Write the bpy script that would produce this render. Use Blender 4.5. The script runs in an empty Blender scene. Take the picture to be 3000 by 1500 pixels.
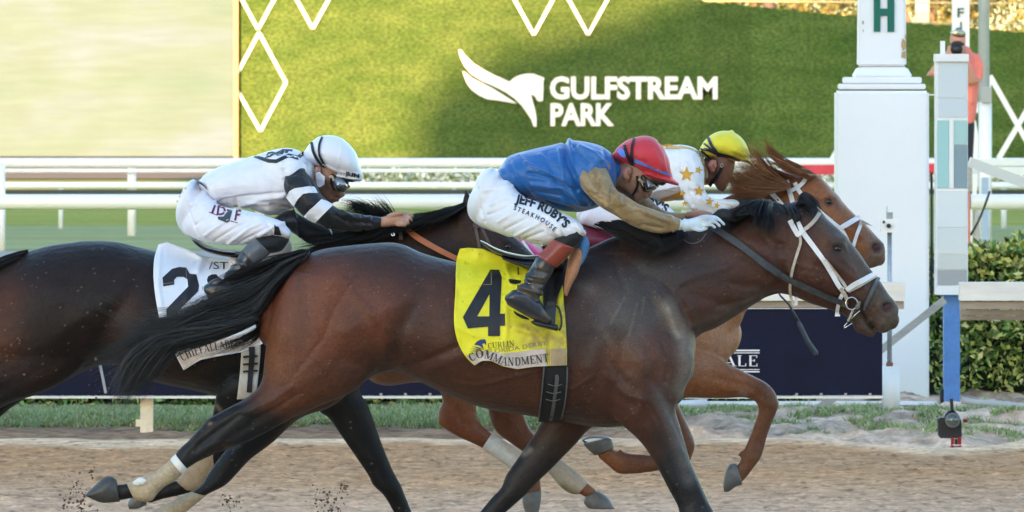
import bpy, bmesh, math, random
import numpy as np
from mathutils import Vector, Matrix, noise as mnoise
from mathutils.bvhtree import BVHTree

# ------------------------------------------------------------------ camera, world, sun, exposure
SC = bpy.context.scene
COL = SC.collection
FPX = 22350.0      # focal length in photo pixels (photo is 3000 px wide)
CAMH = 2.19        # camera height above the track
HOR = 200.0        # photo row of the horizon
SUN_EL = math.radians(8.0)
SUN_K = 0.12       # the low sun stands behind the camera, a little to its left
cam_d = bpy.data.cameras.new('camera')
cam = bpy.data.objects.new('camera', cam_d)
COL.objects.link(cam)
cam.location = (0, 0, CAMH)
cam.rotation_euler = (math.radians(90), 0, 0)
cam_d.sensor_width = 36.0
cam_d.lens = FPX / 3000 * 36
cam_d.shift_y = -(750 - HOR) / 3000
cam_d.clip_start = 1.0
cam_d.clip_end = 3000
cam_d.dof.use_dof = True
cam_d.dof.focus_distance = 30.2
cam_d.dof.aperture_fstop = 20.0
SC.camera = cam

w = bpy.data.worlds.new('World')
SC.world = w
w.use_nodes = True
nt = w.node_tree
bg = nt.nodes['Background']
sky = nt.nodes.new('ShaderNodeTexSky')
sky.sky_type = 'NISHITA'
sky.sun_disc = False
sky.sun_elevation = SUN_EL
sky.air_density = 1.0
sky.dust_density = 0.9
sky.ozone_density = 1.6
sun_vec = Vector((-SUN_K, -1.0, math.tan(SUN_EL) * math.hypot(1, SUN_K))).normalized()
# Nishita: rotation 0 puts the sun on +Y, growing clockwise
sky.sun_rotation = math.atan2(sun_vec.x, sun_vec.y)
nt.links.new(sky.outputs[0], bg.inputs[0])
bg.inputs[1].default_value = 0.15
sd = bpy.data.lights.new('sun', 'SUN')
sd.energy = 4.0
sd.angle = math.radians(0.32)
sd.color = (1.0, 0.58, 0.27)
so = bpy.data.objects.new('sun', sd)
COL.objects.link(so)
so.rotation_euler = (-sun_vec).to_track_quat('-Z', 'Y').to_euler()
so.location = (-20, -100, 60)
SC.view_settings.view_transform = 'Standard'
SC.view_settings.look = 'None'
SC.view_settings.gamma = 1.0
SC.view_settings.exposure = 2.30
SC.render.engine = 'CYCLES'

# ------------------------------------------------------------------ helpers
RNG = np.random.default_rng(7)
random.seed(7)

def W(px, py, Y):
    """world point on the camera ray through photo pixel (px,py) at depth Y"""
    return np.array(((px - 1500) * Y / FPX, Y, CAMH - (py - HOR) * Y / FPX))

def tag(o, label=None, cat=None, group=None, kind=None):
    if label: o['label'] = label
    if cat: o['category'] = cat
    if group: o['group'] = group
    if kind: o['kind'] = kind
    return o

def empty(name, loc, label=None, cat=None, group=None):
    o = bpy.data.objects.new(name, None)
    COL.objects.link(o)
    o.location = loc
    o.empty_display_size = 0.2
    return tag(o, label, cat, group)

def rootloc(o):
    l = Vector((0, 0, 0))
    while o is not None:
        l = l + Vector(o.location)
        o = o.parent
    return np.array(l)

def mk(name, v, f, mat, parent=None, smooth=True, col=None, loc=None, fm=None):
    """link one mesh object; v are world coordinates. loc = own origin for a top-level thing"""
    v = np.asarray(v, dtype=float).reshape(-1, 3)
    off = rootloc(parent) if parent is not None else (np.array(loc, dtype=float) if loc is not None else np.zeros(3))
    me = bpy.data.meshes.new(name)
    if isinstance(f, np.ndarray) and f.ndim == 2:
        n, k = f.shape
        me.vertices.add(len(v)); me.vertices.foreach_set('co', (v - off).ravel())
        me.loops.add(n * k); me.loops.foreach_set('vertex_index', f.ravel().astype(np.int32))
        me.polygons.add(n)
        me.polygons.foreach_set('loop_start', np.arange(0, n * k, k, dtype=np.int32))
        me.update(calc_edges=True)
    else:
        me.from_pydata((v - off).tolist(), [], [list(map(int, q)) for q in f])
        me.update()
    if smooth:
        me.polygons.foreach_set('use_smooth', np.ones(len(me.polygons), dtype=bool))
    if isinstance(mat, (list, tuple)):
        for m in mat: me.materials.append(m)
        if fm is not None:
            me.polygons.foreach_set('material_index', np.asarray(fm, dtype=np.int32))
    elif mat is not None:
        me.materials.append(mat)
    if col is not None:
        a = me.color_attributes.new('col', 'FLOAT_COLOR', 'POINT')
        c = np.ones((len(v), 4)); c[:, :3] = col
        a.data.foreach_set('color', c.ravel())
    o = bpy.data.objects.new(name, me)
    COL.objects.link(o)
    if parent is not None: o.parent = parent
    elif loc is not None: o.location = loc
    return o

class MB:
    """collects verts and faces"""
    def __init__(s): s.v = []; s.f = []; s.n = 0; s.c = []
    def add(s, v, f, c=None):
        v = np.asarray(v, float).reshape(-1, 3)
        s.v.append(v)
        s.f += [tuple(int(i) + s.n for i in q) for q in f]
        if c is not None: s.c.append(np.tile(np.array(c, float), (len(v), 1)) if np.ndim(c) == 1 else np.asarray(c))
        s.n += len(v)
        return s
    def box(s, x0, x1, y0, y1, z0, z1, c=None):
        v = [(x, y, z) for x in (x0, x1) for y in (y0, y1) for z in (z0, z1)]
        return s.add(v, [(0, 1, 3, 2), (4, 6, 7, 5), (0, 4, 5, 1), (2, 3, 7, 6), (0, 2, 6, 4), (1, 5, 7, 3)], c)
    def bar(s, p, q, w, d, c=None):
        """rectangular bar from p to q, w across (in the picture plane), d deep"""
        p = np.array(p, float); q = np.array(q, float); a = q - p; a /= np.linalg.norm(a)
        dep = np.array((0, 1.0, 0)); u = np.cross(a, dep); u /= np.linalg.norm(u); dep = np.cross(u, a)
        v = [e + u * w / 2 * i + dep * d / 2 * j for e in (p, q) for i, j in ((-1, -1), (1, -1), (1, 1), (-1, 1))]
        return s.add(v, [(0, 1, 2, 3), (7, 6, 5, 4), (0, 4, 5, 1), (1, 5, 6, 2), (2, 6, 7, 3), (3, 7, 4, 0)], c)
    def tube(s, pts, r, n=8, c=None, flat=None):
        pts = np.asarray(pts, float); m = len(pts)
        r = np.broadcast_to(np.asarray(r, float), (m,))
        tan = np.gradient(pts, axis=0); tan /= np.linalg.norm(tan, axis=1)[:, None] + 1e-12
        ref = np.array((0, 1.0, 0)) if abs(tan[:, 1]).mean() < .8 else np.array((0, 0, 1.0))
        vs = []
        for i in range(m):
            u = np.cross(tan[i], ref); u /= np.linalg.norm(u) + 1e-12
            k = np.cross(u, tan[i])
            for j in range(n):
                t = 2 * math.pi * j / n
                vs.append(pts[i] + u * math.cos(t) * r[i] + k * math.sin(t) * r[i] * (flat if flat else 1))
        fs = [(i * n + j, i * n + (j + 1) % n, (i + 1) * n + (j + 1) % n, (i + 1) * n + j) for i in range(m - 1) for j in range(n)]
        fs += [tuple(range(n))[::-1], tuple(range((m - 1) * n, m * n))]
        return s.add(vs, fs, c)
    def prism(s, poly, d, c=None):
        """poly: list of 3D points (ccw seen from camera); extruded by vector d"""
        p = np.asarray(poly, float); n = len(p)
        v = np.vstack((p, p + np.asarray(d, float)))
        return s.add(v, [tuple(range(n)), tuple(range(2 * n - 1, n - 1, -1))] + [(i, i + n, (i + 1) % n + n, (i + 1) % n) for i in range(n)], c)
    def build(s, name, mat, parent=None, smooth=False, loc=None):
        v = np.vstack(s.v)
        return mk(name, v, s.f, mat, parent, smooth, np.vstack(s.c) if s.c else None, loc)

def vnoise(x, y, seed=0):
    """smooth value noise, arrays in, -1..1 out"""
    xi = np.floor(x).astype(np.int64); yi = np.floor(y).astype(np.int64)
    fx = x - xi; fy = y - yi
    fx = fx * fx * (3 - 2 * fx); fy = fy * fy * (3 - 2 * fy)
    def h(a, b):
        n = (a * 374761393 + b * 668265263 + seed * 1442695041) & 0x7fffffff
        n = ((n ^ (n >> 13)) * 1274126177) & 0x7fffffff
        return ((n ^ (n >> 16)) & 0xffff) / 32767.5 - 1
    return (h(xi, yi) * (1 - fx) + h(xi + 1, yi) * fx) * (1 - fy) + (h(xi, yi + 1) * (1 - fx) + h(xi + 1, yi + 1) * fx) * fy

def catmull(P, per):
    """interpolate rows of P, per steps for each span (chordless Catmull-Rom)"""
    P = np.asarray(P, float)
    if len(P) < 3:
        t = np.linspace(0, 1, per + 1)[:, None]
        return P[0] * (1 - t) + P[1] * t
    Q = np.vstack((2 * P[0] - P[1], P, 2 * P[-1] - P[-2]))
    out = []
    for i in range(1, len(Q) - 2):
        p0, p1, p2, p3 = Q[i - 1:i + 3]
        for t in np.arange(per) / per:
            out.append(.5 * (2 * p1 + (p2 - p0) * t + (2 * p0 - 5 * p1 + 4 * p2 - p3) * t * t + (3 * p1 - p0 - 3 * p2 + p3) * t ** 3))
    out.append(P[-1])
    return np.array(out)

def loft(st, Y0, k=0.0, n=28, per=5, cap=0.6, sq=1.0, dy=0.0, shrink=1.0):
    """st rows: ax,ay,bx,by (photo pixels of the two silhouette edges), half depth in m, depth offset in m.
    k widens the section towards b (k>0) or a (k<0)."""
    st = [tuple(s) + (0.0,) * (6 - len(s)) for s in st]
    S = catmull(st, per)
    rings = []
    for r in S:
        Y = Y0 + r[5] + dy
        a = W(r[0], r[1], Y); b = W(r[2], r[3], Y)
        rings.append((a, b, max(r[4], .001)))
    # rounded ends
    def capr(i, j):
        a, b, h = rings[i]; a2, b2, h2 = rings[j]
        c = (a + b) / 2; ax = c - (a2 + b2) / 2
        ax /= np.linalg.norm(ax) + 1e-9
        R = np.linalg.norm(a - b) / 2
        out = []
        for t in (.5, .8, .95, 1.0):
            q = math.sqrt(max(0, 1 - t * t)) if t < 1 else .02
            o = c + ax * R * cap * t
            out.append((o + (a - c) * q, o + (b - c) * q, h * q))
        return out
    rings = capr(0, 1)[::-1] + rings + capr(-1, -2)
    v = []
    T = np.linspace(0, 2 * math.pi, n, endpoint=False)
    ct, stt = np.cos(T), np.sin(T)
    cs = np.sign(ct) * np.abs(ct) ** sq; ss = np.sign(stt) * np.abs(stt) ** sq
    for a, b, h in rings:
        c = (a + b) / 2
        u = (a - b) / 2 * shrink
        v.append(c + u * cs[:, None] + np.array((0, 1.0, 0)) * (h * shrink * ss * (1 - k * ct))[:, None])
    v = np.vstack(v)
    m = len(rings)
    f = []
    for i in range(m - 1):
        for j in range(n):
            f.append((i * n + j, (i + 1) * n + j, (i + 1) * n + (j + 1) % n, i * n + (j + 1) % n))
    f.append(tuple(range(n))); f.append(tuple(range((m - 1) * n, m * n))[::-1])
    return v, f

def remesh(parts, voxel, smooth=4):
    """union of closed lofts -> one continuous surface (verts, quad array)"""
    V = []; F = []; n = 0
    for v, f in parts:
        V.append(v); F += [tuple(i + n for i in q) for q in f]; n += len(v)
    me = bpy.data.meshes.new('tmp')
    me.from_pydata(np.vstack(V).tolist(), [], F)
    bm = bmesh.new(); bm.from_mesh(me)
    # make each shell outward
    bmesh.ops.recalc_face_normals(bm, faces=bm.faces)
    bm.to_mesh(me); bm.free()
    o = bpy.data.objects.new('tmp', me); COL.objects.link(o)
    md = o.modifiers.new('r', 'REMESH'); md.mode = 'VOXEL'; md.voxel_size = voxel; md.adaptivity = 0
    dg = bpy.context.evaluated_depsgraph_get()
    ev = o.evaluated_get(dg)
    m2 = bpy.data.meshes.new_from_object(ev)
    v = np.empty(len(m2.vertices) * 3); m2.vertices.foreach_get('co', v); v = v.reshape(-1, 3)
    lo = np.empty(len(m2.loops), dtype=np.int32); m2.loops.foreach_get('vertex_index', lo)
    f = lo.reshape(-1, 4)
    e = np.empty(len(m2.edges) * 2, dtype=np.int32); m2.edges.foreach_get('vertices', e); e = e.reshape(-1, 2)
    bpy.data.objects.remove(o); bpy.data.meshes.remove(me); bpy.data.meshes.remove(m2)
    v = lap(v, e, smooth)
    return v, f, e

def lap(v, e, it, lam=.5):
    n = len(v)
    deg = np.bincount(e.ravel(), minlength=n)[:, None] + 1e-9
    for _ in range(it):
        s = np.zeros_like(v)
        for k in range(3):
            s[:, k] = np.bincount(e[:, 0], v[e[:, 1], k], n) + np.bincount(e[:, 1], v[e[:, 0], k], n)
        v = v + lam * (s / deg - v)
    return v

def normals(v, f):
    a = v[f[:, 2]] - v[f[:, 0]]; b = v[f[:, 3]] - v[f[:, 1]]
    nn = np.cross(a, b)
    N = np.zeros_like(v)
    for k in range(4):
        for c in range(3):
            N[:, c] += np.bincount(f[:, k], nn[:, c], len(v))
    return N / (np.linalg.norm(N, axis=1)[:, None] + 1e-12)

def project(v):
    return np.stack((1500 + v[:, 0] * FPX / v[:, 1], HOR + (CAMH - v[:, 2]) * FPX / v[:, 1]), 1)

def dpoly(P, line):
    """distance in pixels from points P to a polyline"""
    line = np.asarray(line, float).reshape(-1, 2)
    if len(line) == 1: return np.hypot(*(P - line[0]).T)
    d = np.full(len(P), 1e9)
    for a, b in zip(line[:-1], line[1:]):
        ab = b - a; t = np.clip(((P - a) @ ab) / (ab @ ab + 1e-9), 0, 1)
        d = np.minimum(d, np.hypot(*(P - a - t[:, None] * ab).T))
    return d

SCULPT = lambda r: 1.0
def sculpt(v, f, strokes, Y0, side=-1):
    """strokes: (polyline px, radius px, metres out (+) or in (-)[, power])"""
    N = normals(v, f); P = project(v)
    wt = np.clip((v[:, 1] - Y0) * side / .03 + .5, 0, 1) if side else np.ones(len(v))
    D = np.zeros(len(v))
    for s in strokes:
        p = s[3] if len(s) > 3 else 2
        D += s[2] * SCULPT(s[1]) * np.exp(-(dpoly(P, s[0]) / s[1]) ** p)
    return v + N * (D * wt)[:, None]

def paint(v, base, strokes, Y0=None, side=0):
    """base colour, then (polyline, radius, colour, strength[, power]) mixed over"""
    P = project(v)
    C = np.tile(np.array(base, float), (len(v), 1))
    for s in strokes:
        p = s[4] if len(s) > 4 else 2
        a = (s[3] * np.exp(-(dpoly(P, s[0]) / s[1]) ** p))[:, None]
        C = C * (1 - a) + np.array(s[2]) * a
    return C

def bvh(v, f):
    return BVHTree.FromPolygons(np.asarray(v).tolist(), [tuple(map(int, q)) for q in f])
def bvh_of(o):
    l = rootloc(o)
    return BVHTree.FromPolygons([tuple(np.array(p.co) + l) for p in o.data.vertices], [tuple(p.vertices) for p in o.data.polygons])

CAMP = Vector((0, 0, CAMH))
def cast(tree, px, py, near=0.0, default=None):
    d = Vector(W(px, py, 30.0)) - CAMP
    d.normalize()
    h = tree.ray_cast(CAMP, d)
    if h[0] is None: return default
    return np.array(h[0] - d * near)

def polymesh(poly, step):
    """cut a px polygon (list of 2D) or a (verts,faces) 2D mesh into small faces"""
    bm = bmesh.new()
    if isinstance(poly, tuple):
        vs = [bm.verts.new((x, y, 0)) for x, y in poly[0]]
        for q in poly[1]:
            try: bm.faces.new([vs[i] for i in q])
            except ValueError: pass
    else:
        from mathutils.geometry import tessellate_polygon
        vs = [bm.verts.new((x, y, 0)) for x, y in poly]
        for q in tessellate_polygon([[Vector((x, y, 0)) for x, y in poly]]):
            bm.faces.new([vs[i] for i in q])
        bmesh.ops.recalc_face_normals(bm, faces=bm.faces)
    xs = [q.co.x for q in bm.verts]; ys = [q.co.y for q in bm.verts]
    for ax, lo, hi in ((0, min(xs), max(xs)), (1, min(ys), max(ys))):
        c = lo + step
        while c < hi:
            co = (c, 0, 0) if ax == 0 else (0, c, 0); no = (1, 0, 0) if ax == 0 else (0, 1, 0)
            bmesh.ops.bisect_plane(bm, geom=bm.verts[:] + bm.edges[:] + bm.faces[:], plane_co=co, plane_no=no)
            c += step
    bm.verts.index_update()
    v = [(q.co.x, q.co.y) for q in bm.verts]; f = [tuple(x.index for x in q.verts) for q in bm.faces]
    bm.free()
    return v, f

def decal(name, poly, tree, mat, parent, near=.002, step=8, thick=0.0, label=None):
    """flat print lying on a surface: every vertex is put on the surface that the eye ray meets"""
    polys = poly if isinstance(poly, list) and isinstance(poly[0], (list, tuple)) and np.ndim(poly[0]) != 1 and not isinstance(poly, tuple) else [poly]
    V = []; F = []
    for pl in polys:
        v, f = polymesh(pl, step)
        pts = [cast(tree, x, y, near) for x, y in v]
        good = [p for p in pts if p is not None]
        if not good: continue
        for i, p in enumerate(pts):
            if p is None:
                j = min((j for j in range(len(pts)) if pts[j] is not None), key=lambda j: (v[j][0] - v[i][0]) ** 2 + (v[j][1] - v[i][1]) ** 2)
                pts[i] = W(v[i][0], v[i][1], pts[j][1])
        n = len(V)
        V += pts; F += [tuple(i + n for i in q) for q in f]
    if not V: return None
    o = mk(name, V, F, mat, parent, True)
    if label: o['label'] = label
    return o

def strap(name, line, width, tree, mat, parent, near=.003, thick=.004, step=6, fallback=None, arch=0):
    """leather strap laid over a surface along a px polyline; returns the object"""
    line = np.asarray(line, float)
    L = catmull(line, 6) if len(line) > 2 else np.linspace(line[0], line[1], 12)
    wd = np.interp(np.linspace(0, 1, len(L)), np.linspace(0, 1, np.size(width)), np.atleast_1d(width)) if np.size(width) > 1 else np.full(len(L), float(width))
    t = np.gradient(L, axis=0); t /= np.linalg.norm(t, axis=1)[:, None] + 1e-9
    nn = np.stack((-t[:, 1], t[:, 0]), 1)
    rows = []
    lastY = fallback or 30.0
    for i in range(len(L)):
        row = []
        for s in (-.5, 0, .5):
            p = L[i] + nn[i] * wd[i] * s
            h = cast(tree, p[0], p[1], near + thick) if tree is not None else None
            if h is None: h = W(p[0], p[1], lastY)
            else: lastY = h[1]
            row.append(h)
        rows.append(row)
    # smooth depth along the strap
    R = np.array(rows)
    for _ in range(2):
        R[1:-1, :, 1] = (R[:-2, :, 1] + R[1:-1, :, 1] * 2 + R[2:, :, 1]) / 4
    V = R.reshape(-1, 3)
    back = V + np.array((0, thick, 0))
    n = len(L); m = len(V)
    F = []
    for i in range(n - 1):
        for j in range(2):
            q = (i * 3 + j, i * 3 + j + 1, (i + 1) * 3 + j + 1, (i + 1) * 3 + j)
            F.append(q); F.append(tuple(x + m for x in q[::-1]))
        F.append((i * 3, (i + 1) * 3, (i + 1) * 3 + m, i * 3 + m))
        F.append((i * 3 + 2, i * 3 + 2 + m, (i + 1) * 3 + 2 + m, (i + 1) * 3 + 2))
    F.append((0, m, m + 1, 1)); F.append((1, m + 1, m + 2, 2))
    e = (n - 1) * 3
    F.append((e, e + 1, m + e + 1, m + e)); F.append((e + 1, e + 2, m + e + 2, m + e + 1))
    return mk(name, np.vstack((V, back)), F, mat, parent, False)

def patch(left, right, nu, nv):
    """px grid between two polylines (each resampled)"""
    def rs(l, n):
        l = catmull(l, 8) if len(l) > 2 else np.array(l, float)
        d = np.r_[0, np.cumsum(np.hypot(*np.diff(l, axis=0).T))]
        t = np.linspace(0, d[-1], n)
        return np.stack((np.interp(t, d, l[:, 0]), np.interp(t, d, l[:, 1])), 1)
    A = rs(left, nv); B = rs(right, nv)
    u = np.linspace(0, 1, nu)[None, :, None]
    return A[:, None] * (1 - u) + B[:, None] * u      # nv x nu x 2

def drape(name, G, tree, mat, parent, near=.012, thick=.006, wr=None, defY=30.0, smooth=6, loc=None, col=None):
    """cloth: px grid G laid on a surface, smoothed, with wrinkles wr(px,py)->m towards the eye"""
    nv, nu = G.shape[:2]
    D = np.full((nv, nu), np.nan)
    for i in range(nv):
        for j in range(nu):
            h = cast(tree, G[i, j, 0], G[i, j, 1], near)
            if h is not None: D[i, j] = h[1]
    for i in range(nv):
        r = D[i]; ok = ~np.isnan(r)
        if ok.any(): D[i] = np.interp(np.arange(nu), np.arange(nu)[ok], r[ok])
    ok = ~np.isnan(D[:, 0])
    for j in range(nu):
        c = D[:, j]; ok = ~np.isnan(c)
        if ok.any(): D[:, j] = np.interp(np.arange(nv), np.arange(nv)[ok], c[ok])
        else: D[:, j] = defY
    for _ in range(smooth):
        E = np.pad(D, 1, mode='edge')
        D = np.minimum(D, (E[:-2, 1:-1] + E[2:, 1:-1] + E[1:-1, :-2] + E[1:-1, 2:]) / 4 * .7 + D * .3)
    if wr is not None: D = D - wr(G[:, :, 0], G[:, :, 1])
    V = np.stack(((G[:, :, 0] - 1500) * D / FPX, D, CAMH - (G[:, :, 1] - HOR) * D / FPX), 2).reshape(-1, 3)
    m = len(V)
    B = V + np.array((0, thick, 0))
    F = []
    for i in range(nv - 1):
        for j in range(nu - 1):
            q = (i * nu + j, (i + 1) * nu + j, (i + 1) * nu + j + 1, i * nu + j + 1)
            F.append(q); F.append(tuple(x + m for x in q[::-1]))
    for i in range(nv - 1):
        F.append((i * nu, i * nu + m, (i + 1) * nu + m, (i + 1) * nu))
        F.append((i * nu + nu - 1, (i + 1) * nu + nu - 1, (i + 1) * nu + nu - 1 + m, i * nu + nu - 1 + m))
    for j in range(nu - 1):
        F.append((j, j + 1, j + 1 + m, j + m))
        a = (nv - 1) * nu + j
        F.append((a, a + m, a + 1 + m, a + 1))
    c = None
    if col is not None:
        cc = col(G[:, :, 0].ravel(), G[:, :, 1].ravel()); c = np.vstack((cc, cc))
    return mk(name, np.vstack((V, B)), F, mat, parent, True, c, loc)

def text2d(s, bold=0.0):
    """built-in font, (verts, faces), cap height = 1, starts at x=0"""
    cu = bpy.data.curves.new('t', 'FONT'); cu.body = s; cu.size = 1.0; cu.offset = bold; cu.resolution_u = 3
    o = bpy.data.objects.new('t', cu); COL.objects.link(o)
    dg = bpy.context.evaluated_depsgraph_get()
    me = bpy.data.meshes.new_from_object(o.evaluated_get(dg))
    v = np.array([tuple(p.co)[:2] for p in me.vertices]); f = [tuple(p.vertices) for p in me.polygons]
    bpy.data.objects.remove(o); bpy.data.curves.remove(cu); bpy.data.meshes.remove(me)
    h = 0.69
    v = v / h; v[:, 0] -= v[:, 0].min()
    return v, f

SER = {  # serif letters from strokes: (x0,y0,x1,y1,width) in a box 1 high; s = serif centre list
 'A': (.78, [(.1,0,.39,1,.05), (.68,0,.39,1,.13), (.2,.33,.58,.33,.05)], [(.1,0), (.68,0)]),
 'B': (.66, [(.18,0,.18,1,.13), (.1,.975,.42,.975,.05), (.1,.025,.44,.025,.05), (.18,.52,.42,.52,.05), (.42,.975,.54,.86,.09), (.54,.86,.54,.66,.12), (.54,.66,.42,.52,.09), (.42,.52,.58,.38,.09), (.58,.38,.58,.15,.12), (.58,.15,.44,.025,.09)], []),
 'C': (.7, [(.6,.75,.6,.98,.05), (.6,.8,.5,.94,.06), (.52,.94,.3,.94,.06), (.3,.95,.15,.75,.1), (.15,.75,.15,.25,.13), (.15,.25,.3,.05,.1), (.3,.05,.5,.05,.06), (.5,.05,.62,.22,.06)], []),
 'D': (.74, [(.18,0,.18,1,.13), (.1,.975,.42,.975,.05), (.1,.025,.42,.025,.05), (.42,.975,.62,.78,.1), (.62,.78,.62,.22,.13), (.62,.22,.42,.025,.1)], []),
 'E': (.64, [(.18,0,.18,1,.13), (.1,.975,.56,.975,.05), (.1,.025,.58,.025,.05), (.18,.52,.42,.52,.05), (.56,1,.56,.78,.05), (.58,0,.58,.24,.05), (.42,.62,.42,.42,.05)], []),
 'F': (.6, [(.18,0,.18,1,.13), (.1,.975,.56,.975,.05), (.18,.52,.42,.52,.05), (.56,1,.56,.78,.05), (.42,.62,.42,.42,.05)], [(.18,0)]),
 'H': (.78, [(.18,0,.18,1,.13), (.6,0,.6,1,.13), (.18,.52,.6,.52,.05)], [(.18,0), (.18,1), (.6,0), (.6,1)]),
 'I': (.36, [(.18,0,.18,1,.13)], [(.18,0), (.18,1)]),
 'L': (.62, [(.18,0,.18,1,.13), (.1,.025,.56,.025,.05), (.56,0,.56,.26,.05)], [(.18,1)]),
 'M': (.94, [(.14,0,.14,1,.05), (.16,1,.46,.06,.12), (.46,.06,.76,1,.05), (.78,0,.78,1,.13)], [(.14,0), (.1,1), (.78,0), (.82,1)]),
 'N': (.8, [(.14,0,.14,1,.05), (.14,1,.62,0,.13), (.64,0,.64,1,.05)], [(.14,0), (.1,1), (.64,1)]),
 'O': (.76, [(.3,.95,.15,.75,.09), (.15,.75,.15,.25,.13), (.15,.25,.3,.05,.09), (.3,.05,.48,.05,.05), (.48,.05,.62,.25,.09), (.62,.25,.62,.75,.13), (.62,.75,.48,.95,.09), (.48,.95,.3,.95,.05)], []),
 'R': (.74, [(.18,0,.18,1,.13), (.1,.975,.42,.975,.05), (.18,.5,.42,.5,.05), (.42,.975,.55,.85,.09), (.55,.85,.55,.65,.12), (.55,.65,.42,.5,.09), (.38,.5,.66,0,.12)], [(.18,0)]),
 'T': (.66, [(.33,0,.33,1,.13), (.06,.975,.6,.975,.05), (.06,1,.06,.78,.05), (.6,1,.6,.78,.05)], [(.33,0)]),
 'U': (.76, [(.16,1,.16,.25,.13), (.16,.25,.28,.04,.09), (.28,.04,.48,.04,.06), (.48,.04,.62,.25,.06), (.62,.25,.62,1,.05)], [(.16,1), (.62,1)]),
}
def serif2d(s, gap=.06, fat=1.0):
    v = []; f = []; x = 0.0
    for ch in s:
        if ch not in SER: x += .4; continue
        wd, st, se = SER[ch]
        for x0, y0, x1, y1, w_ in st:
            a = np.array((x0, y0)); b = np.array((x1, y1)); d = (b - a) / np.linalg.norm(b - a); nn = np.array((-d[1], d[0])) * w_ * fat / 2
            n = len(v)
            v += [a - nn + (x, 0), b - nn + (x, 0), b + nn + (x, 0), a + nn + (x, 0)]; f.append((n, n + 1, n + 2, n + 3))
        for cx, cy in se:
            n = len(v); h = .05 * (1 if cy == 0 else -1)
            v += [(x + cx - .14, cy), (x + cx + .14, cy), (x + cx + .14, cy + h), (x + cx - .14, cy + h)]; f.append((n, n + 1, n + 2, n + 3))
        x += wd + gap
    return np.array(v), f

def place2d(t, fn):
    """map a 2D text mesh to photo pixels with fn(u,v)"""
    v, f = t
    return ([tuple(fn(a, b)) for a, b in v], f)

def along(line, capx, u0=0.0, squash=1.0, flip=False):
    """map (u,v) along a px baseline polyline; capx = cap height in px"""
    L = catmull(line, 12) if len(line) > 2 else np.array(line, float)
    d = np.r_[0, np.cumsum(np.hypot(*np.diff(L, axis=0).T))]
    def fn(u, v):
        s = (u + u0) * capx * squash
        s_ = min(max(s, 0), d[-1] - 1e-6)
        i = min(np.searchsorted(d, s_, side='right') - 1, len(L) - 2)
        t = (L[i + 1] - L[i]) / (np.linalg.norm(L[i + 1] - L[i]) + 1e-9)
        p = L[i] + t * (s - d[i])
        nn = np.array((t[1], -t[0]))
        return p + nn * v * capx
    return fn

# ------------------------------------------------------------------ materials
def mat(name, rgb=(.5, .5, .5), rough=.5, attr=False, noise=None, bump=None, metal=0.0, spec=.5, sheen=0.0, coat=0.0, emit=None, aniso=None, sub=0.0):
    """noise=(scale, amount[, (sx,sy,sz)]) darkens/lightens; bump=(scale, distance)"""
    m = bpy.data.materials.new(name); m.use_nodes = True
    N = m.node_tree.nodes; L = m.node_tree.links; b = N['Principled BSDF']
    b.inputs['Roughness'].default_value = rough; b.inputs['Metallic'].default_value = metal
    b.inputs['Specular IOR Level'].default_value = spec
    b.inputs['Sheen Weight'].default_value = sheen; b.inputs['Sheen Roughness'].default_value = .4
    b.inputs['Coat Weight'].default_value = coat; b.inputs['Coat Roughness'].default_value = .25
    if sub: b.inputs['Subsurface Weight'].default_value = sub; b.inputs['Subsurface Radius'].default_value = (.01, .004, .002)
    co = N.new('ShaderNodeTexCoord').outputs['Object']
    if attr:
        a = N.new('ShaderNodeAttribute'); a.attribute_name = 'col'; src = a.outputs['Color']
    else:
        a = N.new('ShaderNodeRGB'); a.outputs[0].default_value = (*rgb, 1); src = a.outputs[0]
    for nz in ([noise] if noise and not isinstance(noise, list) else (noise or [])):
        mp = N.new('ShaderNodeMapping'); L.new(co, mp.inputs[0])
        if len(nz) > 2: mp.inputs['Scale'].default_value = nz[2]
        n = N.new('ShaderNodeTexNoise'); n.inputs['Scale'].default_value = nz[0]; n.inputs['Detail'].default_value = 5; n.inputs['Roughness'].default_value = .65
        L.new(mp.outputs[0], n.inputs['Vector'])
        r = N.new('ShaderNodeMapRange'); r.inputs['From Min'].default_value = .25; r.inputs['From Max'].default_value = .75
        r.inputs['To Min'].default_value = 1 - nz[1]; r.inputs['To Max'].default_value = 1 + nz[1]
        L.new(n.outputs[0], r.inputs[0])
        mx = N.new('ShaderNodeVectorMath'); mx.operation = 'SCALE'; L.new(src, mx.inputs[0]); L.new(r.outputs[0], mx.inputs['Scale'])
        src = mx.outputs[0]
    L.new(src, b.inputs['Base Color'])
    prev = None
    for bp in ([bump] if bump and not isinstance(bump, list) else (bump or [])):
        n = N.new('ShaderNodeTexNoise'); n.inputs['Scale'].default_value = bp[0]; n.inputs['Detail'].default_value = 4
        mp = N.new('ShaderNodeMapping'); L.new(co, mp.inputs[0])
        if len(bp) > 2: mp.inputs['Scale'].default_value = bp[2]
        L.new(mp.outputs[0], n.inputs['Vector'])
        k = N.new('ShaderNodeBump'); k.inputs['Strength'].default_value = 1; k.inputs['Distance'].default_value = bp[1]
        L.new(n.outputs[0], k.inputs['Height'])
        if prev is not None: L.new(prev, k.inputs['Normal'])
        prev = k.outputs[0]
    if prev is not None: L.new(prev, b.inputs['Normal'])
    if emit:
        b.inputs['Emission Color'].default_value = (*emit[0], 1); b.inputs['Emission Strength'].default_value = emit[1]
    return m
# ================================================================== SETTING
def ground_z(x, y): return 0.0

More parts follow.
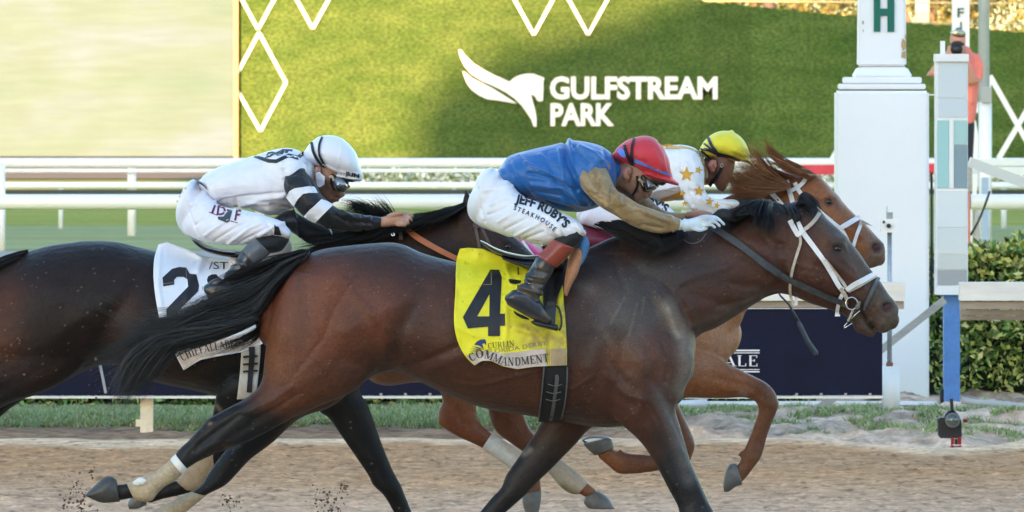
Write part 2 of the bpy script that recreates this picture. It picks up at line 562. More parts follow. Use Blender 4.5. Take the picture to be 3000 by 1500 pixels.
M = {}
M['white'] = mat('white_paint', (.80, .82, .84), .35, noise=(3, .05), bump=(40, .0008))
M['whitewarm'] = mat('cream_paint', (.72, .66, .50), .5, noise=(6, .15))
M['tube'] = mat('white_plastic_rail', (.82, .84, .86), .3)
M['dark'] = mat('black_rubber', (.015, .016, .018), .5)
M['steel'] = mat('galvanised_steel', (.36, .39, .42), .38, noise=(30, .2), metal=.6)
M['grey'] = mat('grey_weathered_wood', (.36, .35, .33), .7, noise=[(2, .2, (1, 1, 8)), (60, .15, (.2, 1, 1))], bump=(60, .002, (.1, 1, 1)))
M['blue'] = mat('blue_paint', (.10, .24, .55), .45, noise=[(8, .25), (40, .12)])
M['red'] = mat('red_vinyl', (.55, .03, .06), .5, noise=(8, .1))
M['navy'] = mat('navy_vinyl', (.010, .012, .030), .75, spec=.12, noise=(3, .2), bump=[(2.5, .01, (1, 1, .3)), (30, .001)])
M['chalk'] = mat('white_print', (.75, .75, .78), .5)
M['teal'] = mat('teal_paint', (.0, .13, .10), .4)
M['ink'] = mat('black_print', (.012, .013, .018), .55)

# ---- far ground, turf, path, dirt -------------------------------------------------
def sheet(name, x0, x1, y0, y1, z, m, nx=2, ny=2, kind='structure', zf=None, colf=None):
    X, Y = np.meshgrid(np.linspace(x0, x1, nx), np.linspace(y0, y1, ny))
    Z = np.full_like(X, z) if zf is None else z + zf(X, Y)
    v = np.stack((X, Y, Z), 2).reshape(-1, 3)
    i = np.arange(nx * ny).reshape(ny, nx)
    f = np.stack((i[:-1, :-1], i[:-1, 1:], i[1:, 1:], i[1:, :-1]), 2).reshape(-1, 4)
    c = colf(X.ravel(), Y.ravel()) if colf is not None else None
    o = mk(name, v, f, m, None, True, c)
    o['kind'] = kind
    return o

m_far = mat('far_grass_ground', (.10, .13, .03), .9, noise=(.2, .4))
sheet('ground', -1200, 1200, -300, 1500, -.15, m_far)
m_turf = mat('turf_grass', (.36, .37, .105), .95, spec=0,  noise=[(.35, .22, (.25, 1, 1)), (2.5, .18, (.3, 1, 1)), (14, .25, (.4, 1, 1))], bump=(20, .03))
sheet('turf_course', -60, 60, 49.2, 184.8, 0.0, m_turf)
m_turf2 = mat('turf_grass_verge', (.38, .40, .20), .95, spec=0, noise=[(.5, .15, (.2, 1, 1)), (10, .2, (.3, 1, 1))], bump=(20, .03))
sheet('mown_turf_strip', -60, 60, 91.8, 106, .004, m_turf2)
m_path = mat('pale_path_gravel', (.42, .39, .36), .9, spec=0, noise=(6, .15))
sheet('service_path', -60, 0.3, 77, 91.4, .004, m_path)
m_mulch = mat('brown_mulch', (.20, .13, .085), .95, noise=(2, .3, (.3, 1, 1)))
sheet('mulch_bed', -60, -4.6, 150, 184, .02, m_mulch)

# dirt track with real clods
def fbm(X, Y, sc, oc, seed, ax=1.0):
    s = 0; a = 1
    for k in range(oc):
        s = s + a * vnoise(X / sc * ax + 31.7 * k, Y / sc + 17.3 * k, seed + k); sc *= .5; a *= .55
    return s
def edge_y(X): return 44.95 + .18 * vnoise(X * 1.3, X * 0 + 3, 5) + .12 * vnoise(X * 5, X * 0, 9) - 1.0 * np.exp(-((X - 2.5) / .5) ** 2)
def dirt_z(X, Y):
    base = .006 * fbm(X, Y, .7, 2, 3) + .005 * fbm(X, Y, .12, 2, 11, .7)
    cl = .0065 * fbm(X, Y, .032, 2, 21, .8) + np.maximum(0, fbm(X, Y, .038, 1, 23, .9) - .55) * .024
    hoof = -np.maximum(0, fbm(X, Y, .22, 2, 33, .8) - .75) * .06
    lip = .03 * np.exp(-((Y - (edge_y(X) - .40)) / .4) ** 2)
    flat = np.clip((edge_y(X) - .35 - Y) / .9, .12, 1)
    drop = -.22 * np.clip((Y - edge_y(X)) / .12, 0, 1)
    return (base + cl + hoof) * flat + lip * .8 + drop
def dirt_c(X, Y):
    t = fbm(X, Y, 1.2, 2, 41, .35) * .5 + .5
    q = fbm(X, Y, .06, 2, 51, .6)
    a = np.array((.57, .335, .190)); b = np.array((.61, .325, .155)); pale = np.array((.92, .64, .41)); gy = np.array((.72, .46, .30))
    c = a + (b - a) * t[:, None]
    g = np.clip((41.6 - Y) / 4, 0, 1)[:, None]
    c = c * (1 - g) + gy * g
    e = np.clip((Y - (edge_y(X) - .95 - .15 * vnoise(X * 3, Y, 8))) / .4, 0, 1)[:, None]
    c = c * (1 - e) + pale * e
    c = c * (1 + .22 * q[:, None])
    d = np.clip(vnoise(X / .045, Y / .07, 61) - .40, 0, 1)[:, None]
    return c * (1 - d * .9) * (1 + .12 * vnoise(X / .018, Y / .03, 77)[:, None])
m_dirt = mat('track_dirt', attr=True, rough=.95, noise=[(60, .14), (8, .08)], bump=[(90, .006), (300, .002)], spec=0)
sheet('dirt_track', -3.4, 3.4, 35.6, 45.3, 0.0, m_dirt, 620, 680, zf=dirt_z, colf=dirt_c)
sheet('dirt_track', -80, 80, -20, 45.0, -.05, mat('track_dirt_far', (.40, .29, .19), .95, spec=0, noise=(4, .2), bump=(20, .03)), 2, 2)
bpy.data.objects['dirt_track.001']['kind'] = 'structure'

# verge between dirt and hedge: soil with grass tufts
def verge_c(X, Y):
    g = fbm(X, Y, .5, 3, 71) * .5 + .5
    dark = np.array((.36, .235, .155)); sand = np.array((.86, .64, .48))
    r = np.clip((X - .4) / 1.2, 0, 1)[:, None]
    c = dark * (1 - r) + (sand * (.55 + .45 * g[:, None])) * r
    return c * (1 + .34 * fbm(X, Y, .07, 3, 75)[:, None]).clip(.3, 1.7)
sheet('grass_verge', -4.6, 4.6, 43.5, 51.6, -.02, mat('verge_soil', attr=True, rough=.95, spec=0, noise=(40, .2), bump=[(60, .01)]), 420, 300,
      zf=lambda X, Y: (.05 * fbm(X, Y, .5, 3, 81) + .015 * fbm(X, Y, .12, 2, 83) + .010 * fbm(X, Y, .045, 2, 87)) * np.clip((X + 1) / 2, .35, 1) + .03 - .22 * np.clip((44.9 - Y), 0, 1), colf=verge_c)

def blades(name, pts, h, wd, cols, lean=.5, parent=None, kind='stuff'):
    n = len(pts)
    ang = RNG.uniform(0, math.pi * 2, n); hh = h * RNG.uniform(.5, 1.3, n)
    ln = RNG.normal(0, lean, (n, 2)) * hh[:, None]
    dx = np.cos(ang) * wd / 2; dy = np.sin(ang) * wd / 2
    a = pts + np.stack((dx, dy, 0 * dx), 1); b = pts - np.stack((dx, dy, 0 * dx), 1)
    c = pts + np.stack((ln[:, 0], ln[:, 1], hh), 1)
    v = np.stack((a, b, c), 1).reshape(-1, 3)
    f = np.arange(3 * n).reshape(-1, 3)
    t = RNG.integers(0, len(cols), n); cc = np.array(cols)[t] * RNG.uniform(.7, 1.3, (n, 1))
    o = mk(name, v, f, mat(name + '_mat', attr=True, rough=.7, spec=.3), parent, False, np.repeat(cc, 3, 0))
    if kind: o['kind'] = kind
    return o
n = 150000
X = RNG.uniform(-4.3, 4.3, n); Y = RNG.uniform(45.15, 48.85, n)
gm = fbm(X, Y, .38, 3, 91) + .5 * fbm(X, Y, .13, 2, 95)
thr = np.interp(X, [-4.3, -.2, 1.0, 4.3], [-.9, -.75, .22, .30]) + np.where(Y < 46.6, np.interp(X, [-4, 0, 1], [2.6, 2.4, .2]), 0) * np.clip((46.7 - Y), 0, 1) - np.clip((Y - 48.4) / 1.2, 0, 1) * .5
k = gm > thr
X = X[k]; Y = Y[k]
Z = .05 * fbm(X, Y, .5, 3, 81) * np.clip((X + 1) / 2, .25, 1) + .01
blades('verge_grass', np.stack((X, Y, Z), 1), .036, .014, [(.26, .38, .15), (.32, .44, .18), (.38, .46, .24), (.46, .48, .30), (.16, .30, .09), (.40, .38, .24)], .6)

# ---- hedges ----------------------------------------------------------------------
def leaves(name, P, N, size, cols, parent, m=None, asp=.45, kind=None):
    """folded leaf: 4 verts, 2 tris"""
    n = len(P)
    a = RNG.normal(size=(n, 3)) + N * .5 ; a /= np.linalg.norm(a, axis=1)[:, None]
    b = np.cross(a, RNG.normal(size=(n, 3))); b /= np.linalg.norm(b, axis=1)[:, None] + 1e-9
    c = np.cross(a, b)
    s = (size * RNG.uniform(.6, 1.35, n))[:, None]
    v = np.stack((P, P + a * s * .5 + b * s * asp * .5 + c * s * .08, P + a * s, P + a * s * .5 - b * s * asp * .5 + c * s * .08), 1).reshape(-1, 3)
    f = (np.arange(n)[:, None] * 4 + np.array((0, 1, 2, 3))[None]).reshape(-1, 4)
    cc = np.array(cols)[RNG.choice(len(cols), n)] * RNG.uniform(.75, 1.25, (n, 1))
    o = mk(name, v, f, m or mat(name + '_mat', attr=True, rough=.45, spec=.5), parent, False, np.repeat(cc, 4, 0))
    if kind: o['kind'] = kind
    return o
def hedge(x0, x1, y0, y1, h, nl, size, cols, label, dens=1.0):
    root = empty('hedge', ((x0 + x1) / 2, (y0 + y1) / 2, 0), label, 'hedge')
    mb = MB()
    for i in range(int((x1 - x0) / .22)):
        x = x0 + .11 + i * .22 + random.uniform(-.05, .05); y = random.uniform(y0 + .2, y1 - .1)
        for q in range(3):
            mb.tube([(x, y, 0), (x + random.uniform(-.06, .06), y, h * .4), (x + random.uniform(-.18, .18), y - .1, h * .8)], [.012, .009, .005], 5)
    mb.build('stem', mat('hedge_stem', (.10, .07, .045), .9), root)['kind'] = 'stuff'
    n = nl
    u = RNG.uniform(0, 1, n)
    X = RNG.uniform(x0, x1, n)
    top = h * (1 + .10 * vnoise(X * 2.2, X * 0, 3) + .06 * vnoise(X * 7, X * 0, 4))
    face = RNG.uniform(0, 1, n) < .55
    Zf = RNG.uniform(.05, 1, n) * top
    front = y0 + .10 * vnoise(X * 3, Zf * 4, 6) + RNG.exponential(.05, n)
    Y = np.where(face, front, RNG.uniform(y0, y1, n))
    Z = np.where(face, Zf, top - RNG.exponential(.05, n))
    keep = vnoise(X * 5, Z * 6, 8) > -.75
    keep &= ~((Z < .2 * h) & (RNG.uniform(0, 1, n) < (.5 if h > .6 else .1)))
    P = np.stack((X, Y, np.maximum(Z, .02)), 1)[keep]
    N = np.where(face[keep][:, None], np.array((0, -1, .4)), np.array((0, -.3, 1)))
    yl = vnoise(P[:, 0] * 3.1, P[:, 2] * 3.7, 12)
    leaves('leaf', P, N, size, cols, root, kind='stuff')
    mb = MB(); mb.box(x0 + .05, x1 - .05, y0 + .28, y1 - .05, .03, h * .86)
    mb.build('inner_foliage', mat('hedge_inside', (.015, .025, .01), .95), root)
    return root
gcols = [(.07, .15, .03), (.12, .24, .045), (.17, .30, .07), (.46, .50, .11), (.70, .68, .20), (.045, .09, .022), (.78, .74, .32), (.58, .60, .17)]
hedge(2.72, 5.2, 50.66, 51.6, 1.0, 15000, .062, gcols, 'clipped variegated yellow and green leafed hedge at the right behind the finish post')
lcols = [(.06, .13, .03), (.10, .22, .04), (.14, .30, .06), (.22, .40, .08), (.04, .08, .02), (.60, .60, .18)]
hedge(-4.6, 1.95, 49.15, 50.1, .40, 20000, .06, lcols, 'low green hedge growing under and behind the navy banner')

# far flower bed and shrubs below the board
def clump(name, x0, x1, y, h, n, size, cols, label, cat):
    root = empty(name, ((x0 + x1) / 2, y, 0), label, cat)
    X = RNG.uniform(x0, x1, n); Z = np.abs(RNG.uniform(0, 1, n)) * h * (1 + .3 * vnoise(X * 1.5, X * 0, 5)); Y = y + RNG.uniform(-.3, .5, n)
    leaves('leaf', np.stack((X, Y, Z + .02), 1), np.tile((0, -1., .5), (n, 1)), size, cols, root, kind='stuff')
    return root
clump('shrub_row', -3.6, 14, 151, .13, 9000, .10, [(.22, .26, .04), (.12, .18, .03), (.32, .30, .05)], 'yellow green shrub row in front of the turf wall', 'shrubs')
clump('flower_bed', -3.2, 14, 141, .32, 5000, .13, [(.75, .75, .65), (.8, .8, .72), (.25, .3, .08)], 'bed of small white flowers behind the far white rail', 'flowers')

# ---- white rails of the turf course ------------------------------------------------
def zat(py, Y): return CAMH - (py - HOR) * Y / FPX
def xat(px, Y): return (px - 1500) * Y / FPX
def rail(name, Y, tubes, posts, px0, px1, label, group=None, m='tube'):
    """tubes: (py0, py1) bands; posts: (px, width px)"""
    r = empty(name, (xat((px0 + px1) / 2, Y), Y, 0), label, 'rail', group)
    for a, b in tubes:
        MB().tube([(xat(px0, Y), Y, zat((a + b) / 2, Y)), (xat(px1, Y), Y, zat((a + b) / 2, Y))], (b - a) / 2 * Y / FPX, 16).build('rail_tube', M[m], r, True)
    for px, wd in posts:
        x = xat(px, Y); w_ = wd * Y / FPX / 2
        MB().tube([(x, Y + .09, 0), (x, Y + .09, zat((tubes[0][0] + tubes[0][1]) / 2, Y))], w_, 12).build('post', M[m], r, True)
    return r
rail('far_rail', 99.3, [(463, 490), (494, 506), (533, 553)], [(385, 25), (-1030, 25), (1800, 25), (3215, 25)], -2500, 5200, 'far white three bar running rail across the turf course')
rail('back_rail', 104, [(535, 545)], [(177, 14), (1330, 12), (2300, 12), (2942, 17), (-900, 13), (975, 12)], -2500, 5200, 'thin white rail on slim posts just behind the far running rail')
MB().tube([(xat(5, 91.6), 91.6, 0), (xat(3, 91.6), 91.6, zat(478, 91.6))], .048, 14).build('rail_post', M['tube'], None, True, (xat(4, 91.6), 91.6, 0))
tag(bpy.data.objects['rail_post'], 'single white post standing at the left edge of the photo by the pale path', 'post')
rB = rail('near_turf_rail', 66, [(569, 614)], [(760, 26), (1480, 26), (2010, 26), (-300, 26)], -1800, 2600, 'thick round white rail running behind the horses on the turf edge')
rC = rail('near_turf_rail', 66, [(569, 614)], [(3060, 26), (3900, 26)], 2842, 5000, 'thick round white rail to the right of the mirror post, with a dark end cap')
MB().tube([(xat(2838, 66), 66, zat(591.5, 66)), (xat(2843, 66), 66, zat(591.5, 66))], .068, 16).build('end_cap', M['dark'], rC, True)
MB().box(xat(-1500, 97), xat(3100, 97), 97, 97.05, zat(569, 97), zat(556, 97)).build('dark_strip', mat('hose', (.03, .035, .03), .6), None, False, (0, 97, 0))  # plain dark band set low in front of the far rail
tag(bpy.data.objects['dark_strip'], 'dark strip running low along the far white rail', 'hose')

# red banner on far rail
Yb = 98.9
G = patch([(2300, 484), (2300, 512)], [(2792, 478), (2792, 508)], 50, 6)
D = Yb - .03 * vnoise(G[:, :, 0] / 60, G[:, :, 1] / 30, 3)
v = np.stack(((G[:, :, 0] - 1500) * D / FPX, D, CAMH - (G[:, :, 1] - HOR) * D / FPX), 2).reshape(-1, 3)
i = np.arange(300).reshape(6, 50)
f = np.stack((i[:-1, :-1], i[1:, :-1], i[1:, 1:], i[:-1, 1:]), 2).reshape(-1, 4)
v2 = v + (0, .01, 0)
tag(mk('rail_banner', np.vstack((v, v2)), np.vstack((f, f[:, ::-1] + 300)), M['red'], None, True, None, (xat(2500, Yb), Yb, 0)), 'plain red banner hung under the top tube of the far rail', 'banner')

# ---- artificial turf wall with logo ------------------------------------------------
YB = 185.0
wall = empty('turf_wall', (xat(1900, YB), YB, 0), 'long wall faced with artificial green turf carrying a white horse logo and lettering', 'wall')
m_wall = bpy.data.materials.new('artificial_turf'); m_wall.use_nodes = True
N = m_wall.node_tree.nodes; L = m_wall.node_tree.links; b = N['Principled BSDF']
b.inputs['Roughness'].default_value = .85; b.inputs['Specular IOR Level'].default_value = .2; b.inputs['Sheen Weight'].default_value = .15
co = N.new('ShaderNodeTexCoord').outputs['Object']
def nz(sc, scale, det=4):
    mp = N.new('ShaderNodeMapping'); mp.inputs['Scale'].default_value = scale; L.new(co, mp.inputs[0])
    n = N.new('ShaderNodeTexNoise'); n.inputs['Scale'].default_value = sc; n.inputs['Detail'].default_value = det; L.new(mp.outputs[0], n.inputs['Vector']); return n.outputs[0]
cr = N.new('ShaderNodeValToRGB'); L.new(nz(2.2, (.35, 1, 1), 6), cr.inputs[0])
cr.color_ramp.elements[0].position = .36; cr.color_ramp.elements[0].color = (.048, .098, .019, 1)
cr.color_ramp.elements[1].position = .66; cr.color_ramp.elements[1].color = (.082, .132, .034, 1)
cr2 = N.new('ShaderNodeValToRGB'); L.new(nz(24, (.5, 1, 1), 8), cr2.inputs[0])
cr2.color_ramp.elements[0].position = .36; cr2.color_ramp.elements[0].color = (.60, .60, .60, 1); cr2.color_ramp.elements[1].position = .64; cr2.color_ramp.elements[1].color = (1.34, 1.32, 1.25, 1)
mx = N.new('ShaderNodeVectorMath'); mx.operation = 'MULTIPLY'; L.new(cr.outputs[0], mx.inputs[0]); L.new(cr2.outputs[0], mx.inputs[1])
# turf rolls 2 m wide with slightly different tone
sp = N.new('ShaderNodeSeparateXYZ'); L.new(co, sp.inputs[0])
dv = N.new('ShaderNodeMath'); dv.operation = 'DIVIDE'; L.new(sp.outputs[0], dv.inputs[0]); dv.inputs[1].default_value = 1.25
fl = N.new('ShaderNodeMath'); fl.operation = 'FLOOR'; L.new(dv.outputs[0], fl.inputs[0])
wn = N.new('ShaderNodeTexWhiteNoise'); wn.noise_dimensions = '1D'; L.new(fl.outputs[0], wn.inputs['W'])
mr = N.new('ShaderNodeMapRange'); mr.inputs['To Min'].default_value = .90; mr.inputs['To Max'].default_value = 1.10; L.new(wn.outputs[0], mr.inputs[0])
mx2 = N.new('ShaderNodeVectorMath'); mx2.operation = 'SCALE'; L.new(mx.outputs[0], mx2.inputs[0]); L.new(mr.outputs[0], mx2.inputs['Scale'])
L.new(mx2.outputs[0], b.inputs['Base Color'])
bp = N.new('ShaderNodeBump'); bp.inputs['Distance'].default_value = .05; L.new(nz(26, (.5, 1, 1), 5), bp.inputs['Height']); L.new(bp.outputs[0], b.inputs['Normal'])
topl = [(699, -420), (1500, -120), (1900, -14), (2100, 7), (2400, 38), (2700, 68), (3000, 95), (3300, 125), (3700, 170)]
bot = [(x, 470) for x, y in topl]
gv = []; nxs = 300; nys = 40
xs = np.linspace(699, 3700, nxs); ty = np.interp(xs, *zip(*topl))
for j in range(nys):
    for i_ in range(nxs):
        py = 470 + (ty[i_] - 470) * j / (nys - 1)
        gv.append((xat(xs[i_], YB), YB - .02 * vnoise(np.array(xs[i_] / 25), np.array(py / 25), 4), zat(py, YB) + (.03 * float(vnoise(np.array(xs[i_] / 6.), np.array(0.), 6)) if j == nys - 1 else 0)))
gv = np.array(gv, float); i = np.arange(nxs * nys).reshape(nys, nxs)
f = np.stack((i[:-1, :-1], i[:-1, 1:], i[1:, 1:], i[1:, :-1]), 2).reshape(-1, 4)
mk('turf_facing', gv, f, m_wall, wall)
MB().prism([(xat(x, YB), YB + .05, zat(y + 3, YB)) for x, y in [(699, 470), (3700, 470)] + topl[::-1]], (0, .5, 0)).build('wall_panel', mat('wall_back', (.12, .15, .05), .9), wall)
m_dia = mat('white_signage', (.85, .85, .83), .4)
def pxprism(name, poly, Y, d, m, parent):
    return MB().prism([W(x, y, Y) for x, y in poly], (0, d, 0)).build(name, m, parent)
def bars(name, segs, wd, Y, m, parent):
    for a, b_ in segs:
        MB().bar(W(*a, Y), W(*b_, Y), wd * Y / FPX, .05).build(name, m, parent)
YS = YB - .10
mb_d = [((757, 92), (696, 211)), ((757, 92), (838, 242)), ((838, 242), (762, 382)), ((762, 382), (696, 268))]
bars('diamond_bar', [((759, 96), (696, 214)), ((759, 96), (838, 242)), ((838, 242), (763, 384)), ((763, 384), (697, 268)),
    ((756, 86), (690, -36)), ((756, 86), (822, -36)), ((916, 84), (850, -36)), ((916, 84), (982, -36)),
    ((1564, 102), (1497, -20)), ((1564, 102), (1630, -20)), ((1723, 102), (1656, -20)), ((1723, 102), (1790, -20)),
    ((1497, -20), (1564, -142)), ((1630, -20), (1564, -142)), ((1656, -20), (1723, -142)), ((1790, -20), (1723, -142)),
    ((690, -36), (756, -158)), ((822, -36), (756, -158)), ((850, -36), (916, -158)), ((982, -36), (916, -158))], 9, YS, m_dia, wall)
def c2(pts): return [(1000 + x / 2.576, y / 2.576) for x, y in pts]
horse1 = c2([(885, 375), (905, 378), (935, 420), (1000, 480), (1070, 525), (1150, 565), (1210, 590), (1268, 618), (1300, 590), (1345, 568), (1400, 557), (1450, 558), (1490, 572), (1533, 590),
    (1524, 610), (1524, 680), (1520, 762), (1482, 762), (1465, 730), (1438, 712), (1432, 718), (1445, 770), (1462, 830), (1473, 900), (1472, 955), (1452, 955), (1435, 905), (1400, 850), (1360, 795), (1310, 745), (1240, 695), (1150, 650), (1060, 610), (980, 560), (930, 500), (900, 440)])
horse2 = c2([(913, 537), (935, 545), (990, 590), (1060, 625), (1140, 665), (1220, 715), (1290, 760), (1325, 782), (1270, 772), (1180, 757), (1100, 748), (1040, 720), (985, 680), (945, 625)])
def polymb(poly, Y, d, z3=None):
    v, f = polymesh(poly, 1e9)
    P = [W(x, y, Y) for x, y in v]
    n = len(P)
    mb = MB()
    mb.add(np.vstack((P, np.array(P) + (0, d, 0))), [tuple(q) for q in f] + [tuple(i + n for i in q[::-1]) for q in f])
    pn = len(poly)
    pp = np.array([W(x, y, Y) for x, y in poly])
    mb.add(np.vstack((pp, pp + (0, d, 0))), [(i, i + pn, (i + 1) % pn + pn, (i + 1) % pn) for i in range(pn)])
    return mb
polymb(horse1, YS, .06).build('horse_emblem', m_dia, wall)
polymb(horse2, YS, .06).build('wing_emblem', m_dia, wall)
def solidtext(name, t2, fn, Y, d, m, parent):
    v, f = place2d(t2, fn)
    P = np.array([W(x, y, Y) for x, y in v]); n = len(P)
    mb = MB(); fs = [tuple(q) for q in f] + [tuple(i + n for i in q[::-1]) for q in f]
    from collections import Counter
    cnt = Counter(); dirn = {}
    for q in f:
        for a, b_ in zip(q, q[1:] + q[:1]):
            cnt[frozenset((a, b_))] += 1; dirn[frozenset((a, b_))] = (a, b_)
    for e, c in cnt.items():
        if c == 1: a, b_ = dirn[e]; fs.append((b_, a, a + n, b_ + n))
    mb.add(np.vstack((P, P + (0, d, 0))), fs)
    return mb.build(name, m, parent)
def fit(t2, x0, x1, ybase, cap):
    wd = t2[0][:, 0].max()
    return lambda u, v: (x0 + u * (x1 - x0) / wd, ybase - v * cap)
def letters(name, s, x0, x1, yb, cap, Y, d, m, parent, bold=.03):
    t = text2d(s, bold); solidtext(name, t, fit(t, x0, x1, yb, cap), Y, d, m, parent)
letters('lettering', 'GULFSTREAM', 1611, 2102, 288, 61, YS, .06, m_dia, wall, .035)
letters('lettering', 'PARK', 1613, 1799, 366, 61, YS, .06, m_dia, wall, .035)

# ---- video screen at left ----------------------------------------------------------
YV = 184.6
scr = empty('video_screen', (xat(0, YV), YV, 0), 'huge outdoor video screen washed out by sun at the left of the turf wall', 'screen')
m_scr = bpy.data.materials.new('led_screen'); m_scr.use_nodes = True
N = m_scr.node_tree.nodes; L = m_scr.node_tree.links; b = N['Principled BSDF']
b.inputs['Roughness'].default_value = .7
co = N.new('ShaderNodeTexCoord').outputs['Object']
cr = N.new('ShaderNodeValToRGB'); L.new(nz(.55, (.6, 1, 1.6), 6), cr.inputs[0])
cr.color_ramp.elements[0].position = .30; cr.color_ramp.elements[0].color = (.46, .68, .36, 1)
cr.color_ramp.elements[1].position = .68; cr.color_ramp.elements[1].color = (.74, .82, .78, 1)
e = cr.color_ramp.elements.new(.48); e.color = (.64, .74, .46, 1)
cr2 = N.new('ShaderNodeValToRGB'); L.new(nz(2.6, (.3, 1, 2.4), 4), cr2.inputs[0])
cr2.color_ramp.elements[0].position = .38; cr2.color_ramp.elements[0].color = (.88, .88, .80, 1); cr2.color_ramp.elements[1].position = .65; cr2.color_ramp.elements[1].color = (1.04, 1.04, 1.06, 1)
mx = N.new('ShaderNodeVectorMath'); mx.operation = 'MULTIPLY'; L.new(cr.outputs[0], mx.inputs[0]); L.new(cr2.outputs[0], mx.inputs[1])
L.new(mx.outputs[0], b.inputs['Emission Color']); b.inputs['Emission Strength'].default_value = .13
b.inputs['Base Color'].default_value = (.026, .045, .05, 1)
SCRM = b
# cabinets of the screen, each its own panel
shared = None; pw = 0.53 * 2; ph = .53 * 2
x_r = xat(684, YV); z0 = zat(458, YV)
k = 0
for a in range(10):
    for c in range(6):
        x1 = x_r - a * pw; x0 = x1 - pw + .0012; zb = z0 + c * ph; zt = zb + ph - .0012
        MB().box(x0, x1, YV, YV + .15, zb, zt).build('screen_panel', m_scr, scr)
m_edge = mat('orange_edge_trim', (.50, .27, .12), .6)
MB().box(xat(685, YV), xat(698, YV), YV - .08, YV + .6, zat(462, YV), zat(-420, YV)).build('edge_trim', m_edge, scr)
MB().box(xat(-1200, YV), xat(684, YV), YV + .16, YV + 1.2, 0, zat(-420, YV)).build('housing', mat('screen_housing', (.03, .03, .03), .7), scr)

# ---- trees, poles and wires beyond the wall ------------------------------------------
ycols = [(.15, .17, .035), (.19, .19, .045), (.12, .15, .03), (.22, .19, .07), (.24, .21, .08), (.11, .13, .03)]
def tree(x, y, h, r, seed, label, n=9500, size=.22):
    rs = np.random.default_rng(seed)
    root = empty('tree', (x, y, 0), label, 'tree', None)
    mb = MB(); mb.tube([(x, y, 0), (x + .1, y, h * .25), (x - .1, y, h * .55)], [.28, .2, .1], 10)
    for q in range(6):
        a = rs.uniform(0, 6.28); mb.tube([(x, y, h * .22), (x + math.cos(a) * r * .35, y + math.sin(a) * r * .35, h * .45), (x + math.cos(a) * r * .7, y + math.sin(a) * r * .7, h * .62)], [.11, .07, .03], 6)
    mb.build('trunk', mat('bark', (.20, .15, .12), .9), root)
    P = []
    for q in range(22):
        c = np.array((x, y, h * .5)) + rs.normal(size=3) * (r * .45, r * .4, h * .2)
        d = rs.normal(size=(n // 22, 3)); d /= np.linalg.norm(d, axis=1)[:, None]
        P.append(c + d * rs.uniform(.5, 1, (n // 22, 1)) * r * .42 * (1, 1, .8))
    P = np.vstack(P); P = P[P[:, 2] > .3]
    leaves('crown', P, np.tile((0, -.5, .3), (len(P), 1)), size, ycols, root, kind='stuff')
for q, (x, y, h, r, lb) in enumerate([(7.4, 232, 8.5, 3.6, 'sunlit yellow green tree whose crown shows above the wall left of the finish post'),
        (13.2, 240, 9.5, 3.8, 'sunlit yellow tree above the wall between the finish post and the photographer'),
        (18.0, 235, 9.0, 3.6, 'sunlit tree above the wall at the far right corner of the photo'),
        (10.6, 255, 10, 4.0, 'tall tree standing behind the other sunlit trees')]):
    tree(x, y, h, r, q + 3, lb)
mb = MB(); mb.tube([(xat(2252, 215), 215, 0), (xat(2253, 215), 215, 14)], .17, 12); tag(mb.build('palm_trunk', mat('palm_bark', (.13, .10, .11), .9, noise=(3, .3, (1, 1, 6))), None, True, (xat(2252, 215), 215, 0)), 'brown bare trunk rising behind the turf wall left of the finish post', 'trunk')
tag(MB().box(xat(2683, 200), xat(2722, 200), 200, 200.3, 0, 9).build('cream_post', M['whitewarm'], None, False, (xat(2700, 200), 200, 0)), 'square cream post above the wall between the two finish posts', 'post')
m_wire = mat('cable', (.55, .50, .30), .5)
def wire(pts, Y, label):
    tag(MB().tube([W(x, y, Y) for x, y in pts], .02, 6).build('overhead_cable', m_wire, None, True, tuple(W(*pts[0], Y))), label, 'cable')
wire([(1900, 1), (2300, 4), (2700, 8), (3200, 12)], 198, 'uppermost thin cable stretched above the turf wall')
wire([(2640, 66), (2850, 70), (3200, 74)], 197, 'lower thin cable stretched over the wall at the right')

# ---- dirt rail with banner ------------------------------------------------------------
YR = 45.6
m_beam = mat('weathered_white_board', (.70, .68, .64), .6, noise=[(3, .10, (1, 1, 5)), (25, .10, (.15, 1, 1))], bump=(40, .002, (.1, 1, 1)))
m_beamd = mat('weathered_brown_board', (.34, .29, .24), .7, noise=[(3, .2, (1, 1, 5)), (25, .2, (.15, 1, 1))])
dr = empty('track_rail', (0, YR, 0), 'low wooden rail along the dirt track, on cream posts, carrying the navy banner', 'rail')
for a, b_ in ((-2400, 2650), (2811, 4200)):
    MB().box(xat(a, YR), xat(b_, YR), YR - .06, YR + .10, zat(880, YR), zat(827, YR)).build('top_board', m_beam, dr)
    MB().box(xat(a + (15 if a < 0 else 2), YR), xat(b_ - 2, YR), YR - .02, YR + .06, zat(905, YR), zat(883, YR)).build('under_board', m_beamd, dr)
MB().box(xat(2816, YR), xat(4200, YR), YR + .10, YR + .16, zat(925, YR), zat(910, YR)).build('under_board', m_beamd, dr)
MB().box(xat(2820, YR), xat(4200, YR), YR + .2, YR + .26, zat(941, YR), zat(929, YR)).build('under_board', m_beamd, dr)
m_post = mat('cream_post_paint', (.72, .65, .50), .6, noise=[(5, .12, (1, 1, .5)), (40, .1)], bump=(30, .002))
for px in (-985, 429, 1850, 3270):
    x = xat(px, YR); MB().box(x - .038, x + .038, YR + .01, YR + .08, -.15, zat(885, YR)).build('post', m_post, dr)
MB().box(xat(397, YR), xat(410, YR), YR + .02, YR + .06, zat(1250, YR), zat(1230, YR)).build('bracket', m_post, dr)
bn = empty('banner', (xat(800, YR), YR - .07, 0), 'long navy banner with white bottom edge hanging below the track rail, reading ALE', 'banner')
G = patch([(-1500, 908), (-1500, 1158)], [(2585, 900), (2585, 1158)], 160, 14)
